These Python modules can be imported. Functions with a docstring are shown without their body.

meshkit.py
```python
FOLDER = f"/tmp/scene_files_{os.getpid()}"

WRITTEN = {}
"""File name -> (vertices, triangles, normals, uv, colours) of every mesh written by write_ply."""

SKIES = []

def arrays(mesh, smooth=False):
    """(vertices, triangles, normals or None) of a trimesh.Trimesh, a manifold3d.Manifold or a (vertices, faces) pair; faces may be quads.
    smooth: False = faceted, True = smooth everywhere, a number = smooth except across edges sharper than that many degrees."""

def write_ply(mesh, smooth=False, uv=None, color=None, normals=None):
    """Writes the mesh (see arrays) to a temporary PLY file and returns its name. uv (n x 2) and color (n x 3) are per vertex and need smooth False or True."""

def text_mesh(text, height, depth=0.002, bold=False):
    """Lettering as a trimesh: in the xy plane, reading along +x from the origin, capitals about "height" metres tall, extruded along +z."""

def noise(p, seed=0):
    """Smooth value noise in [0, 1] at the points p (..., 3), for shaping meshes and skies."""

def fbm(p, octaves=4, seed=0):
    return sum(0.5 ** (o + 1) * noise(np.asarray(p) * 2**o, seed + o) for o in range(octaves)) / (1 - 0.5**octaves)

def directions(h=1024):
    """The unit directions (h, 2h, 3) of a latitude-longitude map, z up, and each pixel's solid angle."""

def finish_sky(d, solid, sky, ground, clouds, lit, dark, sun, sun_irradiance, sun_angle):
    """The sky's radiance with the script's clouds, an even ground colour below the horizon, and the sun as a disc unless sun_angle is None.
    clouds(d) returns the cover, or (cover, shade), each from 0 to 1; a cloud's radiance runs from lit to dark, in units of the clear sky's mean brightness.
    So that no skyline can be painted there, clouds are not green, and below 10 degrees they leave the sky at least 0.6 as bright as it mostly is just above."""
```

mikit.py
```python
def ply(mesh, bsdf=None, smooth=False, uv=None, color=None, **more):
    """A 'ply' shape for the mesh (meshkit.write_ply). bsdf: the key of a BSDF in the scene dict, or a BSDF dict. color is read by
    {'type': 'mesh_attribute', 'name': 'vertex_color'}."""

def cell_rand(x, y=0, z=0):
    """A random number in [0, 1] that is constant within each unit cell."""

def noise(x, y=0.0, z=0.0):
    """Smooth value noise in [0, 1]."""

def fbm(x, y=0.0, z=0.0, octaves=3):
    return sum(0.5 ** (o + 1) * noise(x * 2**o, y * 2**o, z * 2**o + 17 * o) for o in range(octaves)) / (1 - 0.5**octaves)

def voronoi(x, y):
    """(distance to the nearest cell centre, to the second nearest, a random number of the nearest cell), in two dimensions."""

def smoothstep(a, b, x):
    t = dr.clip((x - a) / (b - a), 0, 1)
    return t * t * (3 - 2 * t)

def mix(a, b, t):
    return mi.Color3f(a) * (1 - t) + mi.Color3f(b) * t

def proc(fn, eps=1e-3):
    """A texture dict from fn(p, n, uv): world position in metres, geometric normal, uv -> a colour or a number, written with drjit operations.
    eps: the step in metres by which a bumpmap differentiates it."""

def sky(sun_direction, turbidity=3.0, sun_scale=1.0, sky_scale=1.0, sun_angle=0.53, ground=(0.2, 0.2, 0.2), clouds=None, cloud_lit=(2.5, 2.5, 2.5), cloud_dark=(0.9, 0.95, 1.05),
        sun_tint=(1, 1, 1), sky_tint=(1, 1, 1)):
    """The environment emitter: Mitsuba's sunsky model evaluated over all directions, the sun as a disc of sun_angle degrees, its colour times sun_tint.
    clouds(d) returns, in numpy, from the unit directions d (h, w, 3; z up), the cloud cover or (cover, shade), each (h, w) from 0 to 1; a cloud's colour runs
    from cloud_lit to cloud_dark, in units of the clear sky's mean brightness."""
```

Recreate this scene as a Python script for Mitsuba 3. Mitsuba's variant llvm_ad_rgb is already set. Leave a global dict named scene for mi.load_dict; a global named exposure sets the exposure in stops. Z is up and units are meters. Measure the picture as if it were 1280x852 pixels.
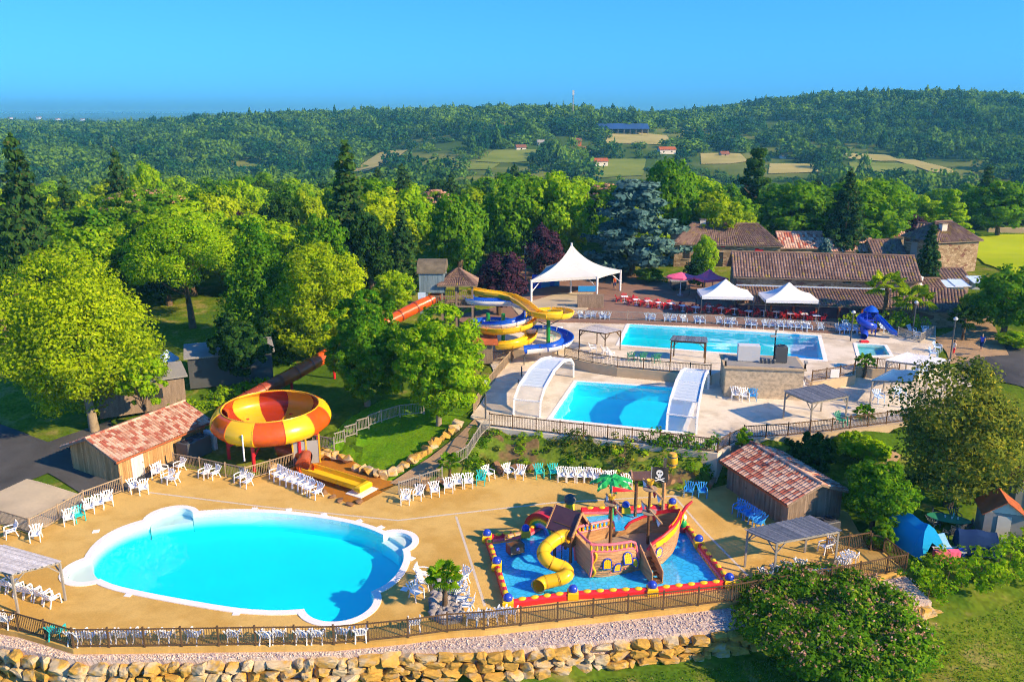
import math, random
import numpy as np
import trimesh
import mitsuba as mi
import drjit as dr
import mikit, meshkit
from shapely.geometry import Polygon, Point, LineString, box as sbox
from shapely.ops import unary_union
from shapely import affinity, contains_xy
from scipy.interpolate import LinearNDInterpolator, NearestNDInterpolator, RegularGridInterpolator, CubicSpline

T = mi.ScalarTransform4f
scene, labels = {}, {}

# ------------------------------------------------------------------ camera, sky, exposure
EYE, FOCAL, PITCH = 27.0, 1050.0, math.atan((426 - 136) / 1050.0)     # metres above the pool deck, focal length in photo pixels
scene['camera'] = {'type': 'perspective', 'fov': math.degrees(2 * math.atan(640 / FOCAL)), 'fov_axis': 'x',
                   'to_world': T().look_at(origin=[0, 0, EYE], target=[0, math.cos(PITCH), EYE - math.sin(PITCH)], up=[0, 0, 1]),
                   'near_clip': 1.0, 'far_clip': 40000.0, 'medium': {'type': 'ref', 'id': 'haze_air'}}
SUN_EL, SUN_AZ = math.radians(29.0), math.radians(-27.0)
SUN = (math.cos(SUN_EL) * math.cos(SUN_AZ), math.cos(SUN_EL) * math.sin(SUN_AZ), math.sin(SUN_EL))
scene['sky'] = mikit.sky(SUN, turbidity=3, sun_scale=0.84, sun_tint=(1.0, 0.96, 0.84), sky_tint=(0.15, 0.56, 1.12))
exposure = 2.82
HAZE_DENSITY = 2.4e-4
scene['haze_air'] = {'type': 'homogeneous', 'albedo': {'type': 'rgb', 'value': [0.17, 0.60, 0.93]}, 'sigma_t': HAZE_DENSITY}


# ------------------------------------------------------------------ helpers: places
def site(u, v, z=0.0):
    """The point of the level z that a surveyor at the camera sights at photo pixel (u, v)."""
    x, y = (u - 640) / FOCAL, (426 - v) / FOCAL
    c, s = math.cos(PITCH), math.sin(PITCH)
    d = np.array([x, c + y * s, -s + y * c])
    return np.array([0, 0, EYE]) + d * ((z - EYE) / d[2])


def at_range(u, v, Y):
    """The point sighted at (u, v) at Y metres from the camera."""
    x, y = (u - 640) / FOCAL, (426 - v) / FOCAL
    c, s = math.cos(PITCH), math.sin(PITCH)
    d = np.array([x, c + y * s, -s + y * c])
    return np.array([0, 0, EYE]) + d * (Y / d[1])


def sites(pts, z=0.0):
    return [site(u, v, z) for u, v in pts]


def poly_at(pts, z=0.0):
    return Polygon([site(u, v, z)[:2] for u, v in pts]).buffer(0)


# ------------------------------------------------------------------ helpers: meshes
class MB:
    def __init__(self):
        self.v, self.f, self.n, self.uv = [], [], 0, []

    def add(self, v, f, uv=None):
        v, f = np.asarray(v, float), np.asarray(f, int)
        if f.shape[1] == 4:
            f = np.vstack([f[:, [0, 1, 2]], f[:, [0, 2, 3]]])
        self.v.append(v); self.f.append(f + self.n); self.n += len(v)
        self.uv.append(np.zeros((len(v), 2)) if uv is None else np.broadcast_to(np.asarray(uv, float), (len(v), 2)))
        return self

    def mesh(self):
        return np.vstack(self.v), np.vstack(self.f)

    def uvs(self):
        return np.vstack(self.uv)

    def moved(self, p, rz=0.0):
        v, f = self.mesh()
        c, s = math.cos(rz), math.sin(rz)
        m = MB(); m.add(v @ np.array([[c, s, 0], [-s, c, 0], [0, 0, 1]]) + np.asarray(p), f, self.uvs())
        return m

    def box(self, c, s, rz=0.0, uv=None, bev=0.0):
        x, y, z = np.asarray(s, float) / 2
        if bev:
            b = min(bev, x * .9, y * .9, z * .9)
            ring = lambda X, Y, Z: [[-X, -Y, Z], [X, -Y, Z], [X, Y, Z], [-X, Y, Z]]
            v = np.array(ring(x - b, y - b, -z) + ring(x, y, -z + b) + ring(x, y, z - b) + ring(x - b, y - b, z))
            f = [[3, 2, 1, 0], [12, 13, 14, 15]]
            for k in range(3):
                for j in range(4):
                    a, d = 4 * k + j, 4 * k + (j + 1) % 4
                    f.append([a, d, d + 4, a + 4])
        else:
            v = np.array([[-x, -y, -z], [x, -y, -z], [x, y, -z], [-x, y, -z], [-x, -y, z], [x, -y, z], [x, y, z], [-x, y, z]])
            f = [[3, 2, 1, 0], [4, 5, 6, 7], [0, 1, 5, 4], [1, 2, 6, 5], [2, 3, 7, 6], [3, 0, 4, 7]]
        cc, ss = math.cos(rz), math.sin(rz)
        v = v @ np.array([[cc, ss, 0], [-ss, cc, 0], [0, 0, 1]]) + np.asarray(c)
        return self.add(v, f, uv)

    def bar(self, a, b, w, h=None, uv=None, up=(0, 0, 1)):
        """A square bar from a to b, w wide and h high."""
        a, b = np.asarray(a, float), np.asarray(b, float)
        h = w if h is None else h
        t = (b - a) / (np.linalg.norm(b - a) + 1e-9)
        up = np.array(up, float) if abs(t @ np.array(up)) < 0.99 else np.array([1.0, 0, 0])
        s = np.cross(t, up); s /= np.linalg.norm(s)
        n = np.cross(s, t)
        v = [p + s * i * w / 2 + n * j * h / 2 for p in (a, b) for i, j in ((-1, -1), (1, -1), (1, 1), (-1, 1))]
        return self.add(v, [[3, 2, 1, 0], [4, 5, 6, 7], [0, 1, 5, 4], [1, 2, 6, 5], [2, 3, 7, 6], [3, 0, 4, 7]], uv)

    def tube(self, pts, r, n=7, cap=True, uv=None):
        p = np.asarray(pts, float)
        r = np.broadcast_to(r, (len(p),))
        t = np.gradient(p, axis=0); t /= np.linalg.norm(t, axis=1, keepdims=True) + 1e-12
        a = np.cross(t[0], [0, 0, 1.0] if abs(t[0][2]) < 0.9 else [1.0, 0, 0]); a /= np.linalg.norm(a)
        v = []
        for i in range(len(p)):
            a = a - t[i] * (a @ t[i]); a /= np.linalg.norm(a)
            b = np.cross(t[i], a)
            ang = np.arange(n) * 2 * np.pi / n
            v.append(p[i] + r[i] * (np.cos(ang)[:, None] * a + np.sin(ang)[:, None] * b))
        v = np.vstack(v); f = []
        for i in range(len(p) - 1):
            for j in range(n):
                f.append([i * n + j, i * n + (j + 1) % n, (i + 1) * n + (j + 1) % n, (i + 1) * n + j])
        self.add(v, f, uv)
        if cap:
            for i, flip in ((0, True), (len(p) - 1, False)):
                q = np.vstack([v[i * n:(i + 1) * n], [p[i]]])
                ff = [[j, (j + 1) % n, n] for j in range(n)]
                self.add(q, [x[::-1] for x in ff] if flip else ff, uv)
        return self

    def lathe(self, prof, n=16, c=(0, 0, 0), a0=0.0, a1=2 * math.pi, uv=None):
        prof = np.asarray(prof, float)
        full = abs(a1 - a0 - 2 * math.pi) < 1e-6
        ang = np.linspace(a0, a1, n + 1)[:n if full else n + 1]
        v = np.array([[r * math.cos(t), r * math.sin(t), z] for t in ang for r, z in prof]) + np.asarray(c)
        m, k, f = len(prof), len(ang), []
        for i in range(n):
            i2 = (i + 1) % k
            for j in range(m - 1):
                f.append([i * m + j, i2 * m + j, i2 * m + j + 1, i * m + j + 1])
        return self.add(v, f, uv)

    def ball(self, c, r, sub=2, sq=(1, 1, 1)):
        s = trimesh.creation.icosphere(subdivisions=sub)
        return self.add(s.vertices * r * np.asarray(sq) + np.asarray(c), s.faces)

    def prism(self, poly, z0, z1):
        for g in getattr(poly, 'geoms', [poly]):
            if g.geom_type == 'Polygon' and g.area > 1e-4:
                m = trimesh.creation.extrude_polygon(g, z1 - z0, engine='earcut')
                self.add(m.vertices + [0, 0, z0], m.faces)
        return self

    def flat(self, poly, z):
        for g in getattr(poly, 'geoms', [poly]):
            v, f = trimesh.creation.triangulate_polygon(g, engine='earcut')
            self.add(np.c_[v, np.full(len(v), z)], f)
        return self

    def sheet(self, rows, uv=None):
        """A grid of points, rows x columns."""
        g = np.asarray(rows, float); a, b = g.shape[:2]
        i, j = np.meshgrid(np.arange(a - 1), np.arange(b - 1), indexing='ij')
        q = np.stack([i * b + j, i * b + j + 1, (i + 1) * b + j + 1, (i + 1) * b + j], -1).reshape(-1, 4)
        return self.add(g.reshape(-1, 3), q, uv)

    def sweep(self, pts, prof, uv=None, closed=True, caps=True):
        """The profile (side, up) carried along the points."""
        p = np.asarray(pts, float); prof = np.asarray(prof, float)
        t = np.gradient(p, axis=0); t /= np.linalg.norm(t, axis=1, keepdims=True)
        s = np.cross(t, [0, 0, 1.0]); s /= np.linalg.norm(s, axis=1, keepdims=True)
        u = np.cross(s, t)
        g = p[:, None] + s[:, None] * prof[None, :, :1] + u[:, None] * prof[None, :, 1:2]
        if closed:
            g = np.concatenate([g, g[:, :1]], 1)
        return self.sheet(g, uv)


def roof_poly(q4, th):
    """A slab under four corner points, th thick."""
    q = np.asarray(q4, float)
    v = np.vstack([q, q - [0, 0, th]])
    return v, [[0, 1, 2, 3], [7, 6, 5, 4], [1, 0, 4, 5], [2, 1, 5, 6], [3, 2, 6, 7], [0, 3, 7, 4]]


def hull_of(spheres):
    import manifold3d
    return manifold3d.Manifold.batch_hull([manifold3d.Manifold.sphere(r, 12).translate(list(map(float, p))) for p, r in spheres])


# ------------------------------------------------------------------ helpers: entries of the scene
def numbered(name):
    if name not in taken:
        taken.add(name); return name
    k = counts.get(name, 0) + 1
    while f'{name}_{k:03d}' in taken:
        k += 1
    counts[name] = k; taken.add(f'{name}_{k:03d}')
    return f'{name}_{k:03d}'


taken, counts = set(), {}


def thing(name, label, cat, group=None):
    key = numbered(name)
    labels[key] = {'label': label, 'category': cat}
    if group:
        labels[key]['group'] = group
    return key


def put(key, mesh, mat, smooth=False, uv=None, **more):
    if isinstance(mesh, MB):
        uv = mesh.uvs() if uv is True else uv
        mesh = mesh.mesh()
    scene[key] = mikit.ply(mesh, mat, smooth, uv=uv, **more)
    return key


def part(parent, name, mesh, mat, smooth=False, uv=None, kind=None, label=None):
    key = numbered(parent + '__' + name)
    put(key, mesh, mat, smooth, uv)
    if kind or label:
        labels[key] = {}
        if kind: labels[key]['kind'] = kind
        if label: labels[key]['label'] = label
    return key


def single(name, label, cat, mesh, mat, smooth=False, uv=None, group=None):
    return put(thing(name, label, cat, group), mesh, mat, smooth, uv)


def struct(name, mesh, mat, smooth=False, uv=None, kind='structure', label=None):
    key = numbered(name)
    put(key, mesh, mat, smooth, uv)
    labels[key] = {'kind': kind}
    if label: labels[key]['label'] = label
    return key


def kit(pieces):
    """[(part name, ply dict)] that place() copies."""
    return [(n, mikit.ply(m.mesh() if isinstance(m, MB) else m, mat, sm)) for n, m, mat, sm in pieces]


def place(pieces, name, label, cat, p, rz=0.0, sc=1.0, group=None, swap=None):
    t = thing(name, label, cat, group)
    to = T().translate(list(map(float, p))).rotate([0, 0, 1], math.degrees(rz)).scale(sc)
    for n, d in pieces:
        e = {**d, 'to_world': to}
        if swap:
            e['bsdf'] = {'type': 'ref', 'id': swap}
        scene[t if n == '' else numbered(t + '__' + n)] = e
    return t


_u = ['first', 'second', 'third', 'fourth', 'fifth', 'sixth', 'seventh', 'eighth', 'ninth']
ORD = _u + ['tenth', 'eleventh', 'twelfth', 'thirteenth', 'fourteenth', 'fifteenth', 'sixteenth', 'seventeenth', 'eighteenth', 'nineteenth']
for _a, _b in (('twenty', 'twentieth'), ('thirty', 'thirtieth'), ('forty', 'fortieth'), ('fifty', 'fiftieth'), ('sixty', 'sixtieth'), ('seventy', 'seventieth')):
    ORD += [_b] + [_a + '-' + x for x in _u]
rnd = np.random.default_rng(7)


# ------------------------------------------------------------------ materials
def rgb(c):
    return {'type': 'rgb', 'value': list(c)}


def matte(key, c):
    scene[key] = {'type': 'twosided', 'bsdf': {'type': 'diffuse', 'reflectance': c if isinstance(c, dict) else rgb(c)}}


def gloss(key, c, rough=0.35, spec=0.5, metallic=0.0):
    scene[key] = {'type': 'twosided', 'bsdf': {'type': 'principled', 'base_color': c if isinstance(c, dict) else rgb(c), 'roughness': rough, 'specular': spec, 'metallic': metallic}}


def worn(c, amount=0.35, scale=1.3, fine=9.0):
    """A colour with broad weathering and fine grain."""
    c = np.array(c)

    def fn(p, n, uv):
        a = mikit.fbm(p.x * scale, p.y * scale, p.z * scale)
        b = mikit.noise(p.x * fine, p.y * fine, p.z * fine)
        return mi.Color3f(c.tolist()) * (1 + amount * (a - 0.5) * 2 + amount * 0.5 * (b - 0.5))
    return mikit.proc(fn)


def grass_fn(p, n, uv):
    a = mikit.fbm(p.x * 0.09, p.y * 0.09, 0.0)
    b = mikit.fbm(p.x * 0.8, p.y * 0.8, 0.0)
    c = mikit.noise(p.x * 6, p.y * 6, 0.0)
    col = mikit.mix((0.075, 0.15, 0.012), (0.19, 0.22, 0.02), mikit.smoothstep(0.3, 0.7, a * 0.6 + b * 0.4))
    col = mikit.mix(col, (0.30, 0.24, 0.09), mikit.smoothstep(0.56, 0.72, b * 0.75 + a * 0.25) * 0.55)
    far = mikit.smoothstep(170, 300, p.y)
    wood = mikit.mix((0.06, 0.11, 0.02), (0.19, 0.21, 0.05), mikit.smoothstep(0.3, 0.75, mikit.fbm(p.x * 0.02, p.y * 0.03, 0.0)))
    wood = mikit.mix(wood, (0.015, 0.045, 0.02), mikit.smoothstep(1300, 2200, p.y) * (0.4 + 0.6 * mikit.noise(p.x * 0.004, p.y * 0.0016, 3.0)))
    return mikit.mix(col * (0.75 + 0.5 * c), wood, far)


matte('m_grass', mikit.proc(grass_fn))


def deck_fn(p, n, uv):
    a = mikit.fbm(p.x * 0.25, p.y * 0.25, 1.0)
    b = mikit.fbm(p.x * 1.1 + 5, p.y * 1.4, 2.0)
    g = mikit.noise(p.x * 22, p.y * 22, 0.0)
    col = mikit.mix((0.55, 0.335, 0.088), (0.67, 0.445, 0.145), mikit.smoothstep(0.3, 0.7, a * 0.6 + b * 0.4))
    return col * (0.93 + 0.14 * g)


matte('m_deck', mikit.proc(deck_fn))
matte('m_runout', worn((0.42, 0.17, 0.025), 0.25, 0.7, 15))


def conc_fn(p, n, uv):
    a = mikit.fbm(p.x * 0.3, p.y * 0.3, 1.0)
    b = mikit.fbm(p.x * 1.4, p.y * 1.4, 4.0)
    g = mikit.noise(p.x * 18, p.y * 18, 0.0)
    col = mikit.mix((0.58, 0.49, 0.375), (0.78, 0.695, 0.575), mikit.smoothstep(0.3, 0.7, a * 0.55 + b * 0.45))
    return col * (0.94 + 0.12 * g)


matte('m_concrete', mikit.proc(conc_fn))
matte('m_plaza', worn((0.27, 0.165, 0.13), 0.22, 0.5, 6))
matte('m_asphalt', worn((0.085, 0.085, 0.09), 0.3, 0.5, 12))
matte('m_pale_ground', worn((0.50, 0.42, 0.31), 0.2, 0.5, 8))
matte('m_path', worn((0.40, 0.27, 0.16), 0.25, 0.8, 9))
matte('m_barstone', worn((0.52, 0.42, 0.30), 0.45, 5.0, 14))
matte('m_render', worn((0.52, 0.40, 0.26), 0.22, 0.7, 5))


def gravel_fn(p, n, uv):
    d1, d2, r = mikit.voronoi(p.x * 11 + p.z * 5, p.y * 11)
    col = mikit.mix((0.58, 0.43, 0.36), (0.78, 0.68, 0.60), r)
    col = mikit.mix(col, (0.42, 0.33, 0.37), mikit.smoothstep(0.8, 0.95, r))
    return col * (0.55 + 0.45 * mikit.smoothstep(0.02, 0.25, d2 - d1))


matte('m_lush', mikit.proc(lambda p, n, uv: mikit.mix((0.09, 0.26, 0.008), (0.20, 0.36, 0.012), mikit.fbm(p.x * .9, p.y * .9, 0.0)) * (.75 + .5 * mikit.noise(p.x * 9, p.y * 9, 1.0))))
matte('m_gravel', mikit.proc(gravel_fn))


def rock_fn(p, n, uv):
    a = mikit.fbm(p.x * 0.7, p.y * 0.7 + 3, p.z * 0.9)
    b = mikit.fbm(p.x * 3.5, p.y * 3.5, p.z * 3.5, 4)
    col = mikit.mix((0.60, 0.49, 0.33), (0.52, 0.31, 0.07), mikit.smoothstep(0.38, 0.56, a * 0.6 + b * 0.4))
    return col * (0.55 + 0.8 * b)


matte('m_rock', mikit.proc(rock_fn))


def stone_fn(p, n, uv):
    h = p.x * 0.77 + p.y * 0.64
    d1, d2, r = mikit.voronoi(h * 2.3, p.z * 3.6)
    col = mikit.mix((0.30, 0.20, 0.115), (0.52, 0.40, 0.27), r)
    col = mikit.mix(col, (0.24, 0.12, 0.09), mikit.smoothstep(0.86, 0.93, r))
    return col * (0.65 + 0.35 * mikit.smoothstep(0.02, 0.16, d2 - d1)) * (0.8 + 0.4 * mikit.fbm(h * 0.4, p.z * 0.5))


matte('m_stone', mikit.proc(stone_fn))


def tile_fn(p, n, uv):
    r = mikit.cell_rand(uv.x * 997.0, uv.y * 997.0, 1.0)
    s = mikit.cell_rand(uv.x * 997.0, uv.y * 997.0, 2.0)
    col = mikit.mix((0.52, 0.27, 0.19), (0.68, 0.48, 0.37), r)
    col = mikit.mix(col, (0.42, 0.13, 0.09), mikit.smoothstep(0.68, 0.78, s))
    return col * (0.8 + 0.4 * mikit.fbm(p.x * 1.5, p.y * 1.5, p.z * 1.5))


def oldtile_fn(p, n, uv):
    r = mikit.cell_rand(uv.x * 997.0, uv.y * 997.0, 1.0)
    s = mikit.cell_rand(uv.x * 997.0, uv.y * 997.0, 2.0)
    col = mikit.mix((0.17, 0.105, 0.09), (0.29, 0.195, 0.16), r)
    col = mikit.mix(col, (0.28, 0.20, 0.075), mikit.smoothstep(0.88, 0.95, s))
    return col * (0.65 + 0.7 * mikit.fbm(p.x * 0.6, p.y * 0.6, p.z * 0.6))


matte('m_tile', mikit.proc(tile_fn))
matte('m_oldtile', mikit.proc(oldtile_fn))


def board_proc(c1, c2):
    def fn(p, n, uv):
        r = mikit.cell_rand(uv.x * 997.0, uv.y * 997.0, 1.0)
        g = mikit.fbm(p.x * 9, p.y * 9, p.z * 0.9)
        return mikit.mix(c1, c2, r) * (0.62 + 0.76 * g)
    return mikit.proc(fn)


matte('m_board', board_proc((0.40, 0.23, 0.095), (0.56, 0.36, 0.17)))
matte('m_greyboard', board_proc((0.20, 0.145, 0.105), (0.33, 0.25, 0.19)))
matte('m_paleboard', board_proc((0.50, 0.47, 0.46), (0.74, 0.71, 0.70)))
matte('m_fence', worn((0.135, 0.085, 0.05), 0.3, 2.0, 9))
matte('m_greyfence', worn((0.34, 0.31, 0.27), 0.25, 2.0, 9))
matte('m_palefence', worn((0.42, 0.31, 0.20), 0.25, 2.0, 9))
matte('m_slat', board_proc((0.10, 0.125, 0.18), (0.22, 0.24, 0.30)))
matte('m_bark', worn((0.13, 0.09, 0.06), 0.4, 3.0, 14))
matte('m_palebark', worn((0.30, 0.24, 0.17), 0.4, 2.0, 10))
gloss('p_white', (0.80, 0.80, 0.82), 0.35)
gloss('p_turquoise', (0.02, 0.52, 0.50), 0.35)
gloss('p_blue', (0.04, 0.30, 0.70), 0.35)
gloss('p_paleblue', (0.50, 0.64, 0.82), 0.4)
gloss('p_green', (0.03, 0.24, 0.14), 0.4)
gloss('p_red', (0.62, 0.02, 0.03), 0.3)
gloss('p_pink', (0.75, 0.16, 0.20), 0.35)
gloss('p_magenta', (0.95, 0.13, 0.26), 0.6)
gloss('p_yellow', (0.85, 0.52, 0.012), 0.25)
gloss('p_gold', (0.74, 0.40, 0.02), 0.3)
gloss('p_orange', worn((0.58, 0.085, 0.006), 0.25, 0.8, 4), 0.28)
gloss('p_rust', worn((0.30, 0.055, 0.018), 0.3, 1.2, 5), 0.35)
gloss('p_deepblue', (0.01, 0.09, 0.55), 0.3)
gloss('p_royal', (0.02, 0.06, 0.50), 0.3)
gloss('p_black', (0.02, 0.02, 0.025), 0.45)
gloss('p_darkgrey', (0.07, 0.075, 0.085), 0.5)
gloss('p_grey', (0.32, 0.33, 0.34), 0.5)
gloss('p_steel', (0.55, 0.56, 0.58), 0.4)
gloss('p_maroon', (0.30, 0.03, 0.008), 0.3)
gloss('p_greenpost', (0.01, 0.25, 0.05), 0.3)
gloss('p_leafgreen', (0.02, 0.36, 0.08), 0.35)
gloss('p_mint', (0.25, 0.62, 0.50), 0.4)
matte('m_canvas', worn((0.57, 0.58, 0.59), 0.06, 0.5, 3))
matte('m_whitecloth', (0.80, 0.81, 0.83))
matte('m_navy', (0.02, 0.045, 0.13))
matte('m_tent', (0.015, 0.29, 0.60))
matte('m_dark', (0.025, 0.022, 0.02))
matte('m_purple', worn((0.13, 0.065, 0.085), 0.2, 2.0, 8))
matte('m_coping', worn((0.84, 0.82, 0.80), 0.06, 1.0, 6))
matte('m_line', (0.62, 0.54, 0.44))
matte('m_redroof', worn((0.40, 0.115, 0.05), 0.25, 1.5, 6))
matte('m_farroof', worn((0.24, 0.10, 0.065), 0.25, 1.5, 6))
matte('m_wallwhite', worn((0.68, 0.62, 0.54), 0.12, 0.7, 4))
matte('m_greywall', worn((0.30, 0.29, 0.28), 0.15, 1.0, 5))
matte('m_skin', (0.50, 0.30, 0.20))


def ship_fn(p, n, uv):
    g = mikit.fbm(p.x * 2.2 + p.y * 2.2, p.z * 14, 0.0)
    return mikit.mix((0.36, 0.17, 0.065), (0.62, 0.36, 0.17), g)


gloss('p_ship', mikit.proc(ship_fn), 0.4)
gloss('p_shipdark', worn((0.15, 0.07, 0.03), 0.3, 2.0, 9), 0.45)
gloss('p_shipgrey', worn((0.33, 0.24, 0.16), 0.2, 2.0, 9), 0.5)


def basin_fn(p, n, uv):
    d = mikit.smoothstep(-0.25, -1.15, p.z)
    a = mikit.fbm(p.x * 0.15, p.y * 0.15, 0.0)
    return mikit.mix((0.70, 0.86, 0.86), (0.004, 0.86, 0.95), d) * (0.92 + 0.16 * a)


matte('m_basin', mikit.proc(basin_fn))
matte('m_basin_up', worn((0.006, 0.74, 0.90), 0.08, 0.2, 1.0))
matte('m_basin_kid', worn((0.20, 0.66, 0.66), 0.08, 0.2, 1.0))


def splash_fn(p, n, uv):
    a = mikit.fbm(p.x * 0.5, p.y * 0.5, 0.0)
    d1, d2, r = mikit.voronoi(p.x * 3.0 + 2 * mikit.noise(p.x, p.y), p.y * 3.0)
    return mikit.mix((0.015, 0.30, 0.70), (0.05, 0.50, 0.84), a) * (0.85 + 0.3 * mikit.smoothstep(0.0, 0.35, d2 - d1))


gloss('m_splash', mikit.proc(splash_fn), 0.15, 0.6)
scene['g_water'] = {'type': 'thindielectric', 'int_ior': 1.33}
scene['g_pane'] = {'type': 'thindielectric', 'int_ior': 1.5}
scene['g_frost'] = {'type': 'blendbsdf', 'weight': 0.3, 'a': {'type': 'thindielectric', 'int_ior': 1.5}, 'b': {'type': 'twosided', 'bsdf': {'type': 'diffuse', 'reflectance': rgb((0.75, 0.80, 0.84))}}}
scene['g_poly'] = {'type': 'twosided', 'bsdf': {'type': 'principled', 'base_color': rgb((0.55, 0.63, 0.70)), 'roughness': 0.25, 'specular': 0.7}}
scene['g_window'] = {'type': 'twosided', 'bsdf': {'type': 'principled', 'base_color': rgb((0.03, 0.035, 0.04)), 'roughness': 0.1, 'specular': 0.6}}


def leaf(key, c1, c2, c3, trans=0.9, far=0.0):
    """Foliage: c1 to c2 from tree to tree and spray to spray, c3 for the odd leaf."""
    def fn(p, n, uv):
        a = mikit.noise(p.x * 0.16, p.y * 0.16, p.z * 0.16)
        b = mikit.noise(p.x * 1.1, p.y * 1.1, p.z * 1.1)
        r = mikit.cell_rand(p.x * 4.0, p.y * 4.0, p.z * 4.0)
        col = mikit.mix(c1, c2, mikit.smoothstep(0.2, 0.8, 0.45 * a + 0.35 * b + 0.2 * r))
        return mikit.mix(col, c3, mikit.smoothstep(0.86, 0.95, r)) * (0.75 + 0.5 * mikit.cell_rand(p.x * 6, p.y * 6, p.z * 6))
    scene[key] = {'type': 'principledthin', 'base_color': mikit.proc(fn), 'roughness': 0.55, 'diff_trans': trans, 'spec_trans': 0.0}


leaf('l_plane', (0.21, 0.36, 0.008), (0.46, 0.58, 0.010), (0.55, 0.62, 0.03), 0.9)
leaf('l_bright', (0.15, 0.36, 0.008), (0.42, 0.60, 0.010), (0.52, 0.62, 0.03), 0.9)
leaf('l_mid', (0.055, 0.21, 0.010), (0.17, 0.36, 0.012), (0.30, 0.44, 0.02))
leaf('l_dark', (0.016, 0.065, 0.014), (0.045, 0.115, 0.014), (0.09, 0.15, 0.02), 0.6)
leaf('l_conifer', (0.022, 0.075, 0.025), (0.065, 0.15, 0.022), (0.11, 0.11, 0.03), 0.6)
leaf('l_blue', (0.055, 0.135, 0.13), (0.11, 0.21, 0.19), (0.17, 0.28, 0.25), 0.3)
leaf('l_purple', (0.035, 0.016, 0.035), (0.075, 0.028, 0.05), (0.12, 0.05, 0.07), 0.4)
leaf('l_autumn', (0.075, 0.14, 0.03), (0.24, 0.28, 0.03), (0.52, 0.44, 0.04), 0.8)
leaf('l_silk', (0.09, 0.25, 0.012), (0.28, 0.44, 0.014), (0.34, 0.44, 0.03), 0.9)
leaf('l_flower', (0.50, 0.26, 0.16), (0.60, 0.34, 0.24), (0.68, 0.48, 0.38), 0.4)


def forest_fn(p, n, uv):
    k = mikit.noise(p.x * 0.055, p.y * 0.055, 0.0)
    k2 = mikit.fbm(p.x * 0.009, p.y * 0.009, 0.0)
    r = mikit.noise(p.x * 0.7, p.y * 0.7, p.z * 0.7)
    c = mikit.mix((0.014, 0.085, 0.030), (0.17, 0.31, 0.025), mikit.smoothstep(0.3, 0.72, 0.5 * k + 0.3 * k2 + 0.2 * r))
    return c * (0.6 + 0.8 * r)


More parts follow.
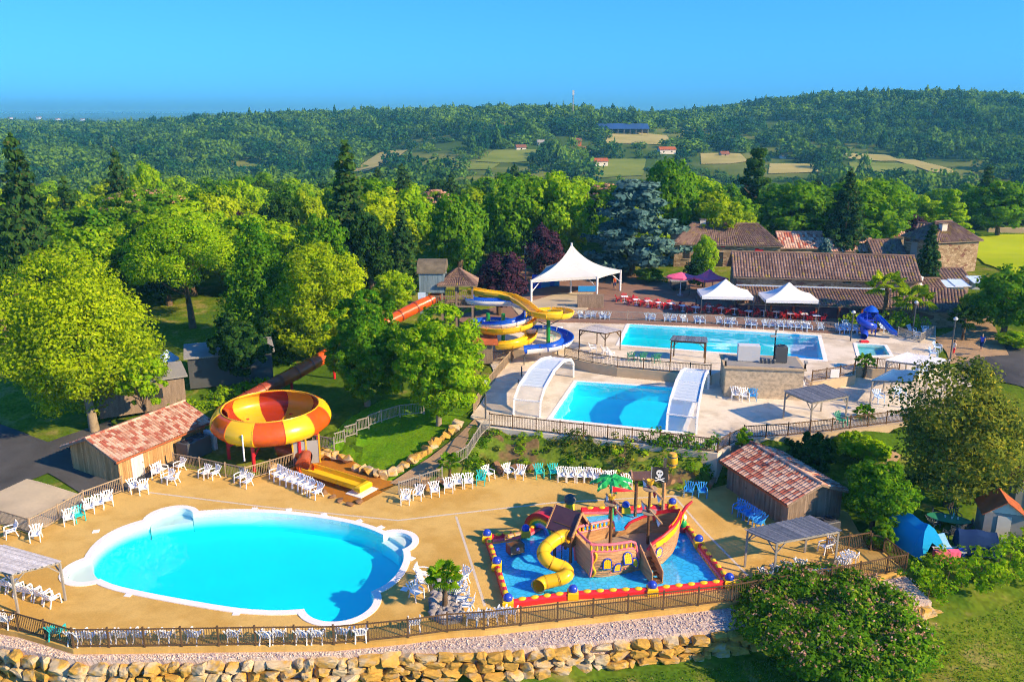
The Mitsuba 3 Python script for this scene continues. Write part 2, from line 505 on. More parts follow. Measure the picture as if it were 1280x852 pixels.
scene['l_forest'] = {'type': 'principledthin', 'base_color': mikit.proc(forest_fn), 'roughness': 0.6, 'diff_trans': 0.6, 'spec_trans': 0.0}
# ------------------------------------------------------------------ levels of the site
L1, L2, L3 = 2.3, 3.2, 3.4
DECK_FRONT = [(-110, 762), (-60, 775), (0, 786), (22, 790), (56, 800), (91, 811), (180, 810), (319, 808), (417, 807), (460, 803), (510, 798), (559, 791), (605, 788), (651, 783), (697, 778), (785, 768),
              (873, 758), (915, 753), (960, 745), (1002, 738), (1075, 725), (1109, 718), (1133, 714)]
DECK_BACK = [(1104, 689), (1086, 686), (1060, 640), (1000, 612), (950, 604), (905, 606), (880, 612), (845, 611), (790, 607), (745, 599), (700, 595), (660, 590), (628, 590), (605, 596), (575, 604),
             (548, 611), (517, 600), (484, 600), (440, 575), (420, 567), (370, 567), (368, 583), (307, 600), (282, 595), (217, 582), (153, 614), (106, 632), (74, 650), (39, 668), (0, 656), (-50, 645), (-110, 640)]
D0 = poly_at(DECK_FRONT + DECK_BACK)
WALL_TOP = [(-110, 780), (-60, 796), (0, 806), (40, 815), (85, 823), (150, 825), (250, 824), (330, 822), (420, 818), (500, 812), (580, 811), (660, 809), (710, 804), (765, 799), (830, 793), (891, 787), (960, 778), (1060, 766), (1165, 752)]
WT = sites(WALL_TOP, -0.3)
GRAVEL = Polygon([site(u, v)[:2] for u, v in DECK_FRONT] + [p[:2] for p in WT[::-1]]).buffer(0)
D1 = poly_at([(610, 534), (700, 544), (790, 554), (897, 567), (915, 557), (930, 549), (1040, 540), (1130, 528), (1215, 505), (1215, 460), (1130, 458), (1060, 468), (1010, 474), (905, 468), (860, 460), (770, 452), (710, 446), (655, 432), (600, 425),
              (620, 470), (600, 505), (588, 520)], L1)
D2 = poly_at([(640, 436), (690, 440), (708, 447), (740, 454), (772, 459), (837, 465), (888, 469), (905, 462), (1003, 468), (1015, 478), (1068, 469), (1069, 459), (1124, 463), (1170, 458), (1170, 405), (1100, 404), (1040, 410), (900, 402), (720, 396), (640, 396), (600, 410)], L2)
D3 = poly_at([(600, 412), (640, 400), (720, 401), (900, 406), (1045, 415), (1150, 409), (1215, 392), (1120, 370), (900, 352), (830, 345), (770, 338), (690, 332), (640, 338), (640, 380), (560, 395)], L3)
SLABS = [(D0, 0.0), (GRAVEL, -0.3), (D1, L1), (D2, L2), (D3, L3)]


def ring_pts(poly, z, step=2.0):
    g = poly.exterior
    return [(*g.interpolate(d).coords[0], z) for d in np.arange(0, g.length, step)]


ctrl = []
for pl, z in SLABS:
    if pl is not GRAVEL:
        ctrl += ring_pts(pl.buffer(0.15), z - 0.12)
WB = []                                                        # the foot of the boulder wall
for (u, v), p in zip(WALL_TOP, WT):
    zf = np.interp(u, [-110, 0, 320, 640, 900, 1165], [-3.4, -3.0, -2.3, -1.75, -1.65, -0.9])
    WB.append(np.array([p[0], p[1] - 0.35, zf]))
ctrl += [tuple(p) for p in WB]
ctrl += [(p[0], p[1] - 4, p[2] - 0.35) for p in WB] + [(p[0] * 1.2, p[1] - 18, p[2] - 1.6) for p in WB]
for u, v, z in [(1280, 800, -1.7), (1280, 755, -0.9), (1170, 745, -0.6), (1140, 735, -0.35), (1400, 760, -1.2), (1400, 700, -0.4), (1160, 690, 0), (1250, 680, 0), (1280, 640, 0.1), (1200, 640, 0.1), (1400, 620, 0.3), (1120, 640, 0.1),
                (1100, 600, 0.3), (1180, 590, 0.4), (1050, 570, 0.5), (1110, 553, 0.5), (1180, 540, 0.8), (1280, 540, 1.0), (1400, 520, 1.5), (1000, 585, 0.4), (960, 580, 0.9), (940, 562, 1.3),
                (1230, 445, 3.0), (1280, 440, 3.0), (1280, 480, 2.6), (1400, 440, 3.2), (1230, 400, 3.6), (1280, 390, 3.7), (1280, 330, 4.5), (1400, 330, 4.5), (1220, 340, 4.2), (1130, 340, 4.0), (1000, 320, 4.2), (900, 330, 4.0), (840, 335, 3.8),
                (540, 508, 2.05), (500, 505, 2.0), (460, 505, 2.1), (430, 520, 1.95), (400, 545, 1.1), (385, 520, 1.5), (350, 540, 0.1), (290, 560, 0.05), (240, 540, 0.3), (560, 480, 2.3), (520, 460, 2.6), (450, 470, 2.2), (380, 480, 1.6),
                (90, 595, 0.0), (0, 620, -0.05), (-110, 600, -0.1), (0, 575, 0.0), (0, 530, 0.6), (-110, 530, 0.5), (130, 540, 0.8), (220, 520, 1.2), (60, 490, 1.5), (-110, 470, 1.5), (160, 480, 1.9), (270, 480, 1.8), (340, 470, 1.8), (240, 412, 3.0), (100, 420, 2.8), (-110, 420, 2.6), (330, 430, 2.6),
                (450, 410, 3.2), (560, 390, 3.4), (640, 345, 3.6), (480, 370, 3.6), (300, 380, 3.4), (150, 380, 3.2), (0, 380, 3.2)]:
    ctrl.append(tuple(site(u, v, z)))
for x in np.linspace(-130, 130, 14):
    ctrl += [(x, 150, 3.5 - 0.02 * abs(x)), (x, 180, 1.5), (x, -30, -6.0), (x, 15, -4.6)]
for y in (40, 70, 100, 130):
    ctrl += [(-130, y, 0.5 + y * 0.02), (130, y, 0.5 + y * 0.03)]
ctrl = np.array(ctrl)
_, uniq = np.unique(np.round(ctrl[:, :2], 1), axis=0, return_index=True)
near_z = LinearNDInterpolator(ctrl[uniq, :2], ctrl[uniq, 2])


def sstep(a, b, x):
    t = np.clip((np.asarray(x, float) - a) / (b - a), 0, 1)
    return t * t * (3 - 2 * t)


def far_z(x, y):
    """The valley and the hills beyond the park."""
    base = 1.5 - 17 * sstep(170, 330, y)
    mid = 31 * sstep(380, 1000, y) - 42 * sstep(1150, 2000, y)                       # the ridge across the valley
    shelf = 7 * np.exp(-((x - 95) / 130) ** 2 - ((y - 720) / 160) ** 2)
    spur = 6.0 * np.exp(-((x + 60) / 90) ** 2 - ((y - 470) / 110) ** 2)
    dale = -9 * np.exp(-((x + 130) / 60) ** 2 - ((y - 560) / 220) ** 2)
    right = 20 * np.exp(-((x - 470) / 250) ** 2 - ((y - 900) / 300) ** 2) + 10 * np.exp(-((x - 330) / 120) ** 2 - ((y - 860) / 160) ** 2) - 8 * np.exp(-((x - 190) / 90) ** 2 - ((y - 900) / 240) ** 2)
    left = -12 * sstep(-250, -480, x) * sstep(600, 900, y)
    p = np.stack([x / 170.0, y / 170.0, np.zeros_like(x)], -1)
    roll = (meshkit.fbm(p, 3, 5) - 0.5) * 16 * sstep(280, 600, y)
    p2 = np.stack([x / 2600.0, y / 700.0, np.zeros_like(x)], -1)
    plain = (meshkit.fbm(p2, 3, 9) - 0.35) * 46 * sstep(1700, 3500, y) + 8 * sstep(1700, 6000, y) - 12 * sstep(9000, 14000, y)
    return base + mid + shelf + spur + dale + right + left + roll + plain


xs = np.concatenate([-np.geomspace(70, 9000, 62)[::-1], np.linspace(-69, 89, 159), np.geomspace(90, 9000, 62)])
ys = np.concatenate([[-400, -200, -100, -50, -20, 0, 10], np.arange(18, 150, 1.0), np.arange(150, 262, 2.0), np.geomspace(262, 16000, 120)])
GX, GY = np.meshgrid(xs, ys, indexing='ij')
zn = near_z(GX, GY)
fz = far_z(GX, GY)
w = np.maximum(sstep(150, 215, GY), np.maximum(sstep(100, 128, np.abs(GX)), 0))
zn = np.where(np.isnan(zn), np.where(GY < 60, -4.0, fz), zn)
fz = np.where(GY < 60, np.minimum(fz, zn - 0) * 0 + np.interp(GY, [-400, 60], [-6, 1.0]), fz)
bump = (meshkit.fbm(np.stack([GX / 5.0, GY / 5.0, GX * 0], -1), 3, 3) - 0.5) * 0.35
GZ = zn * (1 - w) + fz * w + bump * np.where(GY < 170, 1, 0)
for pl, z in SLABS:
    inside = contains_xy(pl.buffer(-0.1), GX, GY)
    GZ[inside] = np.minimum(GZ[inside], z - 0.55)
    deep = contains_xy(pl.buffer(-1.3), GX, GY)
    GZ[deep] = np.minimum(GZ[deep], z - 2.6)
    edge = contains_xy(pl.buffer(1.1), GX, GY) & ~inside
    GZ[edge] = np.minimum(GZ[edge], np.maximum(z - 0.10, -9)) if pl is not GRAVEL else np.minimum(GZ[edge], np.interp(GX[edge], [p[0] for p in WB], [p[2] for p in WB]) + .02)
gz_i = RegularGridInterpolator((xs, ys), GZ, bounds_error=False, fill_value=None)
gz = lambda x, y: float(gz_i((x, y)))
m = MB(); m.sheet(np.stack([GX, GY, GZ], -1).transpose(1, 0, 2)[:, ::-1])
struct('ground', m, 'm_grass', smooth=True)


def drape(poly, dz, res):
    """A sheet on the ground."""
    x0, y0, x1, y1 = poly.bounds
    b = MB()
    px, py = np.arange(x0, x1 + res, res), np.arange(y0, y1 + res, res)
    for i in range(len(px) - 1):
        for j in range(len(py) - 1):
            c = sbox(px[i], py[j], px[i + 1], py[j + 1])
            if not c.intersects(poly):
                continue
            g = c if c.within(poly) else c.intersection(poly)
            for q in getattr(g, 'geoms', [g]):
                if q.geom_type == 'Polygon' and q.area > 1e-3:
                    v, f = trimesh.creation.triangulate_polygon(q, engine='earcut')
                    b.add(np.c_[v, gz_i(v) + dz], f)
    return b


# ------------------------------------------------------------------ pools cut out of the decks
def smooth_loop(pts, n=160):
    p = np.array([q[:2] for q in pts] + [pts[0][:2]])
    t = np.r_[0, np.cumsum(np.linalg.norm(np.diff(p, axis=0), axis=1))]
    cs = CubicSpline(t, p, bc_type='periodic')
    return Polygon(cs(np.linspace(0, t[-1], n, endpoint=False))).buffer(0)


BODY = smooth_loop(sites([(116, 713), (119, 690), (150, 664), (200, 649), (255, 642), (330, 641), (400, 648), (450, 658), (482, 671), (503, 690), (500, 709), (483, 729), (448, 745), (392, 759), (330, 762), (250, 752), (170, 737), (130, 725)]))
NUBS = [(site(116, 712), 1.35), (site(214, 647), 1.35), (site(492, 677), 1.15), (site(424, 752), 1.9)]
BIG = unary_union([BODY] + [Point(*c[:2]).buffer(r, 24) for c, r in NUBS])
BIG = BIG.buffer(0.05).simplify(0.01)
COPE = BIG.buffer(0.44)
COV = poly_at([(721, 477), (872, 487), (852, 540), (690, 523)], L1)
UPP = poly_at([(787, 405.5), (1022, 420), (1029, 450), (775, 431)], L2)
KID = poly_at([(1071, 430), (1105, 432), (1112, 444), (1075, 445)], L2)
SPL_O = poly_at([(609, 676), (645, 671), (660, 662), (690, 645), (782, 637), (842, 631), (874, 683), (911, 733), (815, 743), (716, 749), (635, 759), (621, 712)])


def pool(name, water, cope, z, depth, mat, wl, label, cope_mat='m_coping', lip=0.05):
    b = MB()
    for g in [water.exterior]:
        c = np.array(g.coords)
        b.sheet(np.stack([np.c_[c, np.full(len(c), z + 0.01)], np.c_[c, np.full(len(c), z - depth)]]))
    b.flat(water.buffer(0.005), z - depth)
    struct(name + '_basin', b, mat)
    c = MB(); c.prism(cope.difference(water), z - 0.3, z + lip)
    if cope_mat:
        struct(name + '_coping', c, cope_mat)
    x0, y0, x1, y1 = water.bounds
    wv, wf = trimesh.creation.triangulate_polygon(water.buffer(-0.01), engine='earcut')
    ms = trimesh.Trimesh(np.c_[wv, np.zeros(len(wv))], wf)
    v, f = trimesh.remesh.subdivide_to_size(ms.vertices, ms.faces, 0.8, max_iter=12)
    ms = trimesh.Trimesh(v, f); ms.merge_vertices()
    v = ms.vertices.copy()
    v[:, 2] = z + wl + (meshkit.fbm(np.c_[v[:, 0] * 0.9, v[:, 1] * 0.9, v[:, 0] * 0], 2, 4) - 0.5) * 0.05
    struct(name + '_water', (v, ms.faces), 'g_water', smooth=True)


pool('big_pool', BIG, COPE, 0.0, 1.35, 'm_basin', -0.09, 'big')
for i, (c, r) in enumerate(NUBS):                              # round entry steps in the bays
    if i == 3:
        continue
    b = MB(); edge = Point(*c[:2]).buffer(r, 20).intersection(BIG).difference(BODY.buffer(-.15 if i else -.05))
    b.prism(edge, -1.3, (-.24, -.5, -.45)[i])
    if i == 2:
        b.prism(edge.difference(BODY.buffer(.45)), -.5, -.22)
    struct('pool_step', b, 'm_basin')
pool('covered_pool', COV, COV.buffer(0.35, join_style='mitre'), L1, 1.4, 'm_basin_up', -0.1, 'cov')
pool('upper_pool', UPP, UPP.buffer(0.4, join_style='mitre'), L2, 1.5, 'm_basin_up', -0.09, 'up')
pool('paddling_pool', KID, KID.buffer(0.35, join_style='mitre'), L2, 0.5, 'm_basin_kid', -0.08, 'kid')
RUNOUT = poly_at([(366, 590), (372, 570), (420, 568), (440, 575), (478, 599), (500, 603), (455, 627), (436, 630), (395, 607)])
m = MB(); m.prism(D0.difference(COPE).difference(SPL_O.buffer(-0.25)).difference(RUNOUT), -3.0, 0.0)
struct('pool_deck', m, 'm_deck')
m = MB(); m.prism(RUNOUT.intersection(D0), -0.5, 0.004); struct('slide_landing', m, 'm_runout')
m = MB(); m.flat(SPL_O, -0.12); struct('splash_floor', m, 'm_splash')
m = MB(); m.prism(GRAVEL.difference(D0), -5.0, -0.3); struct('gravel_bank', m, 'm_gravel')
m = MB(); m.prism(D1.difference(D2).difference(COV.buffer(0.35, join_style='mitre')), -1.5, L1); struct('lower_terrace', m, 'm_concrete')
m = MB(); m.prism(D2.difference(D3).difference(UPP.buffer(0.4, join_style='mitre')).difference(KID.buffer(0.35, join_style='mitre')), 0.0, L2); struct('upper_terrace', m, 'm_concrete')
m = MB(); m.prism(D3, 0.5, L3); struct('restaurant_plaza', m, 'm_plaza')


def line_on(pts, w, z=0.006):
    return LineString([site(u, v)[:2] for u, v in pts]).buffer(w / 2, cap_style='flat'), z


for pts in ([(186, 615), (330, 633), (497, 650), (610, 637), (690, 628), (850, 619)], [(570, 645), (588, 700), (606, 757)], [(842, 619), (882, 665), (937, 721)]):
    g, z = line_on(pts, 0.16)
    if True:
        m = MB(); m.prism(g.intersection(D0).difference(SPL_O), 0.001, 0.006); struct('deck_line', m, 'm_line')
for i, (u, v) in enumerate([(318, 636), (361, 637), (405, 643), (449, 651), (476, 659), (514, 698), (506, 736), (161, 743), (296, 766), (120, 664)]):
    m = MB(); m.box(site(u, v) + [0, 0, .02], (.42, .42, .03), rz=.2 * i)
    single('skimmer_lid', f'{ORD[i]} small white square lid in the deck round the big pool', 'lid', m, 'p_white', group='skimmer lids round the big pool')
# low retaining wall under the upper terrace fence, and the wall of the right terrace
wl = LineString([site(u, v, L2)[:2] for u, v in [(706, 446), (740, 454), (772, 459), (837, 465), (888, 469)]])
m = MB(); m.prism(wl.buffer(0.16), L1 - 0.3, L2 + 0.02); single('retaining_wall', 'low curved beige retaining wall behind the covered pool', 'wall', m, 'm_render')
wl = LineString([site(u, v, L1)[:2] for u, v in [(985, 546), (1040, 540), (1085, 534), (1131, 528)]])
m = MB(); m.prism(wl.buffer(0.2), -1.0, L1 + 0.03); single('retaining_wall', 'tall beige rendered retaining wall below the right-hand terrace fence', 'wall', m, 'm_render')
wl = LineString([site(u, v, L2)[:2] for u, v in [(1015, 478), (1067, 469), (1069, 459), (1124, 463)]])
m = MB(); m.prism(wl.buffer(0.15, join_style='mitre'), L1 - 0.3, L2 + 0.02); single('retaining_wall', 'stepped beige retaining wall below the paddling pool', 'wall', m, 'm_render')
# ramp from the deck up to the covered pool
RL = [site(487, 604, 0.0), site(535, 573, 0.8), site(571, 546, 1.6), site(594, 523, 2.3)]
RR = [site(515, 608, 0.0), site(562, 574, 0.8), site(594, 549, 1.6), site(616, 525, 2.3)]
m = MB(); lo = lambda P_: [np.array([p[0], p[1], p[2] - 1.2]) for p in P_]
m.sheet(np.stack([lo(RL), [p + [0, 0, 0.03] for p in RL], [p + [0, 0, 0.03] for p in RR], lo(RR)], 1))
struct('ramp', m, 'm_path')
# roads and bare ground on the left, paths on the right
for nm, pts, z, mat, dz in (('road', [(-110, 545), (0, 545), (50, 575), (130, 555), (175, 535), (230, 530), (265, 545), (262, 560), (150, 612), (106, 615), (60, 590), (0, 612), (-110, 625)], 0.2, 'm_asphalt', 0.09),
                            ('track', [(-110, 520), (0, 530), (60, 552), (140, 532), (140, 541), (66, 566), (40, 572), (0, 550), (-110, 545)], 0.6, 'm_asphalt', 0.09),
                            ('pale_yard', [(-110, 632), (0, 615), (34, 600), (104, 618), (103, 631), (74, 648), (39, 664), (0, 652), (-110, 638)], 0.0, 'm_pale_ground', 0.14),
                            ('park_road', [(1192, 440), (1240, 432), (1290, 436), (1400, 450), (1400, 500), (1290, 480), (1215, 462)], 3.0, 'm_asphalt', 0.09),
                            ('footpath', [(1168, 418), (1215, 400), (1235, 395), (1250, 420), (1262, 438), (1190, 442)], 3.5, 'm_path', 0.12),
                            ('camp_path', [(1080, 590), (1110, 575), (1125, 580), (1100, 602)], 0.4, 'm_path', 0.12)):
    g = poly_at(pts, z).difference(unary_union([s[0] for s in SLABS]))
    struct(nm, drape(g, dz, 1.0), mat)
# the mown field at the right and meadows across the valley
fm = lambda c1, c2: mikit.proc(lambda p, n, uv: mikit.mix(c1, c2, mikit.fbm(p.x * 0.05, p.y * 0.12, 0.0)))
matte('m_lawn', fm((0.36, 0.47, 0.012), (0.48, 0.53, 0.03)))
matte('m_hay', fm((0.34, 0.30, 0.09), (0.50, 0.42, 0.17)))
matte('m_meadow', fm((0.13, 0.19, 0.03), (0.27, 0.30, 0.07)))
FIELDS = []


def on_ground(u, v):
    """Where the line of sight through (u, v) meets the ground."""
    Y = np.geomspace(60, 3000, 900)
    P_ = np.array([at_range(u, v, y) for y in Y])
    below = P_[:, 2] < gz_i(P_[:, :2])
    k = int(np.argmax(below)) if below.any() else len(Y) - 1
    return P_[k]


struct('mown_field', drape(poly_at([(1196, 278), (1400, 276), (1400, 352), (1260, 345), (1232, 330), (1222, 316)], 4.2), 0.15, 2.0), 'm_lawn')
for (u, v, du, dv, mat) in [(322, 212, 22, 5, 'm_meadow'), (478, 198, 18, 9, 'm_hay'), (560, 210, 60, 5, 'm_meadow'), (800, 176, 42, 8, 'm_hay'), (770, 212, 32, 13, 'm_meadow'), (455, 225, 25, 3, 'm_meadow'), (905, 198, 26, 6, 'm_hay'),
                            (992, 210, 30, 5, 'm_hay'), (1085, 197, 28, 4, 'm_hay'), (1100, 210, 45, 6, 'm_meadow'), (1150, 206, 16, 9, 'm_hay'), (160, 182, 14, 2, 'm_hay'), (640, 196, 30, 4, 'm_meadow')]:
    c = on_ground(u, v)
    rx = du * c[1] / FOCAL
    top, bot = on_ground(u, v - dv), on_ground(u, v + dv)
    ry = np.clip((top[1] - bot[1]) / 2, 20, 90)
    ang = np.linspace(0, 2 * np.pi, 28, endpoint=False)
    sk = np.random.default_rng(int(u * 7 + v))
    g = Polygon([(c[0] + a * rx * sk.uniform(.75, 1.15) + .25 * rx * b_, c[1] + b_ * ry * sk.uniform(.7, 1.1)) for a, b_ in ((-1, -1), (.1, -1.15), (1, -.8), (1, .9), (-.9, 1))]).buffer(0).buffer(2).buffer(-1)
    FIELDS.append(g)
    struct('meadow', drape(g, 0.5, 9.0), mat)


# ------------------------------------------------------------------ fences
def resample(pts, step):
    p = np.array(pts, float)
    out = [p[0]]
    for a, b in zip(p[:-1], p[1:]):
        n = max(1, round(np.linalg.norm((b - a)[:2]) / step))
        out += [a + (b - a) * k / n for k in range(1, n + 1)]
    return out


def fence(pts, label, mat, h=1.1, step=2.2, gap=0.13, post=0.09, stepped=False, posts_mat=None, cat='fence'):
    P_ = resample(pts, step)
    t = thing('picket_fence', label, cat)
    for p in P_:
        m = MB(); m.box(p + np.array([0, 0, h / 2 + 0.03]), (post, post, h + 0.12)); part(t, 'post', m, posts_mat or mat)
    for a, b in zip(P_[:-1], P_[1:]):
        if stepped:
            z = max(a[2], b[2]); a = np.array([*a[:2], z]); b = np.array([*b[:2], z])
        L = np.linalg.norm((b - a)[:2]); d = (b - a) / L
        a2, b2 = a + d * post / 2, b - d * post / 2
        for zz in (h - 0.04, 0.12):
            m = MB(); m.bar(a2 + [0, 0, zz], b2 + [0, 0, zz], 0.045, 0.07); part(t, 'rail', m, mat)
        m = MB(); n = int((L - post) / gap)
        for k in range(1, n):
            q = a2 + (b2 - a2) * k / n
            m.box(q + [0, 0, h / 2 + 0.04], (0.028, 0.028, h - 0.24), rz=math.atan2(d[1], d[0]))
        if n > 1:
            part(t, 'pickets', m, mat, kind='stuff')
    return t


off = lambda pts, d: [np.array(p) + np.array(d) for p in pts]
NEARF = off(sites([(u, v) for u, v in DECK_FRONT if u >= -60]), (0, 0.12, 0))
fence(NEARF, 'long brown picket fence curving along the deck front above the boulder wall', 'm_fence', h=1.12, step=2.15)
fence([NEARF[-1], site(1104, 690), site(1088, 687)], 'short brown picket fence at the deck corner nearest the blue tent', 'm_fence')
fence(sites([(1086, 684), (1060, 688), (1032, 693)]), 'brown picket fence behind the lower right pergola and the heat pumps', 'm_fence')
fence(off(sites([(154, 614), (106, 632), (74, 650), (39, 668), (0, 656), (-50, 645)]), (0, 0, 0)), 'wooden picket fence at the left between the sandy yard and the pool deck', 'm_palefence', h=1.15, step=2.5)
fence(off(sites([(217, 583), (250, 589), (282, 596), (307, 601), (338, 592), (367, 583)]), (0, .1, 0)), 'grey picket fence in front of the bowl slide and the cooling unit', 'm_palefence', h=1.1)
FS = [site(392, 562, 0.7), site(418, 562, 1.0), site(431, 552, 1.4), site(446, 543, 1.7), site(461, 535, 1.95), site(477, 527, 2.1), site(500, 521, 2.0), site(530, 517, 2.1)]
fence(FS, 'stepped grey wire-panel fence climbing the grass slope beside the bowl slide', 'm_greyfence', h=1.0, step=1.6, stepped=True)
fence([site(499, 618, 0), site(525, 609, 0.25), site(553, 600, 0.6)], 'grey picket fence at the foot of the ramp beside white chairs', 'm_greyfence', h=1.0, step=1.8)
fence([site(571, 580, 0.9), site(584, 572, 1.2), site(601, 545, 2.0), site(612, 534, 2.3)], 'grey picket fence along the upper half of the ramp', 'm_greyfence', h=1.0, step=1.7)
fence(off(sites([(612, 533), (700, 543.5), (790, 553.5), (897, 566)], L1), (0, 0.12, 0)), 'dark brown picket fence along the front of the covered pool terrace above the planted bank', 'm_fence', h=1.1, step=2.0)
fence(off(sites([(706, 446), (740, 454), (772, 459), (837, 465), (888, 469)], L2), (0, 0.0, 0.02)), 'dark brown picket fence on the curved wall between the two pool terraces', 'm_fence', h=1.0, step=2.0)
fence(off(sites([(897, 566), (912, 557), (930, 549)], L1), (0, 0.1, 0)), 'short brown fence stepping round the terrace corner behind the right shed', 'm_fence', h=1.0)
fence(off(sites([(930, 549), (985, 545.5), (1040, 539.5), (1085, 533.5), (1131, 527.5), (1170, 520)], L1), (0, 0.1, 0.03)), 'brown picket fence on the tall rendered wall at the right', 'm_fence', h=1.05)
fence(off(sites([(1015, 477), (1067, 468)], L2), (0, 0.05, 0.02)), 'short picket fence with a white notice left of the small palm', 'm_fence', h=1.0, step=1.6)
fence(off(sites([(1069, 458.5), (1096, 461), (1124, 462.5)], L2), (0, 0.05, 0.02)), 'picket fence in front of the paddling pool', 'm_fence', h=1.0, step=1.8)
fence(off(sites([(592, 516), (606, 492), (624, 468), (649, 440)], L1), (0, 0, 0)), 'pale wooden fence along the left side of the path up to the flume slides', 'm_palefence', h=1.1, step=2.2)
fence(off(sites([(614, 452), (640, 452)], L1), (0, 0, 0.1)), 'short brown fence below the flume slides', 'm_fence', h=1.0, step=1.7)
fence(off(sites([(716, 398), (760, 399.5), (810, 401.5), (858, 403.5), (905, 406), (960, 409.5), (1022, 413), (1048, 415)], L3), (0, 0.25, 0)), 'grey picket fence between the restaurant tables and the upper pool', 'm_greyfence', h=1.0, step=2.0)
fence(sites([(1122, 420), (1150, 428), (1166, 419), (1150, 412)], L2), 'grey fence around the sun deck right of the paddling pool', 'm_greyfence', h=1.0, step=2.2)
m = MB(); p = site(1043, 473, L2); m.box(p + [0, -0.02, 0.5], (0.8, 0.03, 0.8)); s = single('notice_board', 'white notice board hung on the short fence by the small palm', 'sign', m, 'p_white')

# ------------------------------------------------------------------ the boulder wall at the front
t = thing('boulder_wall', 'dry-stacked wall of rough yellow and white boulders below the gravel bank', 'wall')
wt, wb = np.array(WT), np.array(WB)
seg = np.r_[0, np.cumsum(np.linalg.norm(np.diff(wt[:, :2], axis=0), axis=1))]
at_s = lambda arr, s: np.array([np.interp(s, seg, arr[:, k]) for k in range(3)])


def boulder(c, size, rz, seed, sub=3):
    """A broken stone: the hull of random points, its faces split and roughened."""
    g = np.random.default_rng(seed + 5)
    v = g.normal(size=(20 if sub == 3 else 14, 3)); v /= np.linalg.norm(v, axis=1, keepdims=True)
    v = np.sign(v) * np.abs(v) ** 0.7
    v *= g.uniform(0.82, 1.04, (len(v), 1))
    h = trimesh.convex.convex_hull(v)
    v, f = h.vertices, h.faces
    for _ in range(2 if sub == 3 else 1):
        v, f = trimesh.remesh.subdivide(v, f)
    rad = np.linalg.norm(v, axis=1, keepdims=True)
    v = v * (1 + 0.16 * (meshkit.fbm(v * 2.2 + seed * 3.1, 2, seed)[:, None] - 0.5) * 2 + 0.10 * (meshkit.noise(v * 5.5 + seed, seed)[:, None] - .5) * (sub == 3)) / np.abs(v).max()
    v = v * np.asarray(size) / 2
    c_, s_ = math.cos(rz), math.sin(rz)
    tilt = 0.25 * math.sin(seed * 1.7)
    v = v @ np.array([[1, 0, 0], [0, math.cos(tilt), math.sin(tilt)], [0, -math.sin(tilt), math.cos(tilt)]])
    return v @ np.array([[c_, s_, 0], [-s_, c_, 0], [0, 0, 1]]) + c, f


k = 0
for course in range(4):
    s = 0.3 * course
    while s < seg[-1] - 0.3:
        wdt = rnd.uniform(0.5, 1.3)
        a, b_ = at_s(wt, s + wdt / 2), at_s(wb, s + wdt / 2)
        Hh = a[2] - b_[2] - 0.05
        n = 4 if Hh > 1.5 else 3
        if course < n:
            hh = Hh / n
            z = a[2] - 0.14 - hh * (course + 0.5)
            q = a + (b_ - a) * ((course + 0.5) / n)
            d = at_s(wt, s + wdt) - at_s(wt, s)
            part(t, 'boulder', boulder(np.array([q[0], q[1] - 0.08 + rnd.uniform(-.1, .1), z + rnd.uniform(-.05, .05)]), (wdt * 1.16, rnd.uniform(0.7, 1.0), hh * rnd.uniform(1.15, 1.4)), math.atan2(d[1], d[0]) + rnd.uniform(-.1, .1), k), 'm_rock')
            k += 1
        s += wdt * 0.97
b = MB()
for i in range(4200):                                           # loose stones on the bank
    s = rnd.uniform(0, seg[-1]); f = rnd.uniform(0.03, 1)
    a = at_s(wt, s); e = np.interp(a[0], [p[0] for p in NEARF], [p[1] for p in NEARF])
    r = rnd.uniform(0.035, 0.085)
    v = np.array([[1, 0, 0], [-1, 0, 0], [0, 1, 0], [0, -1, 0], [0, 0, .7], [0, 0, -.7]]) * r * rnd.uniform(.6, 1.3, (1, 3)) * rnd.uniform(.75, 1.25, (6, 1))
    b.add(v + [a[0], a[1] + (e - 0.25 - a[1]) * f, -0.28], [[0, 2, 4], [2, 1, 4], [1, 3, 4], [3, 0, 4], [2, 0, 5], [1, 2, 5], [3, 1, 5], [0, 3, 5]])
struct('gravel', b, 'm_gravel', kind='stuff', label='loose pinkish pebbles on the bank between fence and boulder wall')


def edge_rock(p, size, label, group, seed, mat='m_rock'):
    return single('boulder', label, 'rock', boulder(np.array(p), size, seed * 1.3, seed + 300, 2), mat, group=group)


matte('m_brownrock', worn((0.26, 0.15, 0.085), 0.4, 1.2, 5))
for i, (u, v, z) in enumerate([(400, 571, .3), (420, 571, .25), (436, 576, .2), (446, 586, .1), (461, 590, .1), (480, 594, .1), (500, 586, .4), (512, 578, .6), (521, 573, .75), (534, 563, 1.1), (546, 552, 1.4), (559, 544, 1.6), (569, 536, 1.9), (405, 568, .35), (428, 573, .22), (453, 588, .1), (470, 593, .1), (490, 591, .2), (506, 582, .5), (517, 575, .7), (528, 568, .95), (540, 557, 1.25), (552, 548, 1.5), (564, 540, 1.75), (572, 531, 2.0), (411, 570, .3)]):
    edge_rock(site(u, v, z) + [0, 0, 0.12], (rnd.uniform(.8, 1.3), 0.8, rnd.uniform(.55, .85)), f'{ORD[i]} ochre boulder edging the grass slope, counted from the bowl slide', 'boulders edging the grass slope', i)
for i, (u, v) in enumerate([(395, 611), (405, 616), (415, 621), (425, 626), (437, 631), (449, 628)]):
    edge_rock(site(u, v) + [0, 0, 0.05], (0.75, 0.5, 0.4), f'{ORD[i]} low brown stone fronting the orange landing, from the left', 'stones edging the orange landing', i + 20, 'm_brownrock')
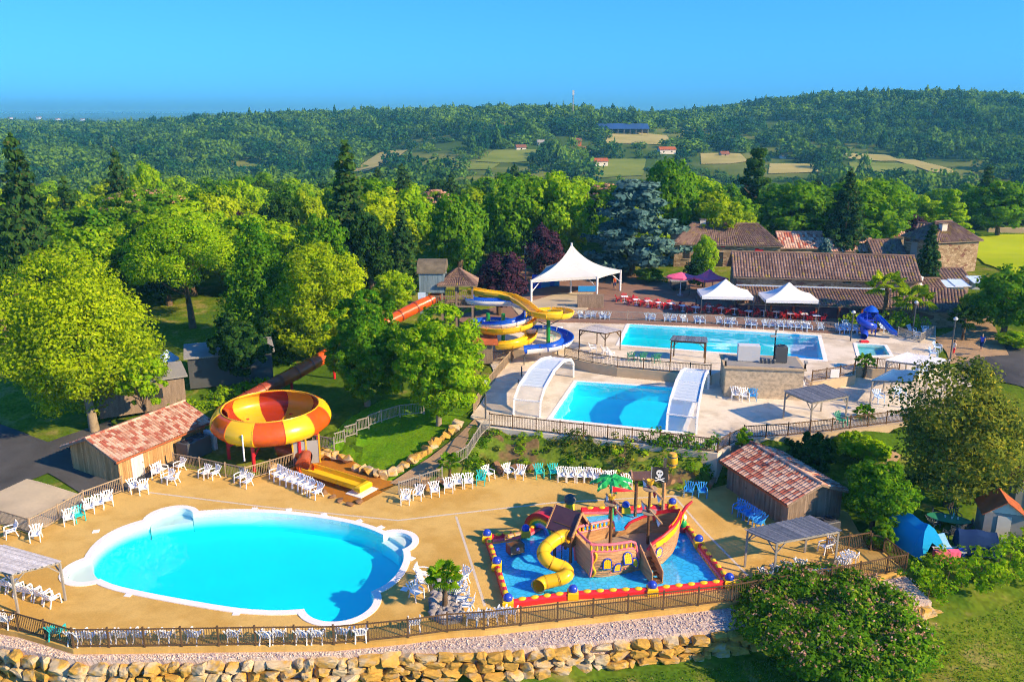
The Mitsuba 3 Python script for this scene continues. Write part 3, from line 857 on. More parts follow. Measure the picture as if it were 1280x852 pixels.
for i, (u, v) in enumerate([(532, 612), (552, 607), (626, 592), (645, 590), (664, 589), (716, 596), (733, 596), (748, 598), (770, 600), (778, 603), (812, 606), (838, 608), (847, 607), (869, 610), (893, 611), (765, 594), (561, 606), (620, 590)]):
    edge_rock(site(u, v) + [0, 0.3, 0.25], (rnd.uniform(.9, 1.5), .8, rnd.uniform(.6, 1.0)), f'{ORD[i]} brown rock behind the chairs at the foot of the planted bank', 'rocks at the foot of the planted bank', i + 40, 'm_brownrock')
for i, (u, v, z) in enumerate([(343, 585, 0.2), (1128, 760, -.6), (1140, 766, -.7), (1152, 770, -.8), (1120, 752, -.5)]):
    edge_rock(site(u, v, z) + [0, 0, 0.2], (1.2, .9, .8), 'ochre boulder beside the mouth of the bowl slide' if i == 0 else f'{ORD[i-1]} ochre boulder at the right-hand end of the boulder wall', 'lone boulders', i + 70)


# ------------------------------------------------------------------ tiled roofs and boarded walls
def tiles(a, b, c, d, tw=0.26, tl=0.42, rise=0.07):
    """Barrel tiles over the slope a (eave left), b (eave right), c (ridge right), d (ridge left): one mesh with a random uv for each tile."""
    a, b, c, d = (np.asarray(x, float) for x in (a, b, c, d))
    nw = max(2, int(np.linalg.norm(b - a) / tw)); nl = max(2, int(np.linalg.norm(d - a) / tl))
    nrm = np.cross(b - a, d - a); nrm /= np.linalg.norm(nrm)
    if nrm[2] < 0: nrm = -nrm
    at = lambda x, y: (a * (1 - x) + b * x) * (1 - y) + (d * (1 - x) + c * x) * y
    m = MB()
    for i in range(nw):
        jx, jy = rnd.uniform(-.1, .1, 2)
        for j in range(nl):
            prof = [(0.0, 0.0), (0.14, 0.75), (0.4, 1.0), (0.66, 0.75), (0.8, 0.0), (1.0, -0.12)]
            x = [(i + p[0]) / nw for p in prof]
            y0, y1 = j / nl, min(1, (j + 1.12) / nl)
            lo_ = [at(xx, y0) + nrm * (p[1] * rise + 0.035 + rnd.uniform(0, .008)) for xx, p in zip(x, prof)]
            hi_ = [at(xx, y1) + nrm * (p[1] * rise) for xx, p in zip(x, prof)]
            m.sheet([lo_, hi_], uv=rnd.random(2))
    return m


def boards(a, b, z0, z1, ztop=None, w=0.16):
    """Upright boards along a-b between z0 and z1; ztop(x) gives the top at the fraction x."""
    a, b = np.array(a[:2], float), np.array(b[:2], float)
    L = np.linalg.norm(b - a); n = max(2, int(L / w)); d = (b - a) / L
    m = MB()
    for i in range(n):
        x = (i + 0.5) / n
        zt = z1 if ztop is None else ztop(x)
        c = a + (b - a) * x
        th = 0.04 + rnd.uniform(0, 0.018)
        m.box([c[0], c[1], (z0 + zt) / 2], (L / n - 0.012, th, zt - z0), rz=math.atan2(d[1], d[0]), uv=rnd.random(2))
    return m


def shed(A, C, w, side, eave, ridge, label, wall_mat, over=0.35, base=0.0, boards_label=None):
    """A timber shed: A the near corner, C the far end of the long wall, w the width to the given side."""
    A, C = np.array(A[:2]), np.array(C[:2])
    L = np.linalg.norm(C - A); ax = (C - A) / L
    pr = np.array([-ax[1], ax[0]]) * side
    t = thing('timber_shed', label, 'shed')
    Bq, Dq = A + pr * w, C + pr * w
    up = lambda x: eave + (ridge - eave) * (1 - abs(2 * x - 1)) - 0.08
    ins = lambda p, q, k: p + (q - p) / np.linalg.norm(q - p) * k
    core = MB(); core.prism(Polygon([A, C, Dq, Bq]).buffer(-0.06), base - 0.3, base + eave - 0.02); part(t, 'frame', core, 'm_dark')
    for nm, p, q, zt in (('long_wall', A, C, None), ('long_wall', Bq, Dq, None), ('gable_wall', A, Bq, up), ('gable_wall', C, Dq, up)):
        part(t, nm, boards(p, q, base, base + eave, (lambda x: base + up(x)) if zt else None), wall_mat, uv=True, kind='stuff')
    e = lambda p, x, z: np.array([*p, base + z])
    s0, s1 = A - ax * over, C + ax * over
    sl = (ridge - eave) / (w / 2)
    el, er = -over, w + over
    q = lambda s, y, z: np.array([*(s + pr * y), base + z])
    zl = eave - over * sl
    mid = w / 2
    for nm, y in (('left', el), ('right', er)):
        c4 = (q(s0, y, zl), q(s1, y, zl), q(s1, mid, ridge), q(s0, mid, ridge))
        part(t, 'roof_deck', roof_poly([c - np.array([0, 0, 0.005]) for c in c4], 0.09), 'm_greyboard')
        part(t, 'roof_tiles', tiles(*[c + np.array([0, 0, 0.02]) for c in c4]), 'm_tile', uv=True, kind='stuff')
        m = MB()
        m.bar(c4[0] + np.array([0, 0, -.06]), c4[1] + np.array([0, 0, -.06]), 0.05, 0.14); part(t, 'fascia', m, 'm_redroof')
    m = MB(); n = int((L + 2 * over) / 0.4)
    for i in range(n):
        x0, x1 = q(s0 + ax * (L + 2 * over) * i / n, mid, ridge + 0.06), q(s0 + ax * (L + 2 * over) * (i + 1.1) / n, mid, ridge + 0.05)
        m.tube([x0, x1], 0.11, 8, uv=rnd.random(2))
    part(t, 'ridge_tiles', m, 'm_tile', uv=True, kind='stuff')
    for s_, sg in ((s0, -1), (s1, 1)):
        for y in (el, er):
            m = MB(); m.bar(q(s_, y, zl - .03), q(s_, mid, ridge - .03), 0.04, 0.16); part(t, 'bargeboard', m, 'm_greyboard', uv=None)
    return t, A, C, ax, pr, q


sh1 = shed((-29.2, 57.6), (-25.4, 65.1), 5.3, 1, 2.25, 3.3, 'honey-coloured timber shed with mottled red tile roof left of the bowl slide', 'm_board', over=0.5)
sh2 = shed((18.3, 50.7), (15.9, 57.1), 4.4, -1, 2.2, 3.05, 'weathered grey-brown timber shed with mottled tile roof right of the splash pool', 'm_greyboard', over=0.5)
for (t, A, C, ax, pr, q), nm, xx in ((sh1, 'm_paleboard', 1.6), (sh2, 'm_greyboard', 4.0)):
    m = MB(); a = A + ax * xx - pr * 0.05
    m.box([*a, 0.98], (1.1, 0.05, 1.95), rz=math.atan2(ax[1], ax[0]), uv=0.3); d = part(t, 'door', m, nm, uv=True)
    m = MB(); a = A + ax * (xx + .45) - pr * 0.10; m.box([*a, 1.0], (0.04, 0.06, 0.14)); part(d, 'handle', m, 'p_black')
t = sh1[0]
m = MB(); q = sh1[1] - sh1[3] * 0.15 - sh1[4] * 0.12; m.box([*q, 1.9], (0.25, 0.2, 0.2), bev=.03); m.box([q[0], q[1] - .2, 1.85], (0.2, 0.22, 0.14)); part(t, 'floodlight', m, 'p_black')

# ------------------------------------------------------------------ heat pumps, cooling units


def unit_box(name, label, p, size, rz, mat, fan=2, cat='machine', top=False):
    t = thing(name, label, cat)
    m = MB(); m.box((0, 0, size[2] / 2), size, bev=0.04); part(t, 'casing', m.moved(p, rz), mat)
    for i in range(fan):
        x = (i + 0.5) / fan * size[0] - size[0] / 2
        r = min(size[0] / fan, size[1] if top else size[2]) * 0.38
        m = MB()
        if top:
            m.lathe([(r, 0), (r, 0.07), (r * .85, 0.07), (r * .8, 0.02), (0.01, 0.02)], 16, (x, 0, size[2] + 0.002))
        else:
            mm = MB(); mm.lathe([(r, 0), (r, 0.05), (r * .85, 0.05), (r * .8, 0.01), (0.01, 0.01)], 16); v, f = mm.mesh()
            m.add(np.c_[v[:, 0] + x, -v[:, 2] - size[1] / 2 - 0.002, v[:, 1] + size[2] * .5], f)
        part(t, 'fan_grille', m.moved(p, rz), 'p_black')
    for sx in (-1, 1):
        m = MB(); m.box((sx * size[0] * .4, 0, -0.05), (0.1, size[1] * .8, 0.1)); part(t, 'foot', m.moved(p, rz), 'p_grey')
    return t


a1 = math.atan2(sh1[3][1], sh1[3][0])
q = sh1[1] + sh1[3] * 6.2 - sh1[4] * 1.0
unit_box('cooling_unit', 'dark blue-grey cooling unit with two roof fans against the honey-coloured shed', [*q, 0.1], (2.4, 1.3, 1.5), a1, 'p_darkgrey', 2, top=True)
q = sh1[1] + sh1[3] * 7.9 - sh1[4] * 1.05
unit_box('cabinet', 'pale grey switch cabinet between the cooling unit and the bowl slide', [*q, 0.1], (0.35, 1.1, 1.6), a1, 'p_steel', 0)
q = site(1022, 668)
unit_box('heat_pump', 'low bank of heat pumps with round black fans behind the right-hand pergola', [*q[:2], 0.1], (2.6, 1.1, 0.9), 0.35, 'p_darkgrey', 3, top=True)


# ------------------------------------------------------------------ pergolas
def pergola(corners, z, h, label, roof_mat, post_mat='m_greyfence', slats=True, brace=True, over=0.15, drop=0.0, sag=0.0, cat='pergola'):
    """corners: ground points of the four posts, in order round."""
    c = [np.array([*p[:2], z]) for p in corners]
    t = thing('pergola', label, cat)
    ctr = sum(c) / 4
    tops = []
    for k, p in enumerate(c):
        hh = h - (drop if k in (2, 3) else 0)
        m = MB(); m.box(p + [0, 0, hh / 2], (0.11, 0.11, hh)); part(t, 'post', m, post_mat)
        tops.append(p + [0, 0, hh])
    for k in range(4):
        m = MB(); m.bar(tops[k] + [0, 0, .02], tops[(k + 1) % 4] + [0, 0, .02], 0.08, 0.15); part(t, 'beam', m, post_mat)
        if brace:
            d = (tops[(k + 1) % 4] - tops[k]); d /= np.linalg.norm(d)
            for s_, e_ in ((tops[k], d), (tops[(k + 1) % 4], -d)):
                m = MB(); m.bar(s_ + [0, 0, -0.6] + e_ * 0.05, s_ + e_ * 0.6 + [0, 0, -0.05], 0.06); part(t, 'brace', m, post_mat)
    e = lambda k: tops[k] + (tops[k] - np.array([*ctr[:2], tops[k][2]])) / np.linalg.norm((tops[k] - ctr)[:2]) * over * 1.4 + [0, 0, .12]
    q = [e(k) for k in range(4)]
    if slats:
        n = int(np.linalg.norm(q[1] - q[0]) / 0.11)
        m = MB()
        for i in range(n):
            x = (i + .5) / n + rnd.uniform(-.1, .1) / n
            a, b_ = q[0] + (q[1] - q[0]) * x, q[3] + (q[2] - q[3]) * x
            m.bar(a + rnd.uniform(-.05, .05) * (a - b_) / 3, b_ + rnd.uniform(-.05, .05) * (a - b_) / 3, 0.088, 0.02, uv=rnd.random(2))
        part(t, 'roof_slats', m, roof_mat, uv=True, kind='stuff')
        for k in range(3):
            y = (k + .5) / 3
            m = MB(); m.bar(q[0] + (q[3] - q[0]) * y - [0, 0, .05], q[1] + (q[2] - q[1]) * y - [0, 0, .05], 0.06, 0.08); part(t, 'purlin', m, post_mat)
    else:
        g = []
        for i in range(9):
            row = []
            for j in range(9):
                x, y = i / 8, j / 8
                p = (q[0] * (1 - x) + q[1] * x) * (1 - y) + (q[3] * (1 - x) + q[2] * x) * y
                row.append(p - [0, 0, sag * math.sin(math.pi * x) * math.sin(math.pi * y) * 4 ** 0 + 0.03 * math.sin(7 * x)])
            g.append(row)
        m = MB(); m.sheet(g); m.sheet([[p - [0, 0, 0.015] for p in r] for r in g][::-1]); part(t, 'shade_cloth', m, roof_mat, smooth=True)
    return t


pergola(sites([(23, 766), (82, 750), (14, 730), (-55, 744)]), 0.0, 2.4, 'white-washed slatted pergola at the left edge shading a row of white chairs', 'm_paleboard', 'm_greyfence')
pergola(sites([(967, 724), (1043, 709), (1006, 690), (931, 708)]), 0.0, 2.4, 'dark slatted pergola at the right end of the deck beside the weathered shed', 'm_slat', 'm_greyfence')
pergola(sites([(756, 441), (775, 437), (746, 430), (724, 436)], L2), L2, 2.0, 'small pale slatted pergola left of the upper pool', 'm_paleboard', 'm_fence')
pergola(sites([(838, 451), (881, 454), (880, 447), (842, 445)], L2), L2, 2.0, 'small green-covered pergola at the front edge of the upper pool', 'm_slat', 'm_fence')
pergola(sites([(1012, 538), (1056, 529), (1026, 514), (979, 523)], L1), L1, 2.3, 'dark slatted pergola on the right terrace in front of the stone bar', 'm_slat', 'm_greyfence')
matte('m_shade', worn((0.06, 0.17, 0.36), 0.15, 1.0, 6))
pergola(sites([(1087, 508), (1134, 510), (1143, 496), (1113, 494)], L1), L1, 2.3, 'pergola with a sagging blue shade cloth on the right terrace', 'm_shade', 'm_greyfence', slats=False, sag=0.12)
pergola(sites([(1104, 488), (1156, 496), (1180, 488), (1130, 478)], L1), L1, 2.8, 'pergola with a white sheet roof behind the blue shade cloth', 'm_whitecloth', 'm_greyfence', slats=False, sag=0.05)


# ------------------------------------------------------------------ resin chairs
def chair_kit(mat, detail=True):
    seat = MB(); seat.box((0, 0.0, 0.40), (0.52, 0.50, 0.05), bev=0.02)
    back = MB()
    for k in range(5):
        a = (k - 2) * 0.21
        base_ = np.array([(k - 2) * 0.085, 0.23, 0.42]); tip = base_ + np.array([math.sin(a) * 0.52, 0.2, math.cos(a) * 0.52])
        back.bar(base_, tip, 0.07, 0.03, up=(0, 1, 0))
    rim = [np.array([(k - 3) * 0.072 * 1.2, 0.42 - 0.015 * abs(k - 3), 0.90 - 0.022 * (k - 3) ** 2]) for k in range(7)]
    back.tube([(-0.24, 0.22, .42)] + rim + [(0.24, 0.22, .42)], 0.028, 5)
    ps = [('seat', seat, mat, False), ('backrest', back, mat, False)]
    for s in (-1, 1):
        m = MB(); m.tube([(s * 0.27, 0.30, 0.62), (s * 0.31, 0.0, 0.63), (s * 0.30, -0.26, 0.62), (s * 0.29, -0.30, 0.58)], [.03, .04, .04, .03], 5); ps.append(('armrest', m, mat, False))
        m = MB(); m.bar((s * 0.29, -0.27, 0.60), (s * 0.28, -0.33, 0.0), 0.055, 0.05); ps.append(('leg', m, mat, False))
        m = MB(); m.bar((s * 0.25, 0.22, 0.42), (s * 0.27, 0.36, 0.0), 0.055, 0.05); ps.append(('leg', m, mat, False))
    if not detail:
        b = MB()
        for _, m, _, _ in ps:
            b.add(*m.mesh())
        return [('', mikit.ply(b.mesh(), mat))]
    return kit(ps)


CH, CHS = chair_kit('p_white'), chair_kit('p_white', False)
COLN = {'p_white': 'white', 'p_turquoise': 'turquoise', 'p_blue': 'bright blue', 'p_paleblue': 'pale blue', 'p_green': 'dark green', 'p_red': 'red', 'p_mint': 'mint green'}


def chairs(uvs, z, face, where, group, mat='p_white', sc=1.05, small=False, odd={}, jit=0.24):
    """A row of chairs; face = the direction the sitter looks, in degrees (0 = towards the camera, 90 = right)."""
    n = 0
    cnt = {}
    for i, (u, v) in enumerate(uvs):
        mt = odd.get(i, mat)
        cnt[mt] = cnt.get(mt, 0) + 1
        tot = sum(1 for j in range(len(uvs)) if odd.get(j, mat) == mt)
        word = 'lone' if tot == 1 else ORD[cnt[mt] - 1]
        f = face[i] if isinstance(face, (list, tuple)) else face
        place(CHS if small else CH, 'armchair', f'{word} {COLN[mt]} resin armchair {where}', 'chair', site(u, v, z) + [rnd.uniform(-.08, .08), .15 + rnd.uniform(-.08, .1), 0.005], math.radians(f) + rnd.uniform(-jit, jit), sc, group, swap=mt)


chairs([(507, 630), (522, 625), (542, 621), (561, 615), (573, 611), (586, 609.5), (602, 606), (612, 599), (635, 597), (651, 598), (675, 597), (692, 597), (703, 601), (714, 602), (725, 602.5), (736, 602.5), (746, 604), (757, 606), (767, 607), (784, 610), (863, 621), (877, 622)],
       0, [0] * 5 + [5, -5, 35, 30, -25, 0, 0, 0, 0, 0, 0, 0, 0, 0, 0, -10, 0], 'along the planted bank, from the left', 'chairs along the planted bank', odd={6: 'p_turquoise', 10: 'p_turquoise', 11: 'p_turquoise', 20: 'p_blue', 21: 'p_blue'})
chairs([(925, 643), (931, 648), (937, 652), (943, 657), (950, 661)], 0, -55, 'along the wall of the weathered shed, from the back', 'chairs by the weathered shed', 'p_blue')
chairs([(959, 726), (972, 722), (986, 717), (1001, 713)], 0, 150, 'under the right-hand pergola, from the left', 'chairs under the right pergola')
chairs([(1031, 691), (1054, 712), (1060, 707), (1064, 703)], 0, [-80, 160, 150, 150], 'at the right end of the deck, from the left', 'chairs at the right end of the deck')
chairs([(1000, 732), (1018, 727), (1028, 724)], 0, 170, 'behind the front fence by the flowering tree', 'chairs behind the fence by the flowering tree', odd={2: 'p_blue'})
chairs([(344, 600), (351, 603), (358, 606), (365, 609), (372, 612), (379, 615), (386, 618), (394, 622)], 0, -35, 'beside the orange landing, from the back', 'chairs beside the orange landing', sc=1.1)
chairs([(255, 598), (267, 599), (299, 604), (307, 609)], 0, [-25, -25, -20, -40], 'at the bowl slide fence, from the left', 'chairs by the bowl slide fence')
chairs([(195, 597), (203, 593), (210, 604), (218, 605), (223, 589)], 0, [20, 60, -30, -100, -30], 'clustered beside the honey-coloured shed, from the left', 'chairs clustered by the honey-coloured shed')
chairs([(166, 616), (181, 617)], 0, [30, 30], 'at the honey-coloured shed\'s corner, from the left', 'pair by the shed corner')
chairs([(13, 671), (45, 676), (87, 656), (99, 651), (110, 642), (124, 637), (135, 632)], 0, [-50, 20, 35, 35, 35, 35, 35], 'along the left yard fence, from the left', 'chairs along the left fence', odd={3: 'p_turquoise'})
chairs([(8, 739), (18, 742), (29, 745), (40, 749), (52, 752), (66, 757)], 0, 160, 'under the left pergola, from the left', 'chairs under the left pergola')
chairs([(-5, 780), (8, 783), (70, 800), (97, 805), (112, 805), (135, 804), (152, 804), (176, 804), (208, 804), (243, 802), (291, 803), (335, 803), (350, 803), (377, 802), (396, 802), (427, 801), (449, 800), (519, 788)], 0, 180,
       'behind the front fence, from the left', 'chairs behind the front fence', odd={2: 'p_turquoise'})
chairs([(592, 779), (604, 778), (616, 777), (628, 776), (640, 775)], 0, 175, 'at the front left splash pool corner, from the left', 'chairs by the splash pool corner')
chairs([(527, 726), (530, 736), (522, 749)], 0, [70, 80, 40], 'left of the palm bed, from the back', 'chairs left of the palm')
chairs([(577, 730), (570, 739), (574, 747), (578, 757), (584, 766)], 0, [-60, -70, -80, -80, -80], 'right of the palm bed, from the back', 'chairs right of the palm')
chairs([(788, 451), (802, 451.5), (819, 452.5)], L2, 185, 'behind the curved terrace fence, from the left', 'green chairs on the upper terrace', 'p_green', 1.1)
chairs([(819, 472), (826, 473), (834, 473), (842, 474)], L1, 0, 'below the curved retaining wall, from the left', 'chairs below the retaining wall', 'p_paleblue', 1.0)
UPC = [(726, 400), (735, 400), (742, 400), (752, 401), (759, 401), (810, 402.5), (815, 403), (834, 404), (842, 404.5), (855, 405), (871, 406), (878, 406.5), (899, 407.5), (910, 408.5), (918, 409), (935, 410), (942, 410.5), (957, 411), (965, 411.5), (974, 412),
       (982, 412.5), (990, 413), (997, 413.5), (1004, 414), (1011, 414.5), (1026, 415)]
chairs(UPC, L2, 0, 'along the back edge of the upper pool, from the left', 'chairs behind the upper pool', 'p_paleblue', 1.05, True)
chairs([(1050, 417), (1057, 417), (1065, 417.5), (1072, 418), (1059, 412), (1106, 416)], L2, 10, 'around the blue children\'s slide', 'chairs by the blue children\'s slide', 'p_paleblue', 1.1, True)
chairs([(762, 449), (742, 441), (756, 444), (702, 421), (690, 424)], L2, [120, 100, 100, 20, 60], 'between flume slides and upper pool', 'chairs near the small pale pergola', 'p_white', 1.1, True, odd={4: 'p_mint'})
chairs([(1140, 418), (1147, 424), (1158, 420), (1168, 447), (1172, 440), (1126, 500), (1160, 470), (1148, 468), (1053, 532), (1100, 503)], L2, [30, 80, 10, 60, 60, 0, 20, 200, 30, 20], 'scattered on the right terrace', 'chairs scattered on the right terrace', 'p_paleblue', 1.1, True, odd={8: 'p_green'})
chairs([(920, 500), (931, 501)], L1, 0, 'stacked against the stone bar, from the left', 'stacks by the stone bar', 'p_white', 1.15)
chairs([(941, 501)], L1, 0, 'in shade against the stone bar beside the white stacks', 'chair by the stone bar', 'p_blue', 1.05)
chairs([(1003, 488), (1008, 490), (1018, 484)], L1, 40, 'right of the stone bar, from the left', 'chairs right of the stone bar', 'p_white', 1.05, True)

# restaurant tables and red chairs
TB = kit([('table_top', MB().box((0, 0, .73), (0.85, .85, .04), bev=.015), 'p_white', False), ('leg', MB().tube([(0, 0, 0.05), (0, 0, .72)], .05, 6), 'p_white', False), ('base', MB().lathe([(.25, 0), (.25, .03), (.05, .07), (0.01, .07)], 10), 'p_white', False)])
tabs = [(782, 380), (797, 384), (812, 386), (826, 388), (841, 389), (856, 392), (872, 394), (889, 393), (905, 395), (921, 396), (939, 399), (958, 398), (974, 400), (992, 402), (1009, 403), (1024, 405)]
k = 0
for i, (u, v) in enumerate(tabs):
    place(TB, 'cafe_table', f'{ORD[i]} small white table of the restaurant terrace, from the left', 'table', site(u, v, L3) + [0, 1.2, 0], 0.1 * i, 1.0, 'restaurant tables')
    for dx, dy, f in ((-0.75, 0.1, 90), (0.75, 0, -90), (0.0, 0.8, 0)):
        if (i + k) % 4 != 3:
            p = site(u, v, L3) + [dx, 1.2 + dy, 0]
            place(CHS, 'armchair', f'{ORD[k]} red chair at the restaurant tables, from the left', 'chair', p, math.radians(f) + rnd.uniform(-.3, .3), 0.98, 'red chairs on the restaurant terrace', swap='p_red')
        k += 1

# ------------------------------------------------------------------ the palm bed on the deck
bedc = site(559, 757)
bed = Polygon([site(u, v)[:2] for u, v in [(541, 771), (539, 752), (546, 735), (556, 723), (566, 726), (570, 742), (577, 765), (574, 776), (556, 779)]]).buffer(0.15)
m = MB(); m.prism(bed, 0.0, 0.12)
single('flower_bed', 'raised bed of grey stones round the palm beside the big pool', 'bed', m, 'm_greywall')
b = MB(); x0, y0, x1, y1 = bed.bounds; n = 0
while n < 210:
    p = (rnd.uniform(x0, x1), rnd.uniform(y0, y1))
    if bed.buffer(-.1).contains(Point(p)):
        r = rnd.uniform(.09, .2)
        s = trimesh.creation.icosphere(subdivisions=1); vv = s.vertices * (r * (0.8 + .5 * meshkit.noise(s.vertices * 1.5 + n)))[:, None] * [1.2, 1, .8] + [*p, .14 + rnd.uniform(0, .14)]
        b.add(vv, s.faces); n += 1
matte('m_greyrock', worn((0.34, 0.31, 0.31), 0.5, 3.0, 8))
struct('bed_stones', b, 'm_greyrock', kind='stuff', label='heap of grey stones round the palm trunk')

# ------------------------------------------------------------------ splash pool border
POSTS = [(609, 676), (657, 670), (621, 711), (635, 758), (716, 747), (815, 742), (911, 732), (873, 683), (840, 636), (782, 640)]
order = [0, 2, 3, 4, 5, 6, 7, 8, 9]
WP = [site(u, v) for u, v in POSTS]
t = thing('splash_border', 'red foam border with yellow bumps and blue-balled posts round the splash pool', 'border')
runs = [(0, 2), (2, 3), (3, 4), (4, 5), (5, 6), (6, 7), (7, 8), (8, 9), (9, site(722, 641)), (0, 1), (1, site(689, 651))]
for a, b_ in runs:
    a = WP[a]; b_ = WP[b_] if isinstance(b_, int) else b_
    d = (b_ - a); L = np.linalg.norm(d); d /= L; nrm = np.array([-d[1], d[0], 0])
    m = MB(); prof = [(-.17, 0), (.17, 0), (.17, .28), (.11, .40), (0, .44), (-.11, .40), (-.17, .28)]
    m.sweep([a + d * .25, (a + b_) / 2, b_ - d * .25], prof); rr = part(t, 'red_wall', m, 'p_red')
    m = MB(); inn = nrm * .19 * (1 if (np.array([*SPL_O.centroid.coords[0], 0]) - a) @ nrm > 0 else -1)
    m.bar(a + d * .3 + inn + [0, 0, .10], b_ - d * .3 + inn + [0, 0, .10], .03, .2); part(rr, 'kick_strip', m, 'p_pink')
    n = max(1, int(L / 0.85))
    for i in range(n):
        c = a + d * (0.45 + (L - .9) * (i + .5) / n) + [0, 0, .40]
        m = MB(); m.ball((0, 0, 0), 1, 1, (.26, .16, .10)); part(rr, 'yellow_bump', m.moved(c, math.atan2(d[1], d[0])), 'p_yellow', smooth=True)
for p in WP:
    m = MB(); m.box(p + [0, 0, .24], (.62, .62, .48), bev=.06); q = part(t, 'post', m, 'p_yellow')
    m = MB(); m.ball(p + [0, 0, .58], .27, 3); part(q, 'ball', m, 'p_royal', smooth=True)

# rainbow arch
p = site(681, 663); d = np.array([0.75, 0.66, 0])
t = thing('rainbow_tunnel', 'red-backed arch with rainbow bands on its face beside the pirate ship', 'arch')
rad = [1.4, 1.2, 1.04, .88, .72, .56, .42]
pa = math.radians(-38)
gloss('p_skyblue', (0.03, 0.28, 0.62), 0.3)
for k in range(6):
    prof = []
    m = MB()
    th = np.linspace(0, math.pi, 19)
    dep0, dep1 = (-.45, .85) if k == 0 else (-.45 - .012 * (k % 2), -.2)
    ring = lambda r, y: np.stack([r * np.cos(th), np.full(19, y), r * np.sin(th)], 1)
    m.sheet([ring(rad[k], dep1), ring(rad[k], dep0), ring(rad[k + 1], dep0), ring(rad[k + 1], dep1), ring(rad[k], dep1)])
    part(t, 'band', m.moved(p, pa), ['p_red', 'p_orange', 'p_yellow', 'p_leafgreen', 'p_skyblue', 'p_royal'][k], smooth=40)

# treasure chest
t = thing('treasure_chest', 'open brown toy treasure chest with a blue padlock in the splash pool', 'chest')
p = site(644, 690); r = math.radians(28)
m = MB(); m.box((0, 0, .33), (1.0, .62, .62), bev=.03); bx = part(t, 'box', m.moved(p, r), 'p_shipdark')
for s in (-1, 0, 1):
    m = MB(); m.box((s * .46, 0, .33), (.07, .68, .64)); part(bx, 'strap', m.moved(p, r), 'p_darkgrey')
m = MB(); m.box((0, -.34, .40), (.2, .06, .22), bev=.02); part(bx, 'lock', m.moved(p, r), 'p_royal')
m = MB(); th = np.linspace(-.3, math.pi - .3, 11)
cs, sn = np.cos(th), np.sin(th)
m.sheet([np.stack([np.full(11, x), .25 + .34 * cs * .75 - .0, .95 + .30 * sn - .1 * cs], 1) for x in (-.5, .5)])
for x in (-.5, .5):
    q = np.stack([np.full(11, x), .25 + .34 * cs * .75, .95 + .30 * sn - .1 * cs], 1); m.add(np.vstack([q, q.mean(0)[None]]), [[i, i + 1, 11] for i in range(10)])
ld = part(t, 'lid', m.moved(p, r), 'p_ship')
for x in (-.44, 0, .44):
    m = MB(); m.tube(np.stack([np.full(11, x), .25 + .35 * cs * .77, .95 + .31 * sn - .1 * cs], 1), .045, 5); part(ld, 'band', m.moved(p, r), 'p_gold')

# ------------------------------------------------------------------ the pirate ship
SH = np.array([4.3, 45.7, -0.1]); SA = math.radians(21)
sc_, ss_ = math.cos(SA), math.sin(SA)
W = lambda a, b, z: SH + 1.06 * np.array([.87 * a * sc_ - b * ss_, .87 * a * ss_ + b * sc_, z])           # forward, to port, up
ship = thing('pirate_ship', 'brown wooden play ship with red rails, two masts and yellow arched windows', 'play structure')
LEN = 7.3
hw = lambda a: float(np.interp(a, [0, .4, 1.2, 2.5, 4.0, 5.2, 6.2, 6.9, LEN], [1.12, 1.28, 1.42, 1.5, 1.46, 1.32, 0.98, 0.52, 0.04]))
ht = lambda a: float(np.interp(a, [0, 1.5, 2.9, 3.15, 3.9, 4.3, 5.5, LEN], [1.72, 1.62, 1.62, 1.25, 1.2, 1.62, 1.95, 2.45]))
keel = lambda a: float(np.interp(a, [0, .8, 5.4, 6.5, LEN], [0.12, 0.0, 0.0, 0.42, 1.25]))


def hullpt(a, s, side, inset=0.0):
    """s from 0 at the keel to 1 at the rail."""
    z0, z1 = keel(a), ht(a)
    wd = hw(a) * (0.80 + 0.24 * math.sin(min(1, s * 1.25) * math.pi / 2)) * (1 - 0.10 * max(0, s - .7) / .3)
    return W(a, side * max(0.01, wd - inset), z0 + (z1 - z0) * s)


AS = np.concatenate([np.linspace(0, 3.0, 13), np.linspace(3.15, 3.95, 5), np.linspace(4.1, LEN, 16)])
NB = 8
for side, nm in ((-1, 'hull_side'), (1, 'hull_side')):
    t = part(ship, nm, (lambda mm: mm)(MB().sheet([[hullpt(a, 0, side, -.02) for a in AS], [hullpt(a, 0.05, side) for a in AS]])), 'p_ship')
    for k in range(NB):
        s0, s1 = k / NB, (k + 1) / NB
        rows = [[hullpt(a, s, side, i) for a in AS] for s, i in ((s0 + .005, .03), (s0 + .02, 0.0), (s1 - .02, -0.012), (s1 - .003, .03))]
        rows += [[hullpt(a, s1 - .003, side, .11) for a in AS], [hullpt(a, s0, side, .11) for a in AS]]
        part(t, 'plank', MB().sheet(rows), 'p_ship')
m = MB(); m.sheet([[W(a, s * (hw(a) * .9 - .1), max(.95, keel(a) + .3)) for a in AS] for s in (-1, 0, 1)]); part(ship, 'deck', m, 'p_shipgrey')
m = MB(); st = [hullpt(0.0, s, -1) for s in np.linspace(0, 1, 6)] + [hullpt(0.0, s, 1) for s in np.linspace(1, 0, 6)]
m.add(np.vstack([st, [W(0, 0, .9)]]), [[i, (i + 1) % 12, 12] for i in range(12)]); tr = part(ship, 'transom', m, 'p_ship')
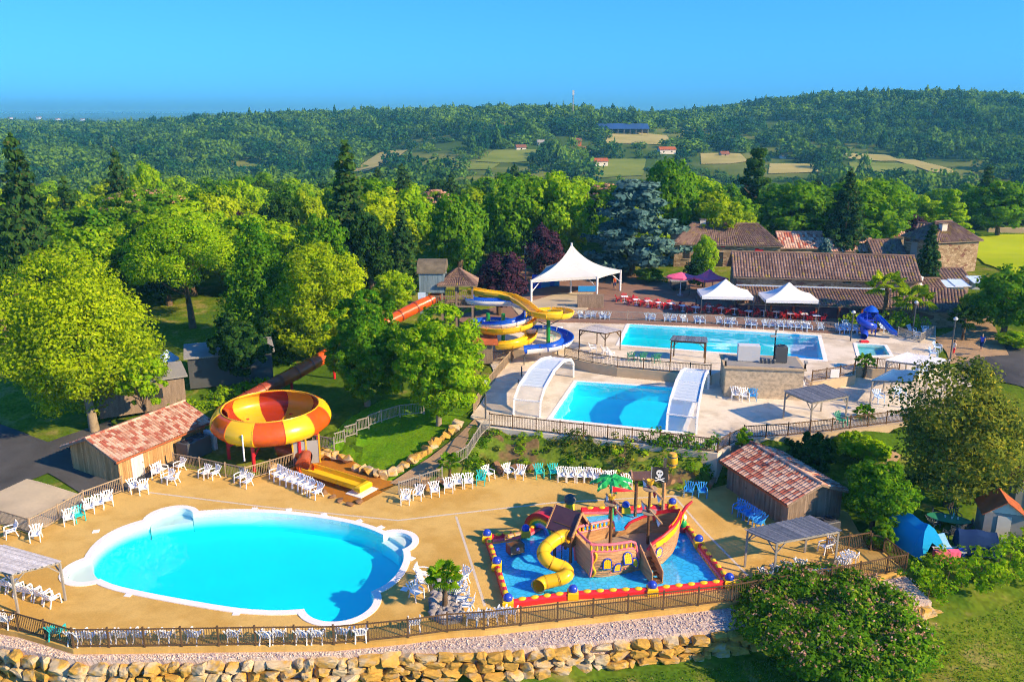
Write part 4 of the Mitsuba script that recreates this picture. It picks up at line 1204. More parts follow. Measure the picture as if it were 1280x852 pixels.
for sd in (-1, 1):
    m = MB(); m.tube([hullpt(0.0, s, sd, -.03) for s in np.linspace(0, 1, 7)], .09, 6); part(ship, 'stern_post', m, 'p_pink', smooth=40)
    m = MB(); m.tube([hullpt(0.16 + .12 * math.sin(s * 9), s, sd, -.03) for s in np.linspace(0, 1, 12)], .07, 6); part(ship, 'yellow_trim', m, 'p_yellow', smooth=40)
    # aft rail with balusters
    ra = np.linspace(0.0, 3.0, 10)
    lo_ = [hullpt(a, 1, sd, .04) for a in ra]
    for dz, r in ((.04, .075), (.46, .085)):
        m = MB(); m.tube([p + [0, 0, dz] for p in lo_], r, 7); part(ship, 'rail', m, 'p_pink', smooth=40)
    for p in lo_[::1]:
        m = MB(); m.lathe([(.05, .06), (.09, .16), (.06, .3), (.08, .42)], 8, p); part(ship, 'baluster', m, 'p_yellow', smooth=40)
    m = MB(); m.tube([hullpt(3.0, 1, sd, .04) + [0, 0, .46], hullpt(3.1, 1, sd, .02) + [0, 0, .2], hullpt(3.15, 1, sd, -.02) + [0, 0, .1], hullpt(3.2, .8, sd, -.04)], .085, 7); part(ship, 'scroll', m, 'p_pink', smooth=40)
    # bow rim
    rb = np.linspace(3.95, LEN, 12)
    m = MB(); m.tube([hullpt(a, 1, sd, .0) + [0, 0, .05] for a in rb], .10, 7); part(ship, 'bow_rail', m, 'p_red', smooth=40)
    m = MB(); m.sheet([[hullpt(a, .80, sd, -.025) for a in rb[2:]], [hullpt(a, .97, sd, -.03) for a in rb[2:]]]); part(ship, 'bow_stripe', m, 'p_yellow')
m = MB(); m.tube([hullpt(0, 1, -1) + [0, 0, .5], W(-.1, -.5, 2.2), W(-.1, .5, 2.2), hullpt(0, 1, 1) + [0, 0, .5]], .085, 7); part(ship, 'rail', m, 'p_pink', smooth=40)
m = MB(); m.tube([W(LEN - .6, 0, .55), W(LEN - .1, 0, 1.3), W(LEN + .05, 0, 2.3), W(LEN + .55, .05, 2.8), W(LEN + 1.0, .1, 3.0)], [.1, .1, .12, .1, .07], 8); part(ship, 'stem', m, 'p_red', smooth=40)
m = MB(); m.add(*roof_poly([W(LEN, .04, 2.0), W(LEN + .5, .06, 2.62), W(LEN + .42, .06, 2.3), W(LEN + .12, .04, 1.6)], .05)); part(ship, 'figurehead_wing', m, 'p_yellow')
for sd in (-1, 1):   # bow backboard: red with a yellow panel
    m = MB(); m.sheet([[hullpt(a, 1, sd, .1) for a in rb[6:]], [hullpt(a, 1, sd, .12) + [0, 0, .28] for a in rb[6:]]]); part(ship, 'bow_board', m, 'p_red')
    m = MB(); m.sheet([[hullpt(a, 1, sd, .085) + [0, 0, .06] for a in rb[7:]], [hullpt(a, 1, sd, .10) + [0, 0, .22] for a in rb[7:]]]); part(ship, 'bow_panel', m, 'p_yellow')


def window(a, s, sz=.5):
    c = hullpt(a, s, -1, -.035); e = hullpt(a + .1, s, -1, -.035) - c; e /= np.linalg.norm(e)
    up = hullpt(a, s + .15, -1, -.035) - c; up /= np.linalg.norm(up); n = np.cross(e, up); n /= np.linalg.norm(n)
    w_, h_ = sz * .42, sz * .55
    arch = [(-w_, -h_)] + [(w_ * math.cos(th), h_ * .35 + w_ * 1.0 * math.sin(th)) for th in np.linspace(math.pi, 0, 9)] + [(w_, -h_)]
    pt = lambda q, d: c + e * q[0] + up * q[1] + n * d
    t = part(ship, 'window', (np.array([pt(q, .0) for q in arch] + [pt((0, 0), .0)]), [[i, (i + 1) % 11, 11] for i in range(11)]), 'p_black')
    m = MB(); m.tube([pt(q, .01) for q in arch + [arch[0]]], .045, 5); part(t, 'frame', m, 'p_royal', smooth=40)
    for x in (-.30, -.1, .1, .30):
        m = MB(); m.bar(pt((x * sz, -h_ + .02), .02), pt((x * sz, h_ * .35 + w_ * (0.6 if abs(x) > .2 else .93)), .02), .075 * sz / .5, .02, up=n); part(t, 'bar', m, 'p_yellow')
    for y in (-.45, -.2, .05, .30):
        m = MB(); m.bar(pt((-w_ + .03, y * sz), .03), pt((w_ - .03, y * sz), .03), .07 * sz / .5, .02, up=n); part(t, 'bar', m, 'p_yellow')


for a, s, z_ in ((0.95, .60, .58), (2.35, .72, .60), (1.70, .40, .50), (2.95, .50, .54), (4.75, .60, .5)):
    window(a, s, z_)
for a, s in ((.6, .45), (1.4, .55), (2.0, .55), (2.75, .62), (1.3, .2), (2.3, .25), (4.4, .75), (5.2, .8)):
    m = MB(); m.ball(hullpt(a, s, -1, -.03), .06, 1); part(ship, 'rivet', m, 'p_pink', smooth=True)
# stairs at the waist
for k in range(5):
    m = MB(); c = W(3.72, -1.55 - .27 * k, .92 - .19 * k); m.box(c, (.68, .31, .05), rz=SA); part(ship, 'stair_tread', m, 'p_shipdark')
m = MB(); c = W(3.72, -2.75, .05); m.box(c, (.8, .3, .1), rz=SA); part(ship, 'stair_foot', m, 'p_shipdark')
for x in (-.38, .38):
    q = [W(3.72 + x, -1.35, 1.75), W(3.72 + x, -2.85, .72), W(3.72 + x, -2.85, .0), W(3.72 + x, -1.35, .0 if x > 9 else .25)]
    dd = np.array([sc_, ss_, 0]) * .05
    v = np.array(q + [p + dd for p in q]); part(ship, 'stair_side', (v, [[0, 1, 2, 3], [7, 6, 5, 4], [1, 0, 4, 5], [2, 1, 5, 6], [3, 2, 6, 7], [0, 3, 7, 4]]), 'p_ship')
# masts, tops, yards and furled sails


def mast(a, b, z0, z1, tops, yards, r=.10):
    m = MB(); m.tube([W(a, b, z0), W(a, b, z1)], [r, r * .8], 9); t = part(ship, 'mast', m, 'p_shipdark', smooth=40)
    for z in tops:
        m = MB(); m.lathe([(.01, -.06), (.42, -.03), (.46, .04), (.40, .06), (.01, .06)], 16, W(a, b, z)); part(t, 'crow_nest', m, 'p_shipgrey', smooth=30)
    for z, da, ln in yards:
        p, q = W(a - .25, b + .55 * ln, z + .45 * ln), W(a + .35, b - 1.0 * ln, z - .4 * ln)
        m = MB(); m.tube([p, q], .06, 6); part(t, 'yard', m, 'p_ship', smooth=40)
        for f0, f1, mt in ((.04, .22, 'p_white'), (.26, .45, 'p_red'), (.55, .72, 'p_red'), (.76, .95, 'p_white')):
            fs = np.linspace(f0, f1, 6)
            m = MB(); m.sheet([[p + (q - p) * f - [0, 0, .03] for f in fs], [p + (q - p) * f + [-.06, -.05, -.05 - .34 * math.sin((f - f0) / (f1 - f0) * math.pi)] for f in fs]])
            part(t, 'sail', m, mt, smooth=True)
    return t


mt1 = mast(2.15, .25, .95, 4.05, (3.75,), ((3.55, 0, .8), (4.0, 0, .55)))
mt2 = mast(4.75, -.15, .95, 4.9, (2.95, 4.45), ((3.05, 0, 1.0), (4.5, 0, .9)))
for t_, (a, b, z) in ((mt1, (2.15, .25, 4.0)), (mt2, (4.75, -.15, 4.72))):
    m = MB(); m.lathe([(.15, 0), (.2, .1), (.25, .3), (.22, .3), (.01, .1)], 9, W(a, b, z)); part(t_, 'lookout_tub', m, 'p_gold', smooth=30)
m = MB(); m.tube([W(2.15, .25, 4.05), W(2.15, .25, 4.85)], .035, 6); f1 = part(mt1, 'flagstaff', m, 'p_grey')
m = MB(); m.add([W(2.15, .25, 4.82), W(2.15, .25, 4.45), W(3.1, .15, 4.38), W(4.0, .3, 4.22)], [[0, 1, 2], [0, 2, 3]]); part(mt1, 'pennant', m, 'p_red')
m = MB(); m.tube([W(4.9, 0, 4.5), W(4.9, 0, 5.75)], .035, 6); part(mt2, 'flagstaff', m, 'p_grey')
fx = np.linspace(0, 1, 12)
fl = lambda x, z, d=0: W(4.92 + x * 1.25, -.02 + .10 * math.sin(x * 6) - d, 5.7 - .12 * x - z * .95)
m = MB(); m.sheet([[fl(x, z) for x in fx] for z in (0, .5, 1)]); fg = part(mt2, 'flag', m, 'p_black', smooth=True)
m = MB(); n = 14; ring = [fl(.48 + .17 * math.cos(t_), .40 - .22 * math.sin(t_), .02) for t_ in np.linspace(0, 2 * math.pi, n, endpoint=False)]
m.add(ring + [fl(.48, .40, .025)], [[i, (i + 1) % n, n] for i in range(n)])
m.sheet([[fl(.40, .55, .02), fl(.56, .55, .02)], [fl(.41, .72, .02), fl(.55, .72, .02)]])
part(fg, 'skull', m, 'p_white')
m = MB()
for ex in (.42, .54):
    r_ = [fl(ex + .04 * math.cos(t_), .40 - .055 * math.sin(t_), .04) for t_ in np.linspace(0, 2 * math.pi, 8, endpoint=False)]; m.add(r_, [[0, i, i + 1] for i in range(1, 7)])
part(fg, 'eye_sockets', m, 'p_black')
m = MB()
for za, zb in ((.70, .92), (.92, .70)):
    m.bar(fl(.25, za, .03), fl(.72, zb, .03), .06, .02, up=(0, 1, 0))
part(fg, 'crossed_bones', m, 'p_white')
# cabin at the stern with a gable roof
HC = np.array([3.5, 47.2, 0]); HA = math.radians(-38)
cab = part(ship, 'cabin', MB().box((0, 0, 1.75), (1.35, 1.35, 1.45)).moved(HC, HA), 'p_shipdark')
for s in (-1, 1):
    e = .98
    q = [(-.95, s * e, 2.05), (.95, s * e, 2.05), (.95, 0, 3.25), (-.95, 0, 3.25)]
    v, f = roof_poly(q, .09); m = MB(); m.add(v, f); part(cab, 'roof', m.moved(HC, HA), 'm_purple')
    for x in (-.97, .97):
        m = MB(); m.bar((x, s * (e + .02), 2.02), (x, 0, 3.24), .07, .16); part(cab, 'bargeboard', m.moved(HC, HA), 'p_ship')
m = MB(); m.add([(.68, -.7, 2.4), (.68, .7, 2.4), (.68, 0, 3.1)], [[0, 1, 2]]); part(cab, 'gable', m.moved(HC, HA), 'p_shipdark')
for x in (-.6, .6):
    for y in (-.6, .6):
        m = MB(); m.box((x, y, .55), (.14, .14, 1.1)); part(cab, 'leg', m.moved(HC, HA), 'p_shipdark')
# second mast platform with barrel, behind the bow
PC = site(797, 655, 0.0) + [0, 1.2, 0]
m = MB(); m.tube([PC + [0, 0, 0], PC + [0, 0, 2.6]], .12, 8); tw = part(ship, 'platform_post', m, 'p_shipdark', smooth=40)
m = MB(); m.box(PC + [.9, .3, 2.9], (2.6, 1.3, .1), rz=.1); part(ship, 'lookout_roof', m, 'p_shipdark')
for dx in (-.35, 2.1):
    m = MB(); m.bar(PC + [dx, -.35, 2.97], PC + [dx + .1, .95, 2.97], .1, .14); part(ship, 'lookout_beam', m, 'p_ship')
m = MB(); m.tube([PC + [2.0, .6, 0], PC + [2.0, .6, 4.0]], .12, 8); part(ship, 'platform_post', m, 'p_ship', smooth=40)
m = MB(); m.lathe([(.25, 0), (.34, .3), (.36, .5), (.34, .7), (.25, 1.0), (.01, 1.0)], 12, PC + [2.5, .6, 3.4]); br = part(ship, 'barrel', m, 'p_gold', smooth=30)
for z in (.2, .75):
    m = MB(); m.lathe([(.355, z), (.375, z + .04), (.355, z + .08)], 12, PC + [2.5, .6, 3.4]); part(br, 'hoop', m, 'p_darkgrey')
# yellow tube slide from the cabin
tp = [site(712, 670, 1.9), site(699, 671, 1.85), site(686, 680, 1.7), site(679, 690, 1.5), site(684, 700, 1.25), site(696, 706, 1.02), site(707, 711, .85), site(708, 719, .7), site(696, 724, .55), site(682, 727, .42), site(673, 732, .36)]
tp = CubicSpline(np.arange(len(tp)), np.array(tp))(np.linspace(0, len(tp) - 1, 37))
sl = thing('tube_slide', 'bright yellow curling tube slide leading from the ship cabin into the water', 'slide')
for k in range(0, 36, 4):
    m = MB(); seg_ = tp[k:k + 5]; m.tube(seg_, .40, 16, cap=False); m.tube(seg_, .365, 16, cap=False); s_ = part(sl, 'tube_section', m, 'p_yellow', smooth=True)
    m = MB(); m.tube([tp[k] , tp[k] + (tp[k + 1] - tp[k]) * .25], .435, 16, cap=False); part(s_, 'flange', m, 'p_gold', smooth=True)
for u, v in ((703, 692),):
    q = site(702, 700); m = MB(); m.tube([q, q + [0, 0, 1.6]], .04, 6); part(sl, 'prop', m, 'p_darkgrey')
m = MB(); m.tube([tp[-1], tp[-1] + (tp[-1] - tp[-2]) * .3], [.42, .46], 16, cap=False); part(sl, 'mouth_rim', m, 'p_gold', smooth=True)
# toy palm behind the ship
t = thing('toy_palm', 'plastic palm with bright green fronds standing behind the front mast', 'play structure')
PB = site(764, 668) + [0, .6, 0]
m = MB(); m.tube([PB, PB + [.05, 0, 2.0], PB + [0, 0, 3.7]], [.2, .16, .13], 9); part(t, 'trunk', m, 'p_leafgreen', smooth=40)
for k in range(7):
    a = k * 2 * math.pi / 7 + .3
    d = np.array([math.cos(a), math.sin(a), 0]); s = np.array([-d[1], d[0], 0])
    rows = []
    for x in np.linspace(0, 1, 7):
        c = PB + [0, 0, 3.75] + d * x * 1.45 + np.array([0, 0, .35 * x - .75 * x * x])
        wd = .36 * math.sin(math.pi * min(.97, x * .85 + .12)) * (1 + .25 * (-1) ** int(x * 6))
        rows.append([c - s * wd - [0, 0, .12], c + [0, 0, .05], c + s * wd - [0, 0, .12]])
    m = MB(); m.sheet(rows); part(t, 'frond', m, 'p_leafgreen')
# toy bird perched at the bow
t = thing('toy_bird', 'white and green toy bird perched on the border behind the bow', 'play structure')
q = site(853, 664); m = MB(); m.ball(q + [0, 0, .62], .30, 2, (.85, .9, 1.15)); part(t, 'body', m, 'p_leafgreen', smooth=True)
m = MB(); m.ball(q + [0, 0, 1.05], .24, 2); part(t, 'head', m, 'p_white', smooth=True)
m = MB(); m.lathe([(.09, 0), (.06, .12), (.005, .22)], 8); v, f = m.mesh(); part(t, 'beak', (np.c_[v[:, 0], -v[:, 2], v[:, 1]] + q + [0, -.2, 1.02], f), 'p_yellow')
m = MB(); m.lathe([(.2, 0), (.2, .4)], 8, q); part(t, 'perch', m, 'p_red')
# round spray dome at the back of the cabin
t = thing('spray_dome', 'dark domed spray post with yellow foot between rainbow arch and cabin', 'play structure')
q = site(712, 648); m = MB(); m.lathe([(.34, 0), (.32, .9), (.3, 1.2)], 12, q); part(t, 'foot', m, 'p_yellow', smooth=30)
m = MB(); m.ball(q + [0, 0, 1.45], .42, 2, (1, 1, .9)); part(t, 'dome', m, 'p_darkgrey', smooth=True)


# ------------------------------------------------------------------ the bowl slide
BC = site(343, 566, 0.0); BC = np.array([BC[0], BC[1], -0.28])
t = thing('bowl_slide', 'giant orange and yellow bowl water slide on red posts', 'water slide')
PROF = [(0.7, 2.1), (2.6, 2.2), (3.7, 2.35), (4.35, 2.65), (4.68, 3.1), (4.66, 3.55), (4.35, 4.05), (3.8, 4.35)]
PR = CubicSpline(np.linspace(0, 1, len(PROF)), PROF)(np.linspace(0, 1, 22))
PI = PR + np.c_[-0.07 * np.sin(np.linspace(0, 1, 22) * 2.2), 0.07 * np.cos(np.linspace(0, 1, 22) * 2.6)]
for k in range(12):
    a0, a1 = math.radians(-122 + 30 * k), math.radians(-92 + 30 * k - 0.25)
    col = 'p_yellow' if k % 2 == 0 else 'p_orange'
    m = MB(); m.lathe(PR, 10, BC, a0, a1)
    m.lathe([PR[-1], PI[-1]], 10, BC, a0, a1)
    bp_ = part(t, 'bowl_panel', m, col, smooth=40)
    m = MB(); m.lathe(PI, 10, BC, a0, a1); part(bp_, 'inner_skin', m, 'p_gold' if k % 2 == 0 else 'p_maroon', smooth=40)
    m = MB(); aa = a1 + .004
    m.tube([BC + [r * math.cos(aa) * 1.004, r * math.sin(aa) * 1.004, z] for r, z in PR[6:]], .035, 5); part(t, 'panel_seam', m, col, smooth=40)
m = MB(); m.tube([BC + [3.8 * math.cos(a), 3.8 * math.sin(a), 4.37] for a in np.linspace(0, 2 * math.pi, 49)], .05, 6); part(t, 'rim', m, 'p_gold', smooth=40)
for k in range(6):
    a = math.radians(-100 + 60 * k); p = BC + [3.5 * math.cos(a), 3.5 * math.sin(a), 0]
    m = MB(); m.tube([p, p + [0, 0, 2.4]], .14, 10); q = part(t, 'post', m, 'p_red', smooth=40)
    m = MB(); m.lathe([(.28, 0), (.28, .06), (.01, .06)], 10, p); part(q, 'base_plate', m, 'p_red')
    m = MB(); m.tube([p + [0, 0, 1.3], BC + [1.6 * math.cos(a), 1.6 * math.sin(a), 2.15]], .08, 7); part(t, 'strut', m, 'p_red', smooth=40)
m = MB(); a = math.radians(-101); m.tube([BC + [4.72 * math.cos(a), 4.72 * math.sin(a), z] for z in (3.7, 3.1, 2.4, 1.6)], .06, 6); part(t, 'water_pipe', m, 'p_white', smooth=40)
m = MB(); m.tube([BC + [.4, .3, 2.1], BC + [1.2, -1.4, 1.2], site(383, 570, .62), site(378, 581, .62)], [.75, .7, .58, .55], 14); part(t, 'exit_tube', m, 'p_rust', smooth=True)
mo = site(382, 583, .60)
m = MB(); dd = np.array([.35, -1.0, 0]) / 1.06
m.tube([mo, mo + dd * .4], [.52, .62], 18, cap=False); m.tube([mo, mo + dd * .4], [.46, .56], 18, cap=False); part(t, 'exit_mouth', m, 'p_orange', smooth=True)
m = MB(); m.box((0, 0, 0.95), (2.0, .12, 1.9)); sb = part(t, 'exit_board', m.moved(site(384, 579), .25), 'p_grey')
for x in (-1.02, 0, 1.02):
    m = MB(); m.box((x, -.03, 1.2), (.12, .16, 2.4)); part(sb, 'board_post', m.moved(site(384, 579), .25), 'p_gold')
# feeding tube from the tower
tp = [at_range(552, 368, 87.5), at_range(520, 384, 85.5), at_range(480, 405, 82.5), at_range(440, 427, 79.5), at_range(405, 446, 76), at_range(370, 466, 73), at_range(330, 487, 70), at_range(295, 506, 67.8), at_range(279, 516, 65.8), at_range(275, 520, 64.2)]
tpc = CubicSpline(np.arange(len(tp)), np.array(tp))(np.linspace(0, len(tp) - 1, 55))
ft = thing('tube_slide', 'long orange enclosed tube slide running from the tower down to the bowl', 'water slide')
for k in range(0, 54, 3):
    m = MB(); m.tube(tpc[k:k + 4], .62, 14, cap=False); m.tube(tpc[k:k + 4], .57, 14, cap=False)
    s_ = part(ft, 'tube_section', m, 'p_orange' if k < 33 else 'p_rust', smooth=True)
    m = MB(); m.tube([tpc[k], tpc[k] + (tpc[k + 1] - tpc[k]) * .22], .69, 14, cap=False); part(s_, 'flange', m, 'p_rust', smooth=True)
for k in (12, 22, 31, 40):
    p = tpc[k]; m = MB(); m.tube([[p[0], p[1], gz(p[0], p[1]) - .2], p - [0, 0, .5]], .13, 9); part(ft, 'post', m, 'p_red', smooth=40)
# run-out flume
A_, B_ = site(384, 588, .32), site(451, 609, .28)
ro = thing('slide_runout', 'yellow open chute carrying water from the bowl across the orange landing', 'water slide')
prof = [(-.62, .42), (-.56, .42), (-.5, .06), (.5, .06), (.56, .42), (.62, .42), (.55, 0), (-.55, 0)]
for k in range(3):
    m = MB(); m.sweep([A_ + (B_ - A_) * (k / 3), A_ + (B_ - A_) * ((k + .5) / 3), A_ + (B_ - A_) * ((k + .99) / 3)], prof); part(ro, 'chute_section', m, 'p_yellow')
d = (B_ - A_) / np.linalg.norm(B_ - A_)
m = MB(); c = B_ + d * .25; m.box(c + [0, 0, .12], (.55, 1.35, .5), rz=math.atan2(d[1], d[0]), bev=.12); part(ro, 'end_block', m, 'p_yellow')
m = MB(); m.box(B_ + d * .1 + [0, 0, -.26], (1.5, 1.9, .05), rz=math.atan2(d[1], d[0])); part(ro, 'base_slab', m, 'm_coping')

# ------------------------------------------------------------------ flume slides and their tower
G3 = L3
TX = at_range(572, 400, 88.0); TX = np.array([TX[0], TX[1], 0])


def flume(name, label, pts, inner, outer, w=.62):
    t = thing(name, label, 'water slide')
    p = np.array(pts); n = len(p)
    th = np.linspace(math.pi * 0.97, math.pi * 2.03, 11)
    po = [(w * math.cos(a), w * math.sin(a) + w * .6) for a in th]
    pi_ = [((w - .06) * math.cos(a), (w - .06) * math.sin(a) + w * .6 + .015) for a in th]
    for k in range(0, n - 1, 4):
        s_ = p[k:k + 5]
        if len(s_) < 3: continue
        m = MB(); m.sweep(s_, po, closed=False); q = part(t, 'flume_section', m, outer, smooth=40)
        m = MB(); m.sweep(s_, pi_, closed=False); part(q, 'channel', m, inner, smooth=40)
        for e in (0, -1):
            m = MB(); m.sweep(s_, [(po[e][0] * 1.06, po[e][1] - .03), (po[e][0] * 1.06, po[e][1] + .05), (pi_[e][0] * .97, pi_[e][1] + .05), (pi_[e][0] * .97, pi_[e][1] - .03)]); part(q, 'lip', m, inner, smooth=40)
    return t


CL = at_range(629, 405, 84.5)[:2]; CR = at_range(681, 405, 83.0)[:2]
arc = lambda c, r, a0, a1, n: [np.array([c[0] + r * math.cos(math.radians(a)), c[1] + r * math.sin(math.radians(a))]) for a in np.linspace(a0, a1, n)]
# angles: 90 behind, 0 right, -90 front, 180 left
b_xy = [TX[:2] + [1.2, -.4], TX[:2] + [2.6, -1.4]] + arc(CL, 2.75, 75, -90, 14) + arc(CL, 2.75, -105, -360 + 60, 18)[0:] + arc(CR, 2.35, 130, -100, 18) + [CR + np.array([-2.0, -2.75])]
b_z = np.interp(np.arange(len(b_xy)), [0, 2, 15, 33, 51, len(b_xy)], [7.4, 7.0, 5.9, 4.7, 3.75, 3.7])
bp = np.c_[np.array(b_xy), b_z]
bp = CubicSpline(np.arange(len(bp)), bp)(np.linspace(0, len(bp) - 1, 97))
flume('flume_slide', 'open spiral flume, bright blue inside and white outside, right of the tower', bp, 'p_deepblue', 'p_white')
y_xy = [TX[:2] + [1.3, .6], TX[:2] + [4.0, -.1], TX[:2] + [6.2, -1.0]] + arc(CR + [0.4, .8], 2.0, 200, 450, 18) + arc(CR + [.4, .8], 2.0, 455, 520, 5)[1:] + arc(CL + [.3, -.6], 2.7, 20, -350, 30) + arc(CL + [.3, -.6], 2.6, -360, -470, 9)
y_z = np.interp(np.arange(len(y_xy)), [0, 2, 4, 21, 26, 40, 56, len(y_xy)], [8.0, 7.4, 7.0, 6.3, 6.0, 5.1, 4.2, 3.8])
yp = np.c_[np.array(y_xy), y_z]
yp = CubicSpline(np.arange(len(yp)), yp)(np.linspace(0, len(yp) - 1, 105))
flume('flume_slide', 'open spiral flume, bright yellow throughout, twisting round the blue one', yp, 'p_yellow', 'p_yellow')
for c, h in ((CL, 6.6), (CR + [.4, .8], 7.1), (CL + [-1.6, 1.0], 6.4)):
    t = thing('slide_post', ['thick green post in the middle of the left flume spiral', 'thick green post in the middle of the right flume spiral', 'green post behind the left flume spiral'][len([k for k in labels if k.startswith('slide_post') and '__' not in k])], 'post')
    m = MB(); m.tube([[*c, L2 - .3], [*c, h]], .2, 12); part(t, 'pole', m, 'p_greenpost', smooth=40)
    for a in (0.5, 2.6, 4.4):
        m = MB(); m.tube([[*c, h - 1.6], [c[0] + 2.0 * math.cos(a), c[1] + 2.0 * math.sin(a), h - .9 - .4 * a / 4]], .05, 6); part(t, 'bracket', m, 'p_darkgrey', smooth=40)

tw = thing('slide_tower', 'wooden slide tower with a blue-grey boxed stair head and tiled pyramid roof', 'tower')
tx, ty = TX[0], TX[1]
for dx in (-3.3, -1.5, .0, 1.7):
    for dy in (-1.5, 1.3):
        m = MB(); m.box((tx + dx, ty + dy, (L2 + 9.4) / 2), (.2, .2, 9.4 - L2)); part(tw, 'post', m, 'm_greyboard')
m = MB(); m.box((tx - .75, ty - .1, 6.9), (5.4, 3.1, .18)); part(tw, 'platform', m, 'm_greyboard')
for x0, x1, yy in ((-1.4, 1.6, -1.55), (-3.2, -1.6, -1.55), (-1.4, 1.6, 1.35)):
    m = MB(); m.bar((tx + x0, ty + yy, 8.0), (tx + x1, ty + yy, 8.0), .07, .1); part(tw, 'handrail', m, 'm_greyboard')
    m = MB()
    for k in range(int((x1 - x0) / .2)):
        m.box((tx + x0 + .1 + k * .2, ty + yy, 7.5), (.06, .04, .95))
    part(tw, 'railing_bars', m, 'm_greyboard', kind='stuff')
apex = np.array([tx + .15, ty - .1, 10.75]); ev = [np.array([tx + .15 + s * 2.1, ty - .1 + r * 2.0, 9.25]) for s, r in ((-1, -1), (1, -1), (1, 1), (-1, 1))]
for k in range(4):
    a, b_ = ev[k], ev[(k + 1) % 4]
    m = MB(); m.add([a, b_, apex, a - [0, 0, .12], b_ - [0, 0, .12]], [[0, 1, 2], [3, 4, 1], [3, 1, 0]]); part(tw, 'roof_deck', m, 'm_greyboard')
    mm = tiles(a, b_, apex + (b_ - a) * .03, apex - (b_ - a) * .03, .24, .4); part(tw, 'roof_tiles', mm, 'm_oldtile', uv=True, kind='stuff')
bx = np.array([tx - 2.55, ty + .0, 0])
matte('m_bluegrey', board_proc((0.13, 0.19, 0.235), (0.21, 0.28, 0.33)))
for nm, a, b_ in (('box_wall', (-1.3, -1.7), (1.3, -1.7)), ('box_wall', (-1.3, 1.7), (1.3, 1.7)), ('box_wall', (-1.3, -1.7), (-1.3, 1.7)), ('box_wall', (1.3, -1.7), (1.3, 1.7))):
    part(tw, nm, boards(bx[:2] + a, bx[:2] + b_, 8.4, 10.6, w=.22), 'm_bluegrey', uv=True, kind='stuff')
part(tw, 'lower_wall', boards(bx[:2] + (-1.3, -1.6), bx[:2] + (-.4, -1.6), 3.4, 8.35, w=.2), 'm_bluegrey', uv=True, kind='stuff')
def barrel_roof(c, w, L, z, h):
    th = np.linspace(0, math.pi, 13)
    m = MB(); m.sheet([[c + np.array([x, w * math.cos(a), z + h * math.sin(a)]) for a in th] for x in np.linspace(-L, L, 6)])
    m.sheet([[c + np.array([x, w * math.cos(a), z + h * math.sin(a) - .1]) for a in th] for x in (-L, L)])
    for x in (-L, L):
        q = [c + np.array([x, w * math.cos(a), z + h * math.sin(a)]) for a in th]; m.add(np.array(q), [[0, i, i + 1] for i in range(1, 12)])
    return m
matte('m_moss', worn((0.16, 0.135, 0.10), 0.4, 2.0, 8))
part(tw, 'curved_roof', barrel_roof(bx, 1.9, 1.5, 10.55, 1.15), 'm_moss', smooth=35)
m = MB(); m.box((tx - 3.6, ty - 1.75, 8.1), (.8, .06, .7)); part(tw, 'blue_sign', m, 'p_paleblue')
for k in range(14):
    m = MB(); m.box((tx - 1.4 + .23 * k * 1.0, ty + 2.0, 3.6 + .25 * k), (.28, 1.2, .07)); part(tw, 'stair_tread', m, 'm_greyboard')
# small red-roofed kiosk below the slides
k0 = site(606, 452, L1); t = thing('kiosk', 'little kiosk with a faded red roof tucked under the yellow spiral', 'kiosk')
m = MB(); m.box(k0 + [0, 0, 1.0], (1.6, 1.4, 2.0)); part(t, 'wall', m, 'm_greyboard')
v, f = roof_poly([k0 + [-1.2, -1.0, 2.2], k0 + [1.4, -1.1, 2.1], k0 + [1.2, 1.0, 2.9], k0 + [-1.1, 1.0, 2.9]], .1); part(t, 'roof', (v, f), 'm_redroof')


# ------------------------------------------------------------------ telescopic shelters over the covered pool
def shelter(f0, f1, b0, b1, label):
    """f0, f1 the two feet in front; b0, b1 the two feet behind."""
    f0, f1, b0, b1 = (np.array([*p[:2], L1]) for p in (f0, f1, b0, b1))
    t = thing('pool_shelter', label, 'shelter')
    Lh = np.linalg.norm(b0 - f0)
    prof = [(0, 0), (0.01, 1.3), (.12, 2.15), (.38, 2.75), (.64, 2.75), (.88, 2.15), (.99, 1.3), (1, 0)]
    q0 = [f0 + (b0 - f0) * x + [0, 0, z] for x, z in prof]; q1 = [f1 + (b1 - f1) * x + [0, 0, z] for x, z in prof]
    for k in range(7):
        glass = k in (0, 1, 5, 6)
        m = MB()
        if glass:
            m.sheet([[q0[k], q1[k]], [q0[k + 1], q1[k + 1]]]); part(t, 'pane', m, 'g_frost')
        else:
            n = 6
            for j in range(n):
                a = q0[k] + (q0[k + 1] - q0[k]) * j / n; b_ = q1[k] + (q1[k + 1] - q1[k]) * j / n
                c = q1[k] + (q1[k + 1] - q1[k]) * (j + .94) / n; e = q0[k] + (q0[k + 1] - q0[k]) * (j + .94) / n
                v, f = roof_poly([a, b_, c, e], .03); part(t, 'roof_panel', (v, f), 'g_poly')
    for q in (q0, q1):
        m = MB()
        for a, b_ in zip(q[:-1], q[1:]):
            m.bar(a, b_, .22, .16, up=(1, 0, 0.01))
        part(t, 'frame', m, 'p_white')
    for k in (1, 2, 3, 4, 5, 6):
        m = MB(); m.bar(q0[k], q1[k], .1, .1); part(t, 'cross_bar', m, 'p_white')
    return t


shelter(site(642, 518, L1), site(675, 521, L1), site(693, 468, L1), site(717, 471, L1), 'white-framed telescopic pool shelter at the left end of the covered pool')
shelter(site(833, 537, L1), site(870, 542, L1), site(858, 483, L1), site(885, 486, L1), 'white-framed telescopic pool shelter over the right end of the covered pool')

